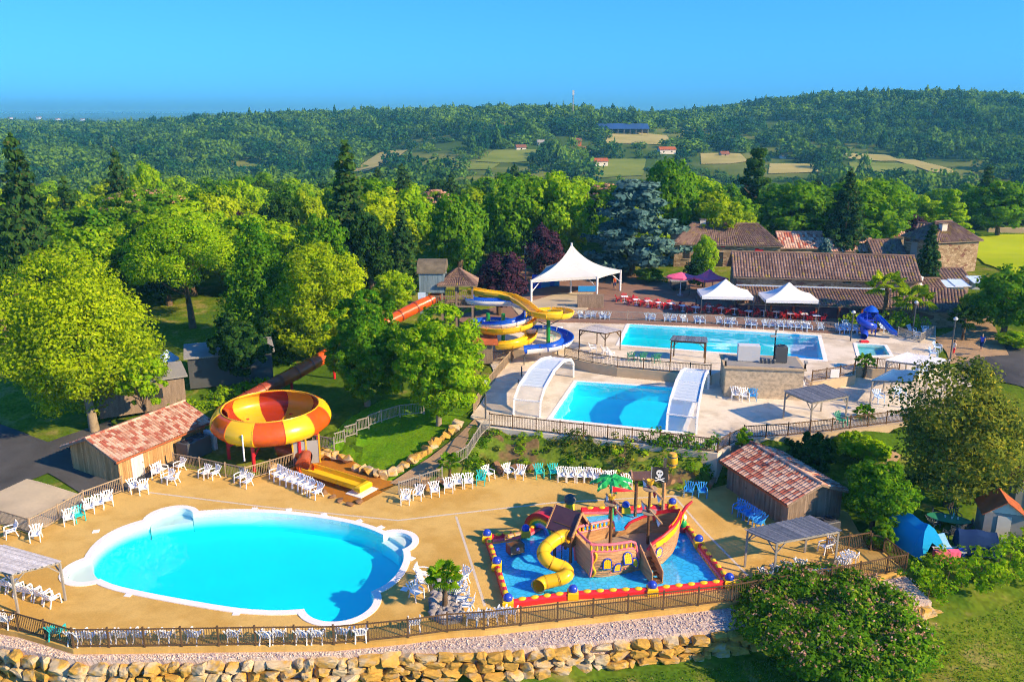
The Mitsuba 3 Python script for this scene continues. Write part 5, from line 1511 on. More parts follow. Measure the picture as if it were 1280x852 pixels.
# ------------------------------------------------------------------ the stone bar
A, B2 = site(905, 496, L1), site(1002, 500, L1)
d = (B2 - A) / np.linalg.norm(B2 - A); nrm = np.array([-d[1], d[0], 0]); Lb = np.linalg.norm(B2 - A)
an = math.atan2(d[1], d[0]); ctr = (A + B2) / 2 + nrm * 1.9
t = thing('pool_bar', 'flat-roofed stone bar building between the two pools with machines on its roof', 'building')
m = MB(); m.box(ctr + [0, 0, 1.35], (Lb, 3.8, 2.7), rz=an); part(t, 'wall', m, 'm_barstone')
m = MB(); m.box(ctr + [0, 0, 2.78], (Lb + .35, 4.1, .16), rz=an); part(t, 'roof_slab', m, 'm_render')
m = MB(); m.box(ctr + [0, 0, 2.875], (Lb - .2, 3.5, .03), rz=an); part(t, 'roof_felt', m, 'm_greywall')
for s in (-1, 1):
    m = MB(); m.box(ctr + d * s * (Lb / 2 + .05) - nrm * 1.8 + [0, 0, 3.2], (.14, .14, .7), rz=an); q = part(t, 'lamp_bracket', m, 'm_dark')
    m = MB(); m.box(ctr + d * s * (Lb / 2 + .05) - nrm * 1.95 + [0, 0, 3.5], (.3, .25, .22), rz=an, bev=.03); part(q, 'floodlight', m, 'p_grey')
rz_ = L1 + 2.91
unit_box('air_handler', 'pair of tall grey air handlers on the left of the bar roof', [*(ctr - d * 1.2 + nrm * .1)[:2], rz_], (1.9, .9, 1.45), an, 'p_steel', 0)
unit_box('air_handler', 'dark square air handler with a white fan top on the bar roof', [*(ctr + d * 1.6 + nrm * .0)[:2], rz_], (1.0, .9, 1.45), an, 'p_darkgrey', 1, top=True)
for i, x in enumerate((-.1, .25, .6, .95)):
    m = MB(); m.lathe([(.14, 0), (.14, .3), (.1, .38), (.01, .4)], 8, [*(ctr + d * x - nrm * .6)[:2], rz_]); single('roof_canister', f'{ORD[i]} small dark canister between the bar-roof machines, from the left', 'canister', m, 'p_darkgrey', group='canisters on the bar roof')
p = ctr + d * 1.05 + nrm * .2
t = thing('lamp_mast', 'thin dark mast rising from the roof of the stone bar', 'mast')
m = MB(); m.tube([[*p[:2], rz_], [*p[:2], rz_ + 3.0]], .06, 7); part(t, 'pole', m, 'm_dark')
m = MB(); m.box([p[0] - .2, p[1], rz_ + 2.3], (.5, .15, .2)); part(t, 'floodlight', m, 'p_grey'); m = MB(); m.box([p[0], p[1], rz_ + 2.95], (.3, .2, .12)); part(t, 'floodlight', m, 'p_grey')
for k in range(5):
    m = MB(); m.box(site(894, 470, L1) + [0, .35 * k, .09 + .18 * k], (1.9, .36, .18)); st_ = single('step', f'{ORD[k]} concrete step from the covered pool up to the upper pool', 'step', m, 'm_greywall', group='steps left of the stone bar')

# lamp posts along the path
for i, (u, v, z, h) in enumerate([(607, 523, L1, 3.0), (1140, 420, L2, 3.6), (1187, 452, 3.0, 4.2), (1063, 426, L2, 3.0)]):
    p = site(u, v, z); t = thing('lamp_post', ['grey lamp post at the top of the ramp', 'grey lamp post behind the paddling pool sun deck', 'dark lamp post beside the park road', 'grey post left of the paddling pool'][i], 'lamp post')
    m = MB(); m.tube([p, p + [0, 0, h]], .07, 8); part(t, 'pole', m, 'p_darkgrey'); m = MB(); m.lathe([(.08, 0), (.2, .05), (.22, .2), (.1, .32), (.01, .34)], 10, p + [0, 0, h]); part(t, 'lamp_head', m, 'p_steel', smooth=30)
for i, (u, v) in enumerate([(648, 487), (652, 470), (655, 456), (665, 447), (675, 444), (664, 436), (697, 443)]):
    p = site(u, v, L1 if v > 446 else L2); m = MB(); m.tube([p, p + [0, 0, 1.0]], .06, 7); single('bollard', f'{ORD[i]} dark bollard along the path to the flume slides, from the front', 'bollard', m, 'p_darkgrey', group='bollards along the path')

# blue children's slide beside the paddling pool
t = thing('children_slide', 'bright blue moulded children\'s slide with a curled chute by the paddling pool', 'slide')
p = site(1087, 420, L2)
ang = np.linspace(.2, 2 * math.pi * 1.25, 30)
sp = [p + [-.35 + .75 * math.cos(a), .3 + .75 * math.sin(a), 2.35 - 1.75 * (a - .2) / ang[-1]] for a in ang] + [p + [-.9, -.9, .42], p + [-1.2, -1.3, .3]]
for k in range(0, 30, 6):
    m = MB(); m.tube(sp[k:k + 8], .36, 12, cap=False); m.tube(sp[k:k + 8], .33, 12, cap=False); q = part(t, 'tube_section', m, 'p_royal', smooth=True)
    m = MB(); m.tube([np.array(sp[k]), np.array(sp[k]) + (np.array(sp[k + 1]) - sp[k]) * .4], .40, 12, cap=False); part(q, 'flange', m, 'p_deepblue', smooth=True)
cs = CubicSpline(range(4), [p + [.45, .5, 2.1], p + [1.1, .1, 1.6], p + [1.8, -.5, .8], p + [2.5, -.9, .4]])(np.linspace(0, 3, 14))
m = MB(); m.sweep(cs, [(-.42, .34), (-.34, .34), (-.28, .06), (.28, .06), (.34, .34), (.42, .34), (.34, -.02), (-.34, -.02)]); part(t, 'chute', m, 'p_deepblue', smooth=35)
m = MB(); m.box(p + [.1, .6, 1.75], (1.3, 1.1, .12)); part(t, 'platform', m, 'p_royal')
for dx in (-.45, .65):
    for dy in (.15, 1.05):
        m = MB(); m.tube([p + [dx, dy, 0], p + [dx, dy, 2.7]], .07, 8); part(t, 'post', m, 'p_royal', smooth=40)
m = MB(); m.lathe([(.8, 0), (.5, .35), (.05, .6)], 12, p + [.1, .6, 2.7]); part(t, 'roof', m, 'p_deepblue', smooth=30)
for k in range(5):
    m = MB(); m.box(p + [.1, 1.5 - .08 * k, .3 + .3 * k], (.8, .3, .06)); part(t, 'step', m, 'p_deepblue')
m = MB(); m.box(site(1080, 428, L2) + [0, 0, .12], (.9, .45, .25), bev=.08); part(t, 'red_mat', m, 'p_red')

# ------------------------------------------------------------------ marquee, canopies, parasols
t = thing('marquee', 'big white marquee with one pointed peak over the plaza', 'marquee')
mc = [at_range(650, 336, 110), site(746, 372, L3), site(774, 364, L3), at_range(690, 325, 118)]
MC = [np.array([*p[:2], 6.2]) for p in (site(664, 377, L3), site(746, 372, L3), site(775, 363, L3), site(683, 357, L3))]
cen = sum(MC) / 4; pk = np.array([cen[0] - .4, cen[1] + .3, 9.9])
n = 40; rows = []
per = []
for k in range(4):
    for x in np.linspace(0, 1, 10, endpoint=False):
        q = MC[k] + (MC[(k + 1) % 4] - MC[k]) * x; q = q + (cen - q) * .06 * math.sin(math.pi * x) + [0, 0, .2 * math.sin(math.pi * x) * 0]; per.append(np.array([q[0], q[1], 6.2]))
per.append(per[0])
for s in np.linspace(0, 1, 14):
    rr = []
    for q in per:
        xy = q[:2] + (pk[:2] - q[:2]) * s
        rr.append([*xy, q[2] + (pk[2] - q[2]) * (0.42 * s + .58 * s ** 3.2)])
    rows.append(rr)
m = MB(); m.sheet(rows); part(t, 'canvas_roof', m, 'm_canvas', smooth=True)
m = MB(); m.sheet([per, [p - [0, 0, .35] for p in per]]); part(t, 'valance', m, 'm_canvas')
for k, q in enumerate(MC):
    m = MB(); m.tube([[q[0], q[1], L3], q], .14, 8); part(t, 'pole', m, 'p_white'); o = (q - cen) * [1, 1, 0]; o /= np.linalg.norm(o)
    w_ = q - o * 1.8 + [0, 0, -.1]
    m = MB(); m.tube([[q[0], q[1], L3 + 1.2], w_], .06, 6); part(t, 'brace', m, 'p_white')
m = MB(); m.tube([[*pk[:2], L3], [*pk[:2], pk[2] + .2]], .12, 8); part(t, 'mast', m, 'p_white')
m = MB(); m.prism(poly_at([(640, 384), (700, 366), (742, 366), (735, 386), (716, 394), (650, 396)], L3), L3, L3 + .06); struct('wooden_stage', m, 'm_pale_ground')
for i, (u, v, c) in enumerate([(668, 360, 'p_deepblue'), (673, 360, 'p_royal'), (678, 359, 'p_skyblue'), (684, 358, 'p_skyblue'), (690, 357, 'p_deepblue'), (696, 357, 'p_skyblue')]):
    p = site(u, v, L3); m = MB(); m.box(p + [0, 0, .9], (.7, .6, 1.8), bev=.05); single('chair_stack', f'{ORD[i]} tall stack of blue chairs under the marquee, from the left', 'chair stack', m, c, group='stacked blue chairs under the marquee')
m = MB(); m.box(site(738, 384, L3) + [0, 0, .8], (3.2, .7, 1.6)); single('counter', 'dark bar counter with a pale blue panel in front of the marquee', 'counter', m, 'm_greyboard')
m = MB(); m.box(site(733, 379, L3) + [0, -.2, 1.9], (2.2, .12, .7)); single('banner', 'pale blue banner above the dark counter by the marquee', 'banner', m, 'p_skyblue')
m = MB(); v, f = roof_poly([np.array([*site(655, 352, L3)[:2], 7.3]), np.array([*site(682, 352, L3)[:2], 8.0]), np.array([*site(684, 344, L3)[:2], 8.4]), np.array([*site(655, 344, L3)[:2], 7.7])], .25)
t = thing('awning', 'grey flat awning behind the purple tree beside the marquee', 'awning'); part(t, 'roof', (v, f), 'p_grey')
for u in (657, 681):
    p = site(u, 351, L3); m = MB(); m.tube([p, [p[0], p[1], 7.3]], .1, 7); part(t, 'pole', m, 'p_grey')


def canopy(label, c, w, d_, h, ph, roof, val=.35, rz=0.0, cat='canopy tent', poles='p_darkgrey'):
    t = thing('canopy_tent', label, cat)
    c = np.array(c); co, si = math.cos(rz), math.sin(rz)
    R = lambda x, y: np.array([x * co - y * si, x * si + y * co])
    cs = [R(s * w / 2, r * d_ / 2) + c[:2] for s, r in ((-1, -1), (1, -1), (1, 1), (-1, 1))]
    for k in range(4):
        a, b_ = np.array([*cs[k], c[2] + h]), np.array([*cs[(k + 1) % 4], c[2] + h]); ap = np.array([*c[:2], c[2] + ph])
        rows = [[(a + (b_ - a) * x) * (1 - s) + ap * s - [0, 0, .22 * math.sin(math.pi * s) * 1.3] for x in np.linspace(0, 1, 9)] for s in np.linspace(0, 1, 9)]
        m = MB(); m.sheet(rows); part(t, 'roof_panel', m, roof, smooth=True)
        m = MB(); m.sheet([[a, b_], [a - [0, 0, val], b_ - [0, 0, val]]]); part(t, 'valance', m, roof)
        m = MB(); m.tube([[*cs[k], c[2]], a], .05, 6); part(t, 'pole', m, poles)
    return t


p = site(909, 396, L3); canopy('white peaked canopy tent, left of the two over the restaurant terrace', p + [0, 1.8, 0], 6.0, 4.2, 2.5, 4.2, 'm_whitecloth', rz=-.08)
p = site(989, 401, L3); canopy('white peaked canopy tent, right of the two over the restaurant terrace', p + [0, 1.8, 0], 6.0, 4.2, 2.5, 4.2, 'm_whitecloth', rz=-.08)
p = site(887, 373, L3); canopy('magenta peaked canopy behind the left white canopy tent', p + [0, 1.0, 0], 3.6, 3.2, 2.6, 3.7, 'p_magenta', .3, .4)
t = thing('parasol', 'wide magenta square parasol on the plaza', 'parasol'); p = site(850, 369, L3)
m = MB(); m.tube([p, p + [0, 0, 3.0]], .06, 7); part(t, 'pole', m, 'p_white'); m = MB(); m.lathe([(.4, 0), (.4, .1), (.01, .12)], 10, p); part(t, 'base', m, 'p_grey')
for k in range(8):
    a0, a1 = k * math.pi / 4, (k + 1) * math.pi / 4
    m = MB(); e0, e1 = p + [1.9 * math.cos(a0), 1.6 * math.sin(a0), 2.55], p + [1.9 * math.cos(a1), 1.6 * math.sin(a1), 2.55]
    m.sheet([[e0 - [0, 0, .25], e1 - [0, 0, .25]], [e0, e1], [p + [0, 0, 3.1]] * 2]); part(t, 'canopy_panel', m, 'p_magenta')

# ------------------------------------------------------------------ the farm buildings


def building(name, label, A, B, depth, z0, eave, ridge, wall='m_stone', roof='m_oldtile', hip=0.0, over=.4, tw=.3, opens=(), shutters=(), chimney=None, mono=False, gable=True):
    """A, B the ends of the near wall; openings (x fraction, sill, width, height, material)."""
    A, B = np.array(A[:2]), np.array(B[:2]); L = np.linalg.norm(B - A); d = (B - A) / L; n = np.array([-d[1], d[0]])
    t = thing(name, label, 'building')
    q = lambda x, y, z: np.array([*(A + d * x + n * y), z])
    w0 = MB(); w0.prism(Polygon([A, B, B + n * depth, A + n * depth]), z0 - 1.0, z0 + eave); wl_ = part(t, 'wall', w0, wall)
    o = over
    if mono:
        faces = [(q(-o, -o, z0 + eave), q(L + o, -o, z0 + eave), q(L + o, depth, z0 + ridge), q(-o, depth, z0 + ridge))]
        m = MB(); m.add([q(0, 0, z0 + eave), q(0, depth, z0 + eave), q(0, depth, z0 + ridge - .1), q(L, 0, z0 + eave), q(L, depth, z0 + eave), q(L, depth, z0 + ridge - .1)], [[0, 1, 2], [3, 4, 5], ]); m.add([q(0, depth, z0 + eave), q(L, depth, z0 + eave), q(L, depth, z0 + ridge - .1), q(0, depth, z0 + ridge - .1)], [[0, 1, 2, 3]]); part(t, 'gable', m, wall)
    else:
        r0, r1 = q(-o + hip, depth / 2, z0 + ridge), q(L + o - hip, depth / 2, z0 + ridge)
        c = [q(-o, -o, z0 + eave - .1), q(L + o, -o, z0 + eave - .1), q(L + o, depth + o, z0 + eave - .1), q(-o, depth + o, z0 + eave - .1)]
        faces = [(c[0], c[1], r1, r0), (c[2], c[3], r0, r1)]
        if hip:
            faces += [(c[1], c[2], r1, r1 + (c[1] - c[2]) * -.01), (c[3], c[0], r0, r0 + (c[3] - c[0]) * -.01)]
        else:
            for x in (0, L):
                m = MB(); m.add([q(x, 0, z0 + eave), q(x, depth, z0 + eave), q(x, depth / 2, z0 + ridge - .12)], [[0, 1, 2]]); part(t, 'gable', m, wall)
    for fc in faces:
        m = MB(); m.add(*roof_poly([p - [0, 0, .01] for p in fc], .12)); rf = part(t, 'roof', m, 'm_greyboard')
        part(rf, 'tiles', tiles(*fc, tw=tw, tl=.5, rise=.085), roof, uv=True, kind='stuff')
    if not mono:
        m = MB(); m.tube([r0 + [0, 0, .06], r1 + [0, 0, .06]], .14, 7, uv=.4); part(t, 'ridge_tiles', m, roof)
    for x, s, w_, h_, mat in opens:
        c = q(x * L, -.03, z0 + s + h_ / 2)
        m = MB(); m.box(c, (w_, .08, h_), rz=math.atan2(d[1], d[0])); o_ = part(t, 'window' if mat == 'g_window' else 'shutter', m, mat)
        m = MB(); m.box(q(x * L, -.08, z0 + s - .06), (w_ + .25, .16, .1), rz=math.atan2(d[1], d[0])); part(o_, 'sill', m, 'm_render')
        m = MB(); m.box(q(x * L, -.06, z0 + s + h_ + .08), (w_ + .2, .12, .14), rz=math.atan2(d[1], d[0])); part(o_, 'lintel', m, 'm_render')
    if chimney:
        x, y, zt = chimney; m = MB(); m.box(q(x * L, y * depth, (z0 + eave + zt) / 2), (.9, .7, zt - z0 - eave), rz=math.atan2(d[1], d[0])); cm = part(t, 'chimney', m, 'm_wallwhite')
        m = MB(); m.box(q(x * L, y * depth, zt + .05), (1.1, .9, .12), rz=math.atan2(d[1], d[0])); part(cm, 'cap', m, 'm_greyboard')
    return t


# restaurant barn with its lean-to
RA = at_range(921, 347, 101.5)[:2]; RB = at_range(1146, 352, 98.5)[:2]
building('restaurant_barn', 'long stone barn with a dark tiled roof behind the white canopy tents', RA, RB, 7.0, L3, 3.9, 6.2, opens=((.62, 3.3, .9, .4, 'g_window'),), over=.5, tw=.34)
dR = (RB - RA) / np.linalg.norm(RB - RA); nR = np.array([-dR[1], dR[0]])
building('lean_to', 'long tiled lean-to along the front of the stone barn', RA - nR * 4.6 + dR * .1, RB - nR * 4.6 - dR * .1, 4.55, L3, 1.5, 2.6, mono=True, over=.4, tw=.34, wall='m_purple')
for k in range(9):
    p = RA - nR * 4.95 + dR * (1 + k * 2.55); m = MB(); m.box([*p, L3 + .66], (.2, .2, 1.32)); single('porch_post', f'{ORD[k]} reddish post of the lean-to front, from the left', 'post', m, 'm_redroof', group='porch posts of the lean-to')
m = MB(); m.bar([*(RA - nR * .04), L3 + 2.72], [*(RB - nR * .04), L3 + 2.72], .12, .16); single('gutter', 'pale blue-grey flashing along the top of the lean-to roof', 'gutter', m, 'p_paleblue')
e0 = at_range(1110, 404, 94.5)[:2]; e1 = at_range(1205, 412, 91.5)[:2]
building('stone_annex', 'low stone annex with a dark tiled roof behind the palms', e0, e1, 6.2, 3.2, 1.7, 3.2, mono=True, over=.4, tw=.34)
a0 = at_range(842, 330, 127)[:2]; a1 = at_range(974, 331, 125)[:2]
building('farmhouse', 'stone farmhouse with a hipped dark roof and red shutters beyond the barn', a0, a1, 8.0, 3.8, 3.5, 6.1, hip=3.2, opens=((.42, .1, 1.5, 2.2, 'g_window'), (.46, 3.0, .6, .5, 'p_red'), (.80, 1.6, 1.2, 1.4, 'p_red'), (.82, 3.0, .5, .7, 'g_window'), (.12, 1.2, .9, 1.3, 'g_window'), (.62, 2.0, .6, .8, 'g_window')), chimney=(.28, .5, 10.5), tw=.36)
b0 = at_range(1166, 337, 119)[:2]; b1 = at_range(1219, 335, 121)[:2]
building('dovecote', 'square stone house with a hipped roof at the edge of the mown field', b0, b1, 6.5, 4.2, 4.6, 6.9, hip=2.6, chimney=(.33, .28, 11.0), tw=.36)
c0 = at_range(1136, 330, 123)[:2]; c1 = at_range(1158, 331, 121.5)[:2]
building('side_wing', 'narrow grey rendered wing on the left of the square stone house', c0, c1, 6.0, 4.2, 4.2, 6.4, wall='m_greywall', over=.2, tw=.4)
for i, (u0, u1, v, Y, dp, ev_, rd, lb) in enumerate([(976, 1030, 318, 128, 5, 2.6, 4.6, 'long low roof of reddish tiles right of the farmhouse'), (1040, 1092, 316, 126, 4, 2.4, 3.9, 'small reddish roof in the middle behind the barn'),
                                                  (1098, 1130, 304, 140, 4, 2.6, 3.8, 'bright terracotta roof near the purple tree'), (1092, 1130, 318, 124, 4.5, 2.4, 4.0, 'dark brown roof left of the dark spruce'), (1146, 1182, 366, 101, 5, 1.6, 2.6, 'low brown roof right of the barn gable'),
                                                  (1172, 1212, 352, 108, 5, 1.5, 2.6, 'low roof of faded tiles below the square stone house')]):
    a, b_ = at_range(u0, v, Y)[:2], at_range(u1, v, Y)[:2]
    building('outbuilding', lb, a, b_, dp, 3.9, ev_, rd, roof='m_tile' if i in (0, 1, 2) else 'm_oldtile', over=.3, tw=.4)
for i, (u, v) in enumerate([(1188, 357), (1199, 356), (1222, 352)]):
    p = at_range(u, v, 103); t = thing('solar_collector', ['left', 'middle', 'right'][i] + ' one of three pale blue solar collectors tilted on the low roof', 'solar collector')
    v4, f4 = roof_poly([p + [-.9, -.9, 0], p + [1.0, -1.0, 0], p + [.8, 1.0, .55], p + [-1.1, 1.0, .55]], .06); part(t, 'glass', (v4, f4), 'p_paleblue')
    m = MB(); m.bar(p + [-.95, -.95, .02], p + [1.05, -1.05, .02], .06); part(t, 'frame', m, 'p_white')
    m = MB(); m.box(p + [0, .4, -.5], (1.2, .8, 1.0)); part(t, 'stand', m, 'p_grey')
p = at_range(1170, 352, 104); m = MB(); m.lathe([(.02, 0), (.4, .08), (.55, .25)], 14); v, f = m.mesh(); t = thing('satellite_dish', 'white satellite dish on the end of the barn', 'dish'); part(t, 'dish', (np.c_[v[:, 0], -v[:, 2] * 1.0, v[:, 1]] + p, f), 'p_white'); m = MB(); m.tube([p - [0, 0, 1.2], p], .05, 6); part(t, 'arm', m, 'p_grey')
m = MB(); m.lathe([(.3, 0), (.34, .2), (.2, .5), (.32, .8), (.36, 1.2), (.1, 1.3)], 8, at_range(1150, 352, 100.5) - [0, 0, .6]); single('ornament', 'white urn-like ornament at the right end of the barn', 'ornament', m, 'p_white')

# cabins on the left, in the trees
for i, (u, v, z, w_, d_, h_, rz, mat, lb) in enumerate([(178, 508, 1.6, 7.0, 3.2, 2.8, .5, 'm_greyboard', 'grey wooden cabin behind the honey-coloured shed'), (290, 474, 1.9, 7.5, 3.4, 3.0, .35, 'p_darkgrey', 'dark blue-grey cabin under the trees left of the orange tube')]):
    p = site(u, v, z); t = thing('cabin', lb, 'cabin')
    m = MB(); m.box((0, 0, h_ / 2), (w_, d_, h_)); part(t, 'wall', m.moved(p, rz), mat)
    m = MB(); m.add(*roof_poly([np.array([-w_ / 2 - .3, -d_ / 2 - .3, h_ + .05]), np.array([w_ / 2 + .3, -d_ / 2 - .3, h_ + .05]), np.array([w_ / 2 + .3, d_ / 2 + .3, h_ + .4]), np.array([-w_ / 2 - .3, d_ / 2 + .3, h_ + .4])], .12)); part(t, 'roof', m.moved(p, rz), 'm_greywall')
    m = MB(); m.box((-w_ / 2 - .03, 0, 1.0), (.06, .9, 2.0)); part(t, 'door', m.moved(p, rz), 'p_grey')
    m = MB(); m.box((w_ * .15, -d_ / 2 - .02, 1.5), (1.2, .05, .9)); part(t, 'window', m.moved(p, rz), 'g_window')
t = thing('parasol', 'pale blue-grey closed parasol between the cabins', 'parasol'); p = site(212, 470, 2.0)
m = MB(); m.tube([p, p + [0, 0, 2.6]], .05, 6); part(t, 'pole', m, 'p_grey')
for k in range(8):
    a0_, a1_ = k * math.pi / 4, (k + 1) * math.pi / 4
    m = MB(); m.add([p + [1.1 * math.cos(a0_), 1.1 * math.sin(a0_), 1.7], p + [1.1 * math.cos(a1_), 1.1 * math.sin(a1_), 1.7], p + [0, 0, 2.7]], [[0, 1, 2]]); part(t, 'canopy_panel', m, 'p_paleblue')

# ------------------------------------------------------------------ the camp at the right


def ridge_tent(label, c, w, L, h, rz, mat, door, front=.5):
    t = thing('tent', label, 'tent')
    a = np.linspace(0, math.pi, 11)
    pr = [(w / 2 * x, h * z) for x, z in ((1, 0), (.9, .2), (.78, .4), (.62, .6), (.40, .82), (.0, 1.0), (-.40, .82), (-.62, .6), (-.78, .4), (-.9, .2), (-1, 0))]
    m = MB(); m.sheet([[(x, y, z * (1 - .04 * math.sin(math.pi * (y + L / 2) / L * 3))) for x, z in pr] for y in np.linspace(-L / 2, L / 2, 9)]); part(t, 'canvas', m.moved(c, rz), mat, smooth=14)
    f = [(x * 1.0, -L / 2 - front * (1 - z / h) * .9, z) for x, z in pr]
    m = MB(); m.sheet([[(x, -L / 2, z) for x, z in pr], f]); part(t, 'front_panel', m.moved(c, rz), mat)
    m = MB(); m.add(np.array(f + [(0, -L / 2 - front * .5, h * .45)]), [[i, i + 1, 11] for i in range(10)]); part(t, 'door', m.moved(c, rz), door)
    m = MB(); q = [(x, L / 2, z) for x, z in pr]; m.add(np.array(q), [[0, i, i + 1] for i in range(1, 10)]); part(t, 'back_panel', m.moved(c, rz), mat)
    return t


ridge_tent('bright blue tent beside the hedge at the corner of the deck', site(1136, 678, 0.0), 2.1, 2.5, 1.95, math.radians(22), 'm_tent', 'm_tent', .9)
ridge_tent('low navy tent with a pale front beside the small shed', site(1218, 686, 0.0), 1.9, 2.2, 1.35, math.radians(75), 'm_navy', 'm_greywall', .3)
for i, (u, v, w_, rz, lb) in enumerate([(1246, 668, 2.3, .62, 'little wooden shed with a bright terracotta roof at the right edge'), (1284, 630, 2.2, .62, 'second little shed with a brown roof, half out of the frame at the right')]):
    c = site(u, v, 0.0); t = thing('garden_shed', lb, 'shed')
    m = MB(); m.box((0, 0, 1.0), (w_, 1.9, 2.0)); part(t, 'wall', m.moved(c, rz - .9), 'm_greywall')
    m = MB(); m.add([(-w_ / 2, -.951, 2.0), (w_ / 2, -.951, 2.0), (0, -.951, 2.8)], [[0, 1, 2]]); m.add([(-w_ / 2, .951, 2.0), (w_ / 2, .951, 2.0), (0, .951, 2.8)], [[0, 1, 2]]); part(t, 'gable', m.moved(c, rz - .9), 'm_wallwhite')
    for s in (-1, 1):
        m = MB(); m.add(*roof_poly([np.array([s * (w_ / 2 + .2), -1.15, 1.87]), np.array([s * (w_ / 2 + .2), 1.15, 1.87]), np.array([0, 1.15, 2.86]), np.array([0, -1.15, 2.86])], .07)); part(t, 'roof', m.moved(c, rz - .9), 'm_redroof')
    m = MB(); m.box((0, -.98, .9), (.8, .05, 1.8)); part(t, 'door', m.moved(c, rz - .9), 'm_wallwhite')
t = thing('camp_table', 'oval green camping table set with cups in the shade', 'table'); c = site(1184, 660, 0.0)
m = MB(); m.lathe([(.01, 0), (1.0, 0), (1.0, .05), (.01, .05)], 20); v, f = m.mesh(); part(t, 'table_top', (v * [1.35, .65, 1] @ np.array([[.9, -.42, 0], [.42, .9, 0], [0, 0, 1]]) + c + [0, 0, .72], f), 'p_green')
for dx, dy in ((-.8, .3), (.8, -.3), (-.6, .6), (.6, -.7)):
    m = MB(); m.tube([c + [dx, dy * .6, 0], c + [dx * .8, dy * .5, .72]], .035, 6); part(t, 'leg', m, 'p_white')
for i, (dx, dy) in enumerate(((-.2, .1), (.15, -.1), (.5, -.2))):
    m = MB(); m.lathe([(.05, 0), (.06, .14), (.01, .14)], 8, c + [dx, dy, .775]); single('cup', f'{ORD[i]} small white cup on the camping table, from the left', 'cup', m, 'p_white', group='cups on the camping table')
m = MB(); m.lathe([(.05, 0), (.05, .22), (.02, .3), (.02, .36), (.01, .36)], 8, c + [.35, .1, .775]); single('bottle', 'pale bottle standing on the camping table', 'bottle', m, 'p_mint')
CHB = chair_kit('p_darkgrey', False)
for i, (u, v, f) in enumerate([(1166, 660, 110), (1172, 652, 60), (1186, 673, 190), (1196, 668, 210), (1206, 664, 250), (1193, 652, 0)]):
    place(CHB, 'armchair', f'{ORD[i]} dark chair round the camping table, from the left', 'chair', site(u, v, 0), math.radians(f), 1, 'chairs at the camping table')
for i, (u, v, rz, lb) in enumerate([(1166, 682, .9, 'light blue folding recliner beside the bright blue tent'), (1184, 692, .3, 'light blue folding recliner behind the drying towels')]):
    c = site(u, v, 0); t = thing('recliner', lb, 'recliner')
    m = MB(); m.add(*roof_poly([np.array([-.3, -.8, .35]), np.array([.3, -.8, .35]), np.array([.3, .1, .40]), np.array([-.3, .1, .40])], .03)); part(t, 'seat', m.moved(c, rz), 'p_skyblue')
    m = MB(); m.add(*roof_poly([np.array([-.3, .1, .40]), np.array([.3, .1, .40]), np.array([.3, .75, 1.05]), np.array([-.3, .75, 1.05])], .03)); part(t, 'backrest', m.moved(c, rz), 'p_skyblue')
    for s in (-1, 1):
        m = MB(); m.tube([(s * .32, -.75, .02), (s * .32, .5, .6)], .02, 5); part(t, 'leg', m.moved(c, rz), 'p_white'); m = MB(); m.tube([(s * .32, .5, .02), (s * .32, -.5, .6)], .02, 5); part(t, 'leg', m.moved(c, rz), 'p_white')
t = thing('drying_rack', 'folding rack by the hedge', 'drying rack'); c = site(1184, 704, 0)
for s in (-1, 0, 1):
    m = MB(); m.bar(c + [-.9, s * .35, .95], c + [.9, s * .35, .95], .03); part(t, 'rail', m, 'p_white')
for dx in (-.8, .8):
    for s in (-1, 1):
        m = MB(); m.tube([c + [dx, -s * .35, 0], c + [dx, s * .35, .95]], .02, 5); part(t, 'leg', m, 'p_white')
labels[t]['label'] = 'white folding rack hung with towels beside the hedge'
for i, (x0, x1, s, mat, lb) in enumerate([(-1.0, -.15, -1, 'p_pink', 'coral pink towel hanging on the drying rack'), (-.1, .55, -1, 'p_magenta', 'purple-pink towel with a yellow butterfly shape on the drying rack'), (.6, 1.0, 0, 'p_royal', 'blue towel at the right end of the drying rack')]):
    m = MB(); y = s * .35
    m.sheet([[c + [x, y - .05 - .03 * math.sin(x * 20), .18] for x in np.linspace(x0, x1, 9)], [c + [x, y - .02, .99] for x in np.linspace(x0, x1, 9)], [c + [x, y + .36, 1.0] for x in np.linspace(x0, x1, 9)], [c + [x, y + .40, .5] for x in np.linspace(x0, x1, 9)]])
    tt = thing('towel', lb, 'towel'); part(tt, 'cloth', m, mat, smooth=50)
    if i == 1:
        for sx in (-1, 1):
            mm = MB(); mm.add([c + [.22, y - .1, .55], c + [.22 + sx * .22, y - .1, .75], c + [.22 + sx * .18, y - .1, .5], c + [.22 + sx * .06, y - .1, .42]], [[0, 1, 2], [0, 2, 3]]); part(tt, 'wing', mm, 'p_yellow')


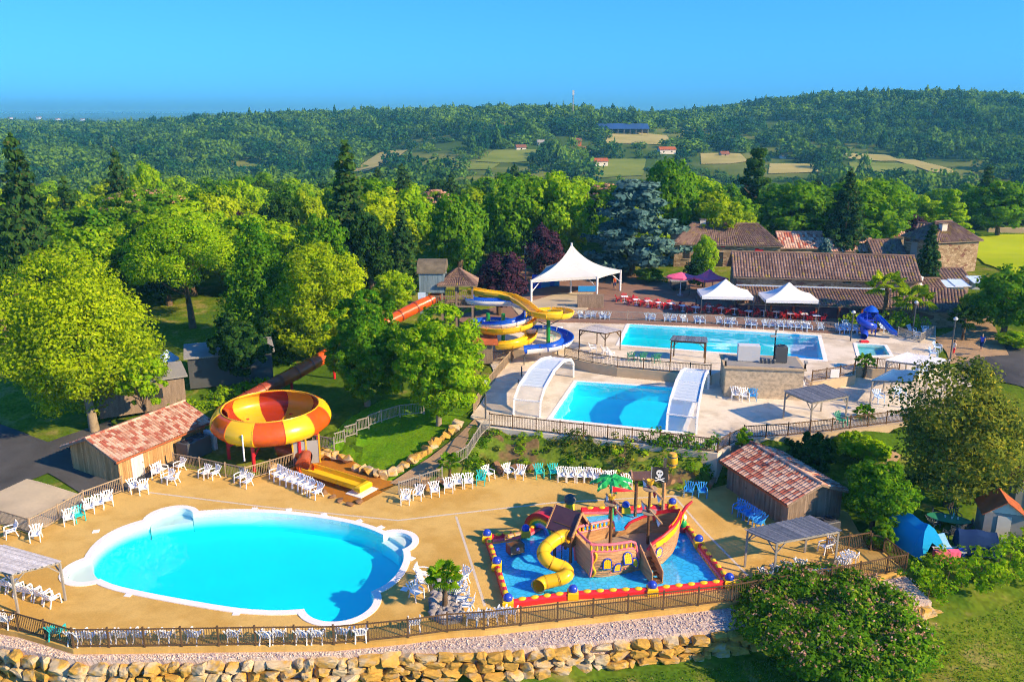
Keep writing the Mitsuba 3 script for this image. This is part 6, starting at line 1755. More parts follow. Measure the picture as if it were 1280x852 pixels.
# ------------------------------------------------------------------ people
def person(u, v, z, label, shirt, shorts, rz=0.0, stride=.14):
    import manifold3d
    c = site(u, v, z); t = thing('person', label, 'person')
    J = {'hipL': (.09, 0, .90), 'hipR': (-.09, 0, .90), 'kneeL': (.10, -stride * .6, .50), 'kneeR': (-.10, stride * .4, .50), 'ankL': (.10, -stride, .08), 'ankR': (-.10, stride * 1.3, .10), 'pel': (0, 0, .95), 'chest': (0, -.02, 1.30), 'neck': (0, -.01, 1.48), 'head': (0, -.03, 1.62),
         'shL': (.18, 0, 1.40), 'shR': (-.18, 0, 1.40), 'elL': (.24, .06, 1.12), 'elR': (-.24, -.04, 1.12), 'haL': (.25, -.04, .88), 'haR': (-.25, -.16, .90), 'toeL': (.11, -stride - .15, .04), 'toeR': (-.11, stride * 1.3 - .14, .05)}
    B = [('hipL', .085, 'kneeL', .06), ('kneeL', .058, 'ankL', .038), ('hipR', .085, 'kneeR', .06), ('kneeR', .058, 'ankR', .038), ('ankL', .04, 'toeL', .03), ('ankR', .04, 'toeR', .03), ('pel', .12, 'chest', .14), ('chest', .12, 'neck', .055), ('neck', .05, 'head', .09), ('shL', .055, 'elL', .042), ('elL', .04, 'haL', .03), ('shR', .055, 'elR', .042), ('elR', .04, 'haR', .03), ('chest', .10, 'shL', .06), ('chest', .10, 'shR', .06), ('pel', .11, 'hipL', .09), ('pel', .11, 'hipR', .09)]
    sol = None
    for a, ra, b_, rb in B:
        h = hull_of([(J[a], ra), (J[b_], rb)]); sol = h if sol is None else sol + h
    sol = sol + hull_of([((0, -.03, 1.60), .085), ((0, -.02, 1.68), .09)])
    mm = sol.to_mesh(); v_, f_ = np.array(mm.vert_properties[:, :3]), np.array(mm.tri_verts)
    co, si = math.cos(rz), math.sin(rz); R = lambda q: np.asarray(q) @ np.array([[co, si, 0], [-si, co, 0], [0, 0, 1]]) + c
    part(t, 'body', (R(v_), f_), 'm_skin', smooth=50)
    def cloth(pairs, mat, nm):
        s_ = None
        for x in pairs:
            h = hull_of(x); s_ = h if s_ is None else s_ + h
        q = s_.to_mesh(); part(t, nm, (R(np.array(q.vert_properties[:, :3])), np.array(q.tri_verts)), mat, smooth=50)
    cloth([[(J['pel'], .135), (J['chest'], .155)], [(J['chest'], .125), (J['shL'], .08)], [(J['chest'], .125), (J['shR'], .08)]], shirt, 'shirt')
    cloth([[(J['pel'], .13), (J['hipL'], .11)], [(J['pel'], .13), (J['hipR'], .11)], [(J['hipL'], .10), (J['kneeL'], .085)], [(J['hipR'], .10), (J['kneeR'], .085)]], shorts, 'shorts')
    cloth([[((0, .0, 1.68), .095), ((0, .03, 1.62), .085)]], 'm_dark', 'hair')


person(1191, 446, 3.0, 'person in a pale top walking along the park road', 'm_canvas', 'p_red', 1.4)
person(1226, 438, 3.1, 'person in a purple top beside the park road', 'p_royal', 'm_navy', -1.0)
person(768, 361, L3, 'person in an orange top standing beside the marquee', 'p_orange', 'm_navy', .3)

# vehicles and far things on the plaza
t = thing('drinks_cart', 'small dark cart under the magenta parasol', 'cart'); p = site(849, 364, L3) + [0, .8, 0]
m = MB(); m.box(p + [0, 0, .75], (2.0, 1.0, .9), bev=.08); part(t, 'body', m, 'p_darkgrey'); m = MB(); m.box(p + [0, 0, 1.28], (2.2, 1.1, .1)); part(t, 'counter_top', m, 'p_grey')
for s in (-1, 1):
    m = MB(); m.lathe([(.28, -.06), (.3, 0), (.28, .06), (.01, .06)], 12); v, f = m.mesh(); part(t, 'wheel', (np.c_[v[:, 0] + s * .6, v[:, 2] - .5, v[:, 1]] + p + [0, 0, .3], f), 'p_black')


# ------------------------------------------------------------------ foliage
def foliage(clumps, per, leaf, seed, squash=.8, up=.35, centre=None, wide=.62):
    """Leaf-sized faces spread through clumps (x, y, z, radius), most of them near the clump's outside."""
    g = np.random.default_rng(seed)
    cl = np.asarray(clumps, float)
    per_c = np.maximum(4, (per * (cl[:, 3] / cl[:, 3].mean()) ** 1.6).astype(int))
    c = np.repeat(cl, per_c, axis=0); N = len(c)
    d = g.normal(size=(N, 3)); d /= np.linalg.norm(d, axis=1, keepdims=True)
    pos = c[:, :3] + d * (c[:, 3] * (.4 + .6 * g.random(N) ** .6))[:, None] * [1, 1, squash]
    n = d * .8 + g.normal(size=(N, 3)) * .45 + [0, 0, up]; n /= np.linalg.norm(n, axis=1, keepdims=True)
    a = np.cross(n, g.normal(size=(N, 3))); a /= np.linalg.norm(a, axis=1, keepdims=True); b = np.cross(n, a)
    s = (leaf * g.uniform(.6, 1.35, N))[:, None]
    v = np.stack([pos - a * s, pos + b * s * wide, pos + a * s, pos - b * s * wide], 1)
    ctr = cl[:, :3].mean(0) if centre is None else np.asarray(centre)
    dc = pos - ctr; dc /= np.linalg.norm(dc, axis=1, keepdims=True) + 1e-9
    sn = d * .45 + n * .6 + dc * .35; sn /= np.linalg.norm(sn, axis=1, keepdims=True)
    i = np.arange(N)[:, None] * 4
    return v.reshape(-1, 3), np.vstack([i + [0, 1, 2], i + [0, 2, 3]]), np.repeat(sn, 4, axis=0)


def leaf_ply(vfn, mat):
    v, f, n = vfn
    return {'type': 'ply', 'filename': meshkit.write_ply((v, f), False, normals=n), 'face_normals': False, 'bsdf': {'type': 'ref', 'id': mat}}


def sph(g, n):
    d = g.normal(size=(n, 3)); return d / np.linalg.norm(d, axis=1, keepdims=True)


def broad(seed, n=70, c0=.22, r=(.17, .30), lumpy=.62, flat=1.0):
    """Clumps of a broad crown: half width 1, height 1."""
    g = np.random.default_rng(seed); out = []
    d = sph(g, n)
    k = .80 + lumpy * (meshkit.fbm(d * 1.9 + seed, 2, seed) - .5) * 2
    h = (1 - c0) / 2
    for q, kk in zip(d, k):
        rr = g.uniform(*r)
        rad = min(kk, 1.12 - rr * .6)
        zz = q[2] * flat
        out.append([q[0] * rad * .92, q[1] * rad * .92, c0 + h + zz * h * min(1.0, kk + .1) * .86, rr])
    for q in sph(g, n // 4) * .45:
        out.append([q[0], q[1], c0 + h + q[2] * h, .28])
    return np.array(out)


def conif(seed, n=15, c0=.06, droop=.06, k=.9, fat=.30):
    g = np.random.default_rng(seed); out = []
    for i in range(n):
        z = c0 + (1 - c0) * (i / n) ** .92
        R = (1 - (z - c0) / (1 - c0)) ** k
        m_ = max(2, int(11 * R) + 2)
        for j in range(m_):
            a = 2 * math.pi * (j + g.random()) / m_
            rr = R * g.uniform(.62, 1.0)
            for f in ((.35, .75, 1.0) if R > .4 else (.6, 1.0)):
                out.append([rr * f * math.cos(a), rr * f * math.sin(a), z - droop * f * R + g.uniform(-.012, .012), fat * (.30 + .5 * R) * (1.15 - .55 * f)])
    out.append([0, 0, .975, .06])
    return np.array(out)


def tiers(seed, n=9, c0=.25, spread=1.0):
    g = np.random.default_rng(seed); out = []
    for i in range(n):
        z = c0 + (1 - c0) * i / (n - 1) * .97; R = (1 - .72 * ((i / (n - 1)) ** 1.3)) * g.uniform(.85, 1.0)
        for j in range(7):
            a = g.uniform(0, 2 * math.pi); rr = R * g.uniform(.45, .95)
            for f in (.5, .8, 1.0):
                out.append([rr * f * math.cos(a), rr * f * math.sin(a), z + .02 * f + g.uniform(-.015, .015), .17 * (1.2 - .4 * f)])
    return np.array(out)


def umbrella(seed):
    g = np.random.default_rng(seed); out = []
    for q in sph(g, 120):
        if q[2] > -.25:
            rr = g.uniform(.13, .20); out.append([q[0] * .86, q[1] * .86, .58 + q[2] * .34, rr])
    for i in range(40):
        a, r = g.uniform(0, 6.28), .8 * math.sqrt(g.random()); out.append([r * math.cos(a), r * math.sin(a), .56 + .2 * g.random(), .17])
    return np.array(out)


def column(seed, n=60):
    g = np.random.default_rng(seed); out = []
    for i in range(n):
        z = g.uniform(.08, .96); R = math.sin(math.pi * (.12 + .86 * z)) ** .6 * .8; a = g.uniform(0, 6.28); r = R * g.uniform(.5, 1)
        out.append([r * math.cos(a), r * math.sin(a), z, g.uniform(.16, .28)])
    return np.array(out)


def trunk_mesh(seed, top=.72, r0=.03, limbs=7, c0=.3, lean=.02):
    g = np.random.default_rng(seed); m = MB()
    pts = [np.array([lean * math.sin(z * 5 + seed), lean * math.cos(z * 4), z]) for z in np.linspace(-.03, top, 7)]
    m.tube(pts, np.linspace(r0 * 1.3, r0 * .35, 7), 8)
    for i in range(limbs):
        z = g.uniform(c0, top * .95); a = g.uniform(0, 6.28); b = pts[0] * 0 + [0, 0, z]
        q = np.array([math.cos(a) * .2, math.sin(a) * .2, z + g.uniform(.06, .16)])
        m.tube([b, (b + q) / 2 + [0, 0, -.02], q], [r0 * .5, r0 * .35, r0 * .12], 5, cap=False)
    return m


GROUPS, ASP = {}, {}


def variant(name, clumps, per, leaf, mat, squash=.8, seed=0, asp=.45, **kw):
    c = np.array(clumps); c = np.c_[c[:, :2] * asp, c[:, 2], c[:, 3] * asp * 1.05]; clumps = c; leaf = leaf * asp; ASP[name] = asp
    v, f, n = foliage(clumps, per, leaf, seed, squash, **kw)
    # variants are unit sized; their normals follow the later non-uniform scale
    scene[name] = {'type': 'shapegroup', 'crown': leaf_ply((v, f, n), mat)}
    GROUPS[name] = True


for i in range(3):
    tm = trunk_mesh(40 + i, r0=.035 if i < 2 else .02, top=[.62, .7, .75][i], c0=[.3, .25, .2][i], limbs=[9, 7, 0][i])
    scene[f'trunk_shape_{i}'] = {'type': 'shapegroup', 'trunk': mikit.ply(tm.mesh(), 'm_bark', 40)}
KINDS = {}
for mat in ('l_bright', 'l_mid', 'l_dark', 'l_plane'):
    for j in range(2):
        variant(f'crown_{mat}_{j}', broad(11 + 7 * j + len(mat), 100 + 20 * j, c0=.1, r=(.12, .24)), 62, .055, mat, seed=3 + j, wide=.7)
for j in range(2):
    variant(f'crown_conifer_{j}', conif(5 + j, k=.75 + .2 * j, fat=.38), 30, .085, 'l_conifer', .6, seed=j, up=.2, asp=.26)
variant('crown_blue_0', tiers(3, 10, .12), 34, .06, 'l_blue', .5, seed=8, asp=.52)
variant('crown_purple_0', broad(33, 60, c0=.1), 88, .06, 'l_purple', seed=9)
variant('crown_cedar_0', tiers(7, 7, .35), 34, .065, 'l_bright', .4, seed=10, asp=.5)
variant('crown_darkcedar_0', tiers(9, 9, .2), 40, .065, 'l_dark', .6, seed=11, asp=.36)
variant('crown_poplar_0', column(4), 80, .07, 'l_mid', seed=12, asp=.28)


def inst(key, grp, p, rz, sx, sz):
    sx = sx / ASP.get(grp, 1)
    scene[key] = {'type': 'instance', 'shapegroup': {'type': 'ref', 'id': grp}, 'to_world': T().translate(list(map(float, p))).rotate([0, 0, 1], rz).scale([sx, sx, sz])}


def spot(u, ztop, Y):
    x = 0.0
    for _ in range(4):
        z = gz(x, Y); x = (u - 640) / FOCAL * (Y * math.cos(PITCH) + (EYE - .5 * (z + ztop)) * math.sin(PITCH))
    return np.array([x, Y, gz(x, Y)])


def tree(name, label, crown, u, vtop, wpx, Y, trunk=0, group=None, cat='tree', pos=None, dims=None):
    top = at_range(u, vtop, Y)
    x, y = spot(u, top[2], Y)[:2]
    z = gz(x, y)
    for pl, zz in SLABS:
        if pl is not GRAVEL and pl.contains(Point(x, y)): z = zz
    zopt = Y * math.cos(PITCH) + (EYE - (z + top[2]) / 2) * math.sin(PITCH)
    r = wpx / 2 * zopt / FOCAL; h = max(1.5, top[2] - z)
    t = thing(name, label, cat, group)
    a = (u * 37 + Y * 11) % 360
    inst(t + '__crown', crown, (x, y, z), a, r, h)
    if trunk is not None:
        inst(t + '__trunk', f'trunk_shape_{trunk}', (x, y, z - .1), a, h if trunk != 2 else h, h)
    return t


MID = [  # label, crown, u, vtop, width, Y, trunk, name
    ('tall tapering conifer at the far left with mottled foliage', 'conifer_0', 30, 163, 92, 104, 2, 'conifer_tree'), ('dark conifer half out of the frame at the left edge', 'conifer_1', -8, 196, 60, 110, 2, 'conifer_tree'),
    ('dark conifer just right of the tallest conifer at the left', 'conifer_1', 88, 218, 66, 120, 2, 'conifer_tree'), ('dark pointed conifer rising above the belt, left of the silk tree', 'conifer_0', 150, 183, 56, 150, 2, 'conifer_tree'),
    ('bright green rounded tree behind the dark pointed conifer', 'l_bright_0', 184, 198, 50, 165, 0, 'broadleaf_tree'), ('dark broad tree at the left edge below the tall conifer', 'l_dark_0', -2, 300, 44, 88, 0, 'broadleaf_tree'),
    ('yellow-green tree crowned above the umbrella pine', 'l_plane_0', 268, 232, 74, 132, 0, 'broadleaf_tree'), ('tall yellow-green tree left of the dark yew', 'l_bright_1', 300, 222, 64, 146, 0, 'broadleaf_tree'), ('dark green tree behind the dark yew', 'l_dark_1', 352, 240, 58, 126, 0, 'broadleaf_tree'),
    ('small purple-brown tree among the greens behind the yew', 'purple_0', 312, 258, 40, 118, 0, 'broadleaf_tree'), ('yellow-green tree left of the tall dark cedar', 'l_plane_1', 385, 232, 50, 140, 0, 'broadleaf_tree'),
    ('green tree in front of the tall dark cedar, left side', 'l_mid_0', 405, 262, 70, 104, 0, 'broadleaf_tree'), ('tall dark cedar rising over the middle of the tree belt', 'conifer_1', 435, 172, 104, 112, 2, 'conifer_tree'), ('dark green mass right below the tall cedar', 'l_dark_0', 462, 260, 66, 108, 0, 'broadleaf_tree'),
    ('bright yellow-green tree right of the tall dark cedar', 'l_bright_0', 512, 228, 84, 128, 0, 'broadleaf_tree'), ('grey-green drooping conifer behind the slide tower', 'conifer_0', 503, 258, 56, 110, 2, 'conifer_tree'), ('dark rounded tree behind the slide tower roof', 'l_mid_1', 574, 238, 82, 116, 0, 'broadleaf_tree'),
    ('big dark green tree behind the purple tree', 'l_mid_0', 640, 216, 84, 124, 0, 'broadleaf_tree'), ('big sunlit yellow-green tree behind the marquee', 'l_bright_1', 692, 210, 98, 126, 0, 'broadleaf_tree'), ('dark purple tree immediately behind the marquee peak', 'purple_0', 680, 276, 54, 116, 0, 'broadleaf_tree'),
    ('plum-coloured tree beside the slide tower', 'purple_0', 624, 309, 68, 97, 0, 'broadleaf_tree'), ('bright green bush below the slide tower', 'l_bright_1', 491, 336, 58, 95, None, 'bush'), ('wide blue-grey cedar right of the marquee', 'blue_0', 792, 230, 165, 121, 0, 'cedar_tree'),
    ('tall olive-green tree behind the blue-grey cedar', 'l_mid_1', 840, 194, 86, 138, 0, 'broadleaf_tree'), ('yellow-green tree left of the farmhouse chimney', 'l_bright_0', 900, 240, 52, 152, 0, 'broadleaf_tree'), ('tall dark cedar behind the farmhouse', 'darkcedar_0', 942, 190, 66, 152, 1, 'cedar_tree'),
    ('bright yellow-green tree right of the tall dark cedar behind the farmhouse', 'l_bright_1', 990, 236, 76, 148, 0, 'broadleaf_tree'), ('dark-hearted tree behind the barn roof', 'l_mid_0', 1040, 246, 70, 138, 0, 'broadleaf_tree'), ('pale yellow-green tree behind the barn roof, right side', 'l_bright_0', 1078, 246, 62, 146, 0, 'broadleaf_tree'),
    ('purple tree behind the low terracotta roof', 'purple_0', 1124, 264, 62, 150, 0, 'broadleaf_tree'), ('flat-tiered golden-green cedar behind the square stone house', 'cedar_0', 1186, 240, 60, 150, 0, 'cedar_tree'), ('dark spruce standing in front of the square stone house', 'conifer_0', 1161, 277, 44, 106, 2, 'conifer_tree'),
    ('round bright green tree in front of the farmhouse', 'l_bright_0', 880, 291, 38, 113, 0, 'broadleaf_tree'), ('round grey-green shrub behind the barn ridge', 'blue_0', 1030, 300, 34, 116, None, 'bush'), ('dark green shrub at the foot of the blue-grey cedar', 'l_dark_1', 868, 322, 30, 112, None, 'bush'),
    ('mid green shrub beside the plaza lawn', 'l_mid_0', 812, 334, 36, 116, None, 'bush'), ('tall yellowish tree left of the barn gable by the annex', 'l_plane_0', 1216, 362, 34, 92, None, 'bush'), ('large round green tree at the right edge beyond the park road', 'l_mid_0', 1262, 330, 92, 88, 0, 'broadleaf_tree'),
    ('bright green shrub under the round tree at the right edge', 'l_bright_0', 1268, 414, 50, 84, None, 'bush'), ('dark rounded tree at the right edge of the belt', 'l_mid_1', 1250, 224, 80, 175, 0, 'broadleaf_tree'), ('low bright hedge below the purple tree', 'l_bright_1', 1080, 300, 90, 133, None, 'bush')]
for lb, cr, u, vt, wd, Y, tr, nm in MID:
    tree(nm, lb, 'crown_' + cr, u, vt, wd, Y, tr)

# the belt behind
placed = [(at_range(u, vt, Y)[0], Y) for _, _, u, vt, _, Y, _, _ in MID]
belt = []
gb = np.random.default_rng(21)
lawn_box = poly_at([(1180, 282), (1420, 278), (1420, 356), (1190, 340)], 4.2).buffer(4)
tries = 0
while len(belt) < 215 and tries < 9000:
    tries += 1
    Y = gb.uniform(100, 268); x = gb.uniform(-.64, .66) * (Y + 8)
    if Y < 128 and x > -20: continue
    if Y < 112 and gb.random() < .4: continue
    if lawn_box.contains(Point(x, Y)): continue
    if any((x - a) ** 2 + (Y - b) ** 2 < (4.7 if Y < 200 else 6.0) ** 2 for a, b in placed): continue
    placed.append((x, Y)); belt.append((x, Y))
belt.sort(key=lambda q: q[0] / q[1])
CR = ['l_bright_0', 'l_mid_0', 'l_plane_0', 'l_mid_1', 'l_dark_0', 'l_bright_1', 'conifer_0', 'l_dark_1', 'l_plane_1', 'l_mid_0', 'l_mid_1', 'l_bright_0', 'l_dark_1', 'l_bright_1', 'poplar_0', 'l_plane_0']
ADJ = {'l_bright': 'bright green', 'l_mid': 'mid green', 'l_plane': 'yellow-green', 'l_dark': 'dark green', 'conifer': 'conical', 'poplar': 'upright'}
cnt = {}
for i, (x, Y) in enumerate(belt):
    cr = CR[int(gb.integers(0, len(CR)))]
    adj = ADJ[cr.rsplit('_', 1)[0]]; cnt[adj] = cnt.get(adj, 0) + 1
    z = gz(x, Y); h = gb.uniform(8.5, 13.5) * (1.15 if 'conifer' in cr or 'poplar' in cr else 1); r = h * (gb.uniform(.42, .58) if 'conifer' not in cr and 'poplar' not in cr else .28)
    t = thing('belt_tree', f'{ORD[cnt[adj] - 1]} {adj} tree of the belt behind the park, from the left', 'tree', f'{adj} trees of the belt')
    inst(t + '__crown', 'crown_' + cr, (x, Y, z - .3), gb.uniform(0, 360), r, h)
    inst(t + '__trunk', 'trunk_shape_0', (x, Y, z - .3), 0, h * .9, h)


# ------------------------------------------------------------------ the near trees, each its own mesh
def big_tree(name, label, clumps, base, r, h, per, leaf, mat, bark='m_bark', seed=1, squash=.8, r0=.25, limbs=9, top=.7, blossom=None, rz=0.0):
    c = np.array(clumps); c = np.c_[c[:, 0] * r, c[:, 1] * r, c[:, 2] * h, c[:, 3] * (r * .75 + h * .25 if h < 2.2 * r else r)]
    t = thing(name, label, 'tree')
    v, f, n = foliage(c, per, leaf, seed, squash)
    scene[t + '__crown'] = leaf_ply((v + base, f, n), mat)
    g = np.random.default_rng(seed); m = MB()
    pts = [np.array([.04 * r * math.sin(z * 4 + seed), .04 * r * math.cos(z * 3), z * h]) for z in np.linspace(-.02, top, 8)]
    m.tube(pts, np.linspace(r0 * 1.25, r0 * .3, 8), 9)
    cen = c[np.argsort(-c[:, 3])][:limbs * 2:2]
    for q in cen:
        z0 = g.uniform(.2, top * .8) * h; b = np.array([0, 0, z0])
        m.tube([b, b + (q[:3] - b) * .5 + [0, 0, -.03 * h], b + (q[:3] - b) * .92], [r0 * .5, r0 * .3, r0 * .08], 6, cap=False)
    v2, f2 = m.mesh(); part(t, 'trunk', (v2 + base, f2), bark, smooth=40)
    if blossom:
        g2 = np.random.default_rng(seed + 3)
        up = c[c[:, 2] > np.percentile(c[:, 2], 25)]
        b = up[g2.integers(0, len(up), blossom)].copy()
        d = sph(g2, blossom); d[:, 2] = np.abs(d[:, 2]) * .9 + .1
        b[:, :3] += d * b[:, 3:4] * [1.0, 1.0, .75]; b[:, 3] = .09
        scene[t + '__blossom'] = leaf_ply((lambda q: (q[0] + base, q[1], q[2]))(foliage(b, 5, .06, seed + 9)), 'l_flower')
    return t


def grounded(u, v, z): return site(u, v, z)


def base_at(u, Y, vt=400):
    p = spot(u, at_range(u, vt, Y)[2], Y); return np.array([p[0], Y, p[2] - .05])


def dims(u, vt, wpx, base):
    top = at_range(u, vt, base[1]); zopt = base[1] * math.cos(PITCH) + (EYE - (base[2] + top[2]) / 2) * math.sin(PITCH)
    return wpx / 2 * zopt / FOCAL, top[2] - base[2]


def near_tree(name, label, u, vt, wpx, Y, mat, n, per, leaf, seed, c0=.2, kind='broad', **kw):
    b = base_at(u, Y, vt); r, h = dims(u, vt, wpx, b)
    cl = {'broad': lambda: broad(seed, n, c0, (.085, .17)), 'umbrella': lambda: umbrella(seed), 'conif': lambda: conif(seed, n, c0, .03, .55, .42), 'col': lambda: column(seed, n)}[kind]()
    return big_tree(name, label, cl, b, r, h, per, leaf, mat, seed=seed, **kw)


near_tree('plane_tree', 'largest plane tree, sunlit yellow-green, filling the left side above the road', 96, 302, 226, 66, 'l_plane', 210, 150, .155, 2, .03, bark='m_palebark', r0=.35)
near_tree('plane_tree', 'tall sunlit plane tree left of the orange tube slide', 398, 300, 138, 83, 'l_plane', 220, 150, .165, 3, .0, bark='m_palebark')
near_tree('plane_tree', 'plane tree in front of the orange tube, left of the pair above the grass slope', 457, 356, 108, 69, 'l_mid', 220, 150, .15, 4, .0, bark='m_palebark')
near_tree('plane_tree', 'rounded plane tree with a pale trunk standing at the top of the grass slope', 549, 375, 134, 65.3, 'l_bright', 200, 140, .14, 5, .07, bark='m_palebark', r0=.22)
near_tree('small_tree', 'small thin tree in front of the grey cabin', 178, 440, 72, 65.5, 'l_bright', 50, 60, .17, 6, .35, r0=.12)
near_tree('broadleaf_tree', 'dark blue-green tree between the cabins and the bowl slide', 303, 386, 86, 75, 'l_dark', 80, 110, .22, 7, .15)
near_tree('umbrella_pine', 'umbrella pine with a dense rounded bright green top on a bare reddish trunk', 230, 266, 136, 92, 'l_bright', 0, 200, .16, 8, kind='umbrella', r0=.35, squash=.75, top=.6)
near_tree('yew_tree', 'dense dark yew-like tree right of the umbrella pine', 322, 270, 146, 85, 'l_mid', 13, 75, .18, 9, .03, kind='conif')
near_tree('broadleaf_tree', 'tall loose tree with yellowing dark leaves at the right above the camp', 1203, 444, 190, 53.5, 'l_autumn', 190, 70, .145, 10, .04, r0=.3, limbs=14)
near_tree('round_tree', 'small round green tree beside the weathered shed', 1098, 574, 92, 51, 'l_mid', 170, 110, .10, 11, .05, r0=.14)
near_tree('bush', 'dark green bush behind the weathered shed at the foot of the terrace wall', 1012, 538, 66, 58.5, 'l_dark', 50, 90, .15, 12, .02)
near_tree('bush', 'yellow-green spreading bush below the rendered wall', 1076, 548, 84, 60.5, 'l_bright', 50, 80, .15, 13, .0)
near_tree('bush', 'small light green shrub at the fence corner behind the weathered shed', 930, 534, 26, 59.5, 'l_bright', 30, 60, .12, 14, .02)
near_tree('bush', 'trimmed green bush at the deck corner beside the bright blue tent', 1101, 655, 38, 48.3, 'l_mid', 40, 100, .11, 15, .0)
# the flowering silk tree in front
b = base_at(1042, 40.0, 735); r, h = dims(1042, 752, 246, b)
g = np.random.default_rng(5); cl = []
for q in sph(g, 150):
    rr = g.uniform(.10, .19); cl.append([q[0] * .9, q[1] * .9, .62 + abs(q[2]) ** .8 * .30 - .16 * (q[2] < 0) , rr])
for i in range(60):
    a_, rr = g.uniform(0, 6.28), .85 * math.sqrt(g.random()); cl.append([rr * math.cos(a_), rr * math.sin(a_), .55 + .22 * g.random(), .17])
big_tree('silk_tree', 'wide flat-topped silk tree dotted with pink blossom in the foreground', cl, b, r, h, 130, .12, 'l_silk', seed=16, squash=.6, r0=.2, limbs=12, top=.5, blossom=800)
# the pinkish silk tree far left, and the one behind the marquee
for u, vt, wd, Y, lb in ((186, 234, 112, 128, 'flat-topped silk tree with pinkish blossom above the umbrella pine'), (758, 228, 60, 152, 'small silk tree with pink blossom left of the olive-green tree'), (545, 236, 40, 150, 'little pink-flowered silk tree behind the yellow-green trees')):
    b = base_at(u, Y, vt); r, h = dims(u, vt, wd, b)
    g = np.random.default_rng(int(u)); cl = [[q[0] * .9, q[1] * .9, .72 + abs(q[2]) * .22, g.uniform(.12, .2)] for q in sph(g, 70)]
    big_tree('silk_tree', lb, cl, b, r, h, 70, .3, 'l_silk', seed=int(u), squash=.5, r0=.25, top=.6)
    k = [k for k in scene if k.startswith('silk_tree') and k.endswith('__crown')][-1]
    g2 = np.random.default_rng(int(u) + 1); c2 = np.array(cl); c2 = np.c_[c2[:, 0] * r, c2[:, 1] * r, c2[:, 2] * h + .35, np.full(len(c2), .55)]
    v, f, n = foliage(c2, 16, .22, int(u) + 2, .3)
    scene[k.replace('__crown', '__blossom')] = leaf_ply((v + b, f, n), 'l_flower')


# palms
def palm(label, p, h, R, n=16, seed=0, mat='l_bright', tr=.14):
    g = np.random.default_rng(seed); t = thing('palm_tree', label, 'palm')
    m = MB(); m.tube([p - [0, 0, .1], p + [.03, 0, h * .5], p + [0, 0, h]], [tr * 1.2, tr, tr * 1.1], 9)
    for i in range(9):
        a = i * 2.4; z = h * (.35 + .07 * i); m.tube([p + [math.cos(a) * tr * .8, math.sin(a) * tr * .8, z], p + [math.cos(a) * tr * 1.7, math.sin(a) * tr * 1.7, z + .1]], [.05, .02], 5)
    part(t, 'trunk', m, 'm_bark', smooth=40)
    for i in range(n):
        a = i * 2.399; el = 1.15 - 1.5 * i / n + g.uniform(-.1, .1); d = np.array([math.cos(a) * math.cos(el), math.sin(a) * math.cos(el), math.sin(el)])
        stem = p + [0, 0, h]; hub = stem + d * R * .48
        s = np.cross(d, [0, 0, 1.0]); s /= np.linalg.norm(s) + 1e-9; u_ = np.cross(s, d)
        m = MB(); m.tube([stem, hub], [.03, .018], 4, cap=False)
        for k in range(13):
            ph = (k - 6) * .22; e = d * math.cos(ph) + s * math.sin(ph)
            tip = hub + e * R * .58 * (1 - .02 * (k - 6) ** 2 / 2) + np.array([0, 0, -.16 * R * (1 + abs(ph) * .4)]); mid = hub + e * R * .3
            w_ = np.cross(e, u_) * R * .04
            m.add([hub, mid - w_, tip, mid + w_], [[0, 1, 2], [0, 2, 3]])
        part(t, 'frond', m, mat)
    return t


palm('fan palm in the stone bed between the big pool and the splash pool', site(556, 758, .15), 1.9, 1.15, 20, 1)
pp = at_range(1104, 402, 92.5); palm('taller fan palm in front of the stone annex, left of two', np.array([pp[0], pp[1], 3.4]), 4.3, 2.5, 15, 2, 'l_plane', tr=.22)
pp = at_range(1139, 410, 90.5); palm('fan palm in front of the stone annex, right of two', np.array([pp[0], pp[1], 3.3]), 3.3, 2.5, 15, 3, 'l_plane', tr=.22)
palm('dark palm beside the footpath right of the stone annex', site(1203, 424, 3.3), 2.3, 1.9, 16, 4, 'l_dark')
palm('small palm below the paddling pool fence', site(1080, 472, L1 + .0), 1.6, 1.1, 14, 5, 'l_mid')
palm('young palm at the foot of the ramp fence', site(562, 594, .4), 1.1, 1.0, 14, 6, 'l_mid', .1)
palm('low palm tuft behind the rendered wall fence', site(1080, 523, L1), .5, 1.0, 14, 7, 'l_mid', .1)


# hedges, shrubs, planted bank, grass
def top_z(x, y):
    z = gz(x, y)
    for pl, zz in SLABS:
        if pl.contains(Point(x, y)): z = max(z, zz)
    return z


def hedge(label, pts, w, h, mat, per=26, leaf=.12, seed=1, name='hedge', top=.25):
    g = np.random.default_rng(seed); ln = LineString([p[:2] for p in pts]); cl = []
    n = int(ln.length * w * 5)
    for i in range(n):
        q = ln.interpolate(g.random() * ln.length); o = g.normal(size=2) * w * .32
        x, y = q.x + o[0], q.y + o[1]; cl.append([x, y, top_z(x, y) + g.uniform(.15, 1) * h * (1 - .35 * min(1, np.linalg.norm(o) / w)), g.uniform(.28, .5)])
    t = thing(name, label, name)
    scene[t + '__foliage'] = leaf_ply(foliage(cl, per, leaf, seed, .85, .4), mat)
    m = MB(); k = max(3, int(ln.length / 1.2))
    for i in range(k):
        q = ln.interpolate((i + .5) / k, normalized=True); z = top_z(q.x, q.y); m = MB(); m.tube([[q.x, q.y, z - .1], [q.x + .1, q.y, z + h * .7]], [.05, .02], 5); part(t, 'stem', m, 'm_bark')
    return t


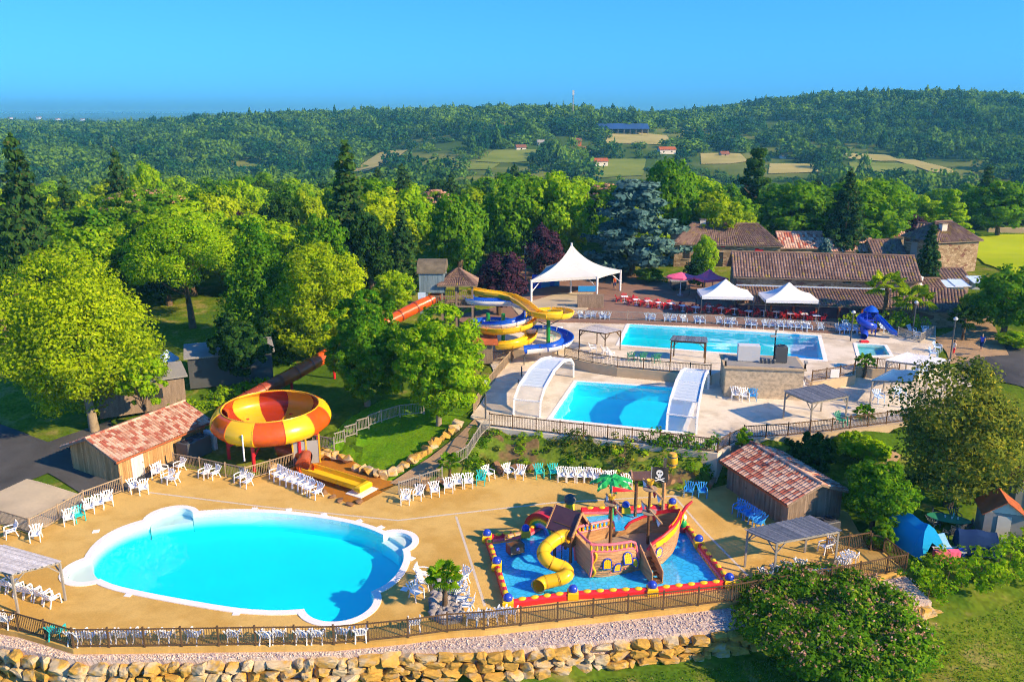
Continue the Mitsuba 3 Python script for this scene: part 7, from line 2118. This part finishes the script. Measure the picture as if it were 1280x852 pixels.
hedge('long bright green hedge running up from the deck corner to the right edge', [site(1150, 742, -.4), site(1190, 732, -.3), site(1240, 720, -.2), site(1290, 700, -.1), site(1340, 690, 0)], 2.3, 2.1, 'l_bright', 40, .11, 3)
hedge('green shrubbery in front of the stone annex', [site(1058, 408, L3), site(1085, 409, L3), site(1120, 410, 3.3), (lambda p: p)(site(1155, 415, 3.3))], 1.8, 1.9, 'l_bright', 26, .15, 4, 'shrubbery')
hedge('sunlit shrub border along the left road below the cabins', [site(222, 516, 1.0), site(250, 506, 1.3), site(285, 494, 1.5), site(330, 484, 1.7)], 1.6, 1.0, 'l_bright', 26, .14, 5, 'shrubbery')
hedge('low shrubs on the plaza lawn by the blue-grey cedar', [site(800, 346, 3.6), site(830, 350, 3.6)], 1.6, 1.2, 'l_mid', 26, .16, 6, 'shrubbery')
hedge('dark undergrowth beneath the yellowing tree at the right', [site(1150, 610, .2), site(1190, 600, .3), site(1250, 605, .3)], 1.8, 1.3, 'l_dark', 24, .16, 7, 'shrubbery')
bank = poly_at([(628, 592), (700, 596), (790, 606), (880, 610), (905, 604), (905, 572), (897, 568), (790, 556), (700, 546), (612, 536), (560, 600)], 1.0)
g = np.random.default_rng(8)
for nm, mat, cnt_, lf, lo2, hi2 in (('bank_plants', 'l_bright', 95, .11, .2, .55), ('bank_shrubs', 'l_autumn', 120, .09, .12, .34), ('bank_greens', 'l_mid', 90, .10, .2, .55)):
    cl = []; x0, y0, x1, y1 = bank.bounds
    while len(cl) < cnt_:
        x, y = g.uniform(x0, x1), g.uniform(y0, y1)
        if bank.contains(Point(x, y)):
            rr = g.uniform(lo2, hi2); cl.append([x, y, gz(x, y) + rr * .4, rr])
    scene[nm] = leaf_ply(foliage(cl, 60, lf, 5, .8, .5), mat); labels[nm] = {'kind': 'stuff', 'label': 'low plants growing on the bank between the deck and the covered pool terrace'}
matte('m_drybank', mikit.proc(lambda p, n, uv: mikit.mix((0.19, 0.125, 0.06), (0.13, 0.20, 0.02), mikit.smoothstep(.36, .52, mikit.fbm(p.x * .6, p.y * .6, p.z * .6, 4))) * (.7 + .6 * mikit.noise(p.x * 7, p.y * 7, p.z * 7))))
struct('bank_soil', drape(bank.difference(D0.buffer(.05)).difference(D1.buffer(.05)), .06, .7), 'm_drybank')
leaf('l_grass', (0.10, 0.25, 0.010), (0.21, 0.34, 0.014), (0.30, 0.32, 0.06), .8)


def grass(name, region, n, hgt, seed, label):
    g = np.random.default_rng(seed); x0, y0, x1, y1 = region.bounds; pts = []
    while len(pts) < n:
        q = np.c_[g.uniform(x0, x1, n), g.uniform(y0, y1, n)]; q = q[contains_xy(region, q[:, 0], q[:, 1])]; pts += list(q)
    q = np.array(pts[:n]); z = gz_i(q); p = np.c_[q, z]
    a = g.uniform(0, 6.28, n); d = np.c_[np.cos(a), np.sin(a), np.zeros(n)] * .035
    h = hgt * g.uniform(.5, 1.4, n)[:, None]; tip = p + np.c_[g.normal(size=(n, 2)) * .05, np.ones(n)] * h
    v = np.stack([p - d, p + d, tip], 1).reshape(-1, 3); f = np.arange(3 * n).reshape(-1, 3)
    nn = np.repeat(np.c_[g.normal(size=(n, 2)) * .3, np.ones(n)], 3, axis=0); nn /= np.linalg.norm(nn, axis=1, keepdims=True)
    scene[name] = leaf_ply((v, f, nn), 'l_grass'); labels[name] = {'kind': 'stuff', 'label': label}


slope = poly_at([(380, 572), (395, 552), (440, 530), (480, 512), (540, 510), (592, 522), (562, 545), (506, 588), (470, 596), (440, 578)], 1.2)
struct('grass_slope', drape(slope.difference(D0).difference(D1), .05, .7), 'm_lush')
grass('grass', slope.difference(D0), 9000, .10, 1, 'lush green grass on the slope beside the bowl slide')
lawn = Polygon([(p[0], p[1] - .9) for p in WB] + [(46, 50), (48, 30), (-40, 30)]).buffer(0)
grass('lawn_grass', lawn, 60000, .11, 2, 'rough green grass below the boulder wall')
hedge('dark shrubs at the top of the bank below the terrace fence, right part', [site(800, 566, 1.4), site(850, 575, 1.3), site(893, 580, 1.2)], 1.6, 1.2, 'l_mid', 26, .12, 9, 'shrubbery')
hedge('dry brown-green scrub at the middle of the planted bank', [site(690, 556, 1.5), site(740, 562, 1.5), site(790, 570, 1.4)], 1.6, .7, 'l_autumn', 26, .10, 10, 'shrubbery')
# tussocks and weeds here and there on the gravel
# ------------------------------------------------------------------ woods on the hills
for j in range(4):
    g = np.random.default_rng(70 + j)
    if j < 3:
        cl = broad(60 + j, 26, .0, (.2, .42), .5); cl = np.c_[cl[:, :2] * .65, cl[:, 2], cl[:, 3] * .62]
        vfn = foliage(cl, 8, .085, j, .8, .3, wide=.8)
    else:
        cl = conif(80, 6, .0, .03, .8, .5); cl = np.c_[cl[:, :2] * .65, cl[:, 2], cl[:, 3] * .62]; vfn = foliage(cl, 4, .10, j, .6, .3, wide=.8)
    scene[f'wood_shape_{j}'] = {'type': 'shapegroup', 'canopy': leaf_ply(vfn, 'l_forest')}
fields = unary_union(FIELDS + [affinity.translate(q, -q.centroid.x * 16 / q.centroid.y, -16) for q in FIELDS]).buffer(2)
gf = np.random.default_rng(31); k = 0; y = 272.0
while y < 1330:
    s = 8.4 + y * .0056
    half = .66 * y + 40
    for x in np.arange(-half, half, s):
        xx, yy = x + gf.uniform(-.45, .45) * s, y + gf.uniform(-.45, .45) * s
        d = float(meshkit.fbm(np.array([xx / 48., yy / 75., 0.]), 3, 12))
        small = yy < 820 and -90 < xx < 260 and d > .46
        if small and (d > .60 or gf.random() < .25): continue
        if yy < 700 and d > .60: continue
        if fields.contains(Point(xx, yy)): continue
        j = int(gf.integers(0, 3)) if gf.random() > .13 else 3
        sc2 = s / .65 * gf.uniform(.36, 1.0) * (.55 if small else 1); hh = gf.uniform(6.5, 14.5) * (1.15 if j == 3 else 1) * (.42 if small else 1)
        k += 1
        scene[f'woods__{k:04d}'] = {'type': 'instance', 'shapegroup': {'type': 'ref', 'id': f'wood_shape_{j}'},
                                    'to_world': T().translate([float(xx), float(yy), gz(xx, yy) - .8]).rotate([0, 0, 1], float(gf.uniform(0, 360))).scale([sc2 * (.6 if j == 3 else 1), sc2 * (.6 if j == 3 else 1), hh])}
    y += s
labels['woods'] = {'kind': 'stuff', 'label': 'distant mixed woods covering the hills'}

# ------------------------------------------------------------------ far houses
FH = [(750, 208, 16, 8, 7, 'm_wallwhite', 'm_redroof', 'white far house with a small red roof, lowest of the hamlet'), (833, 192, 20, 9, 6, 'm_wallwhite', 'm_redroof', 'lone pink-roofed house right of the hamlet'), (721, 183, 10, 7, 8, 'm_redroof', 'm_redroof', 'red barn at the top of the hamlet'),
      (723, 204, 12, 8, 5, 'm_wallwhite', 'm_redroof', 'low cream house in the middle of the hamlet'), (700, 200, 10, 7, 4, 'm_wallwhite', 'm_redroof', 'long low house at the left of the hamlet'), (651, 188, 12, 7, 5, 'm_wallwhite', 'm_redroof', 'small orange-roofed house among trees left of the hamlet'),
      (676, 182, 9, 7, 5, 'm_wallwhite', 'm_greywall', 'small grey-roofed house left of the red barn'), (733, 190, 9, 7, 4, 'm_render', 'm_redroof', 'small ochre house beside the red barn'), (986, 198, 20, 8, 4, 'm_wallwhite', 'm_redroof', 'far low house at the foot of the right hill'), (905, 195, 10, 7, 3.5, 'm_render', 'm_redroof', 'far small house left of the right-hill meadows'),
      (66, 200, 12, 8, 4, 'm_wallwhite', 'm_greywall', 'far white building in the valley at the left'), (381, 178, 6, 5, 4, 'm_wallwhite', 'm_redroof', 'tiny red-roofed house in the left woods')]
for u, v, L_, D_, H_, wm, rm, lb in FH:
    L_, D_, H_ = L_ * .55, D_ * .55, H_ * .55
    rm = 'm_farroof' if rm == 'm_redroof' and u not in (833, 750) else rm
    p = on_ground(u, v); t = thing('far_house', lb, 'house'); z = p[2] - .5
    m = MB(); m.box((0, 0, H_ / 2), (L_, D_, H_)); part(t, 'wall', m.moved([p[0], p[1], z], .2), wm)
    for s in (-1, 1):
        m = MB(); m.add(*roof_poly([np.array([-L_ / 2 - .4, s * (D_ / 2 + .5), H_ - .1]), np.array([L_ / 2 + .4, s * (D_ / 2 + .5), H_ - .1]), np.array([L_ / 2 + .4, 0, H_ + 1.7]), np.array([-L_ / 2 - .4, 0, H_ + 1.7])], .2)); part(t, 'roof', m.moved([p[0], p[1], z], .2), rm)
    for s in (-1, 1):
        m = MB(); m.add([(s * L_ / 2, -D_ / 2, H_), (s * L_ / 2, D_ / 2, H_), (s * L_ / 2, 0, H_ + 1.6)], [[0, 1, 2]]); part(t, 'gable', m.moved([p[0], p[1], z], .2), wm)
    for x in ((-.25, .25) if L_ > 8 else (0,)):
        m = MB(); m.box((x * L_, -D_ / 2 - .03, H_ * .55), (.9, .1, 1.0)); part(t, 'window', m.moved([p[0], p[1], z], .2), 'g_window')
gloss('p_solar', (0.03, 0.07, 0.20), .3)
p = on_ground(779, 168); t = thing('solar_barn', 'long open barn with a dark blue roof on the skyline meadow', 'barn')
m = MB(); m.add(*roof_poly([np.array([-20, -6, 4.6]), np.array([20, -6, 4.6]), np.array([20, 5, 8.4]), np.array([-20, 5, 8.4])], .4)); part(t, 'roof', m.moved(p), 'p_solar')
for k in range(9):
    m = MB(); m.box((-19 + 4.75 * k, -5, 2.2), (.4, .4, 4.8)); part(t, 'post', m.moved(p), 'm_greywall')
m = MB(); m.box((0, 4, 3.4), (40, .4, 7)); part(t, 'back_wall', m.moved(p), 'm_dark')
p = on_ground(716, 150); t = thing('antenna', 'thin mast on the wooded skyline', 'mast'); m = MB(); m.tube([p, p + [0, 0, 23]], .5, 5); part(t, 'pole', m, 'm_greywall'); m = MB(); m.box(p + [0, 0, 23], (1.6, 1.6, 4)); part(t, 'head', m, 'p_steel')
for i, (x, y, s) in enumerate([(-2050, 3550, .25), (-1960, 3600, .3), (-1840, 3520, .24), (-1760, 3560, .22)]):
    z = gz(x, y); t = thing('far_building', ['leftmost', 'second', 'third', 'rightmost'][i] + ' of four white specks of a town on the blue plain', 'building', None)
    m = MB(); m.box((x, y, z + 12 * s), (40 * s, 20, 32 * s)); part(t, 'block', m, 'm_whitecloth'); m = MB(); m.box((x, y, z + 30 * s), (42 * s, 22, 3)); part(t, 'roof', m, 'm_redroof')
# the concrete fence line and path by the mown field
p0, p1 = (np.array([*q[:2], gz(*q[:2])]) for q in (site(1236, 281, 3.0), site(1400, 284, 3.0)))
m = MB(); m.bar(p0 + [0, 0, .5], p1 + [0, 0, .5], .6, 1.2); single('field_wall', 'pale low wall along the far edge of the mown field', 'wall', m, 'm_render')

# ------------------------------------------------------------------ the air
lowest = float(GZ.min()) - 1.0
top = max(72.0, float(GZ.max()) + 16)
scene['haze'] = {'type': 'cube', 'to_world': T().translate([0, 7800, (lowest + top) / 2]).scale([9100, 8300, (top - lowest) / 2]), 'bsdf': {'type': 'null'}, 'interior': {'type': 'ref', 'id': 'haze_air'}}
labels['haze'] = {'kind': 'stuff'}
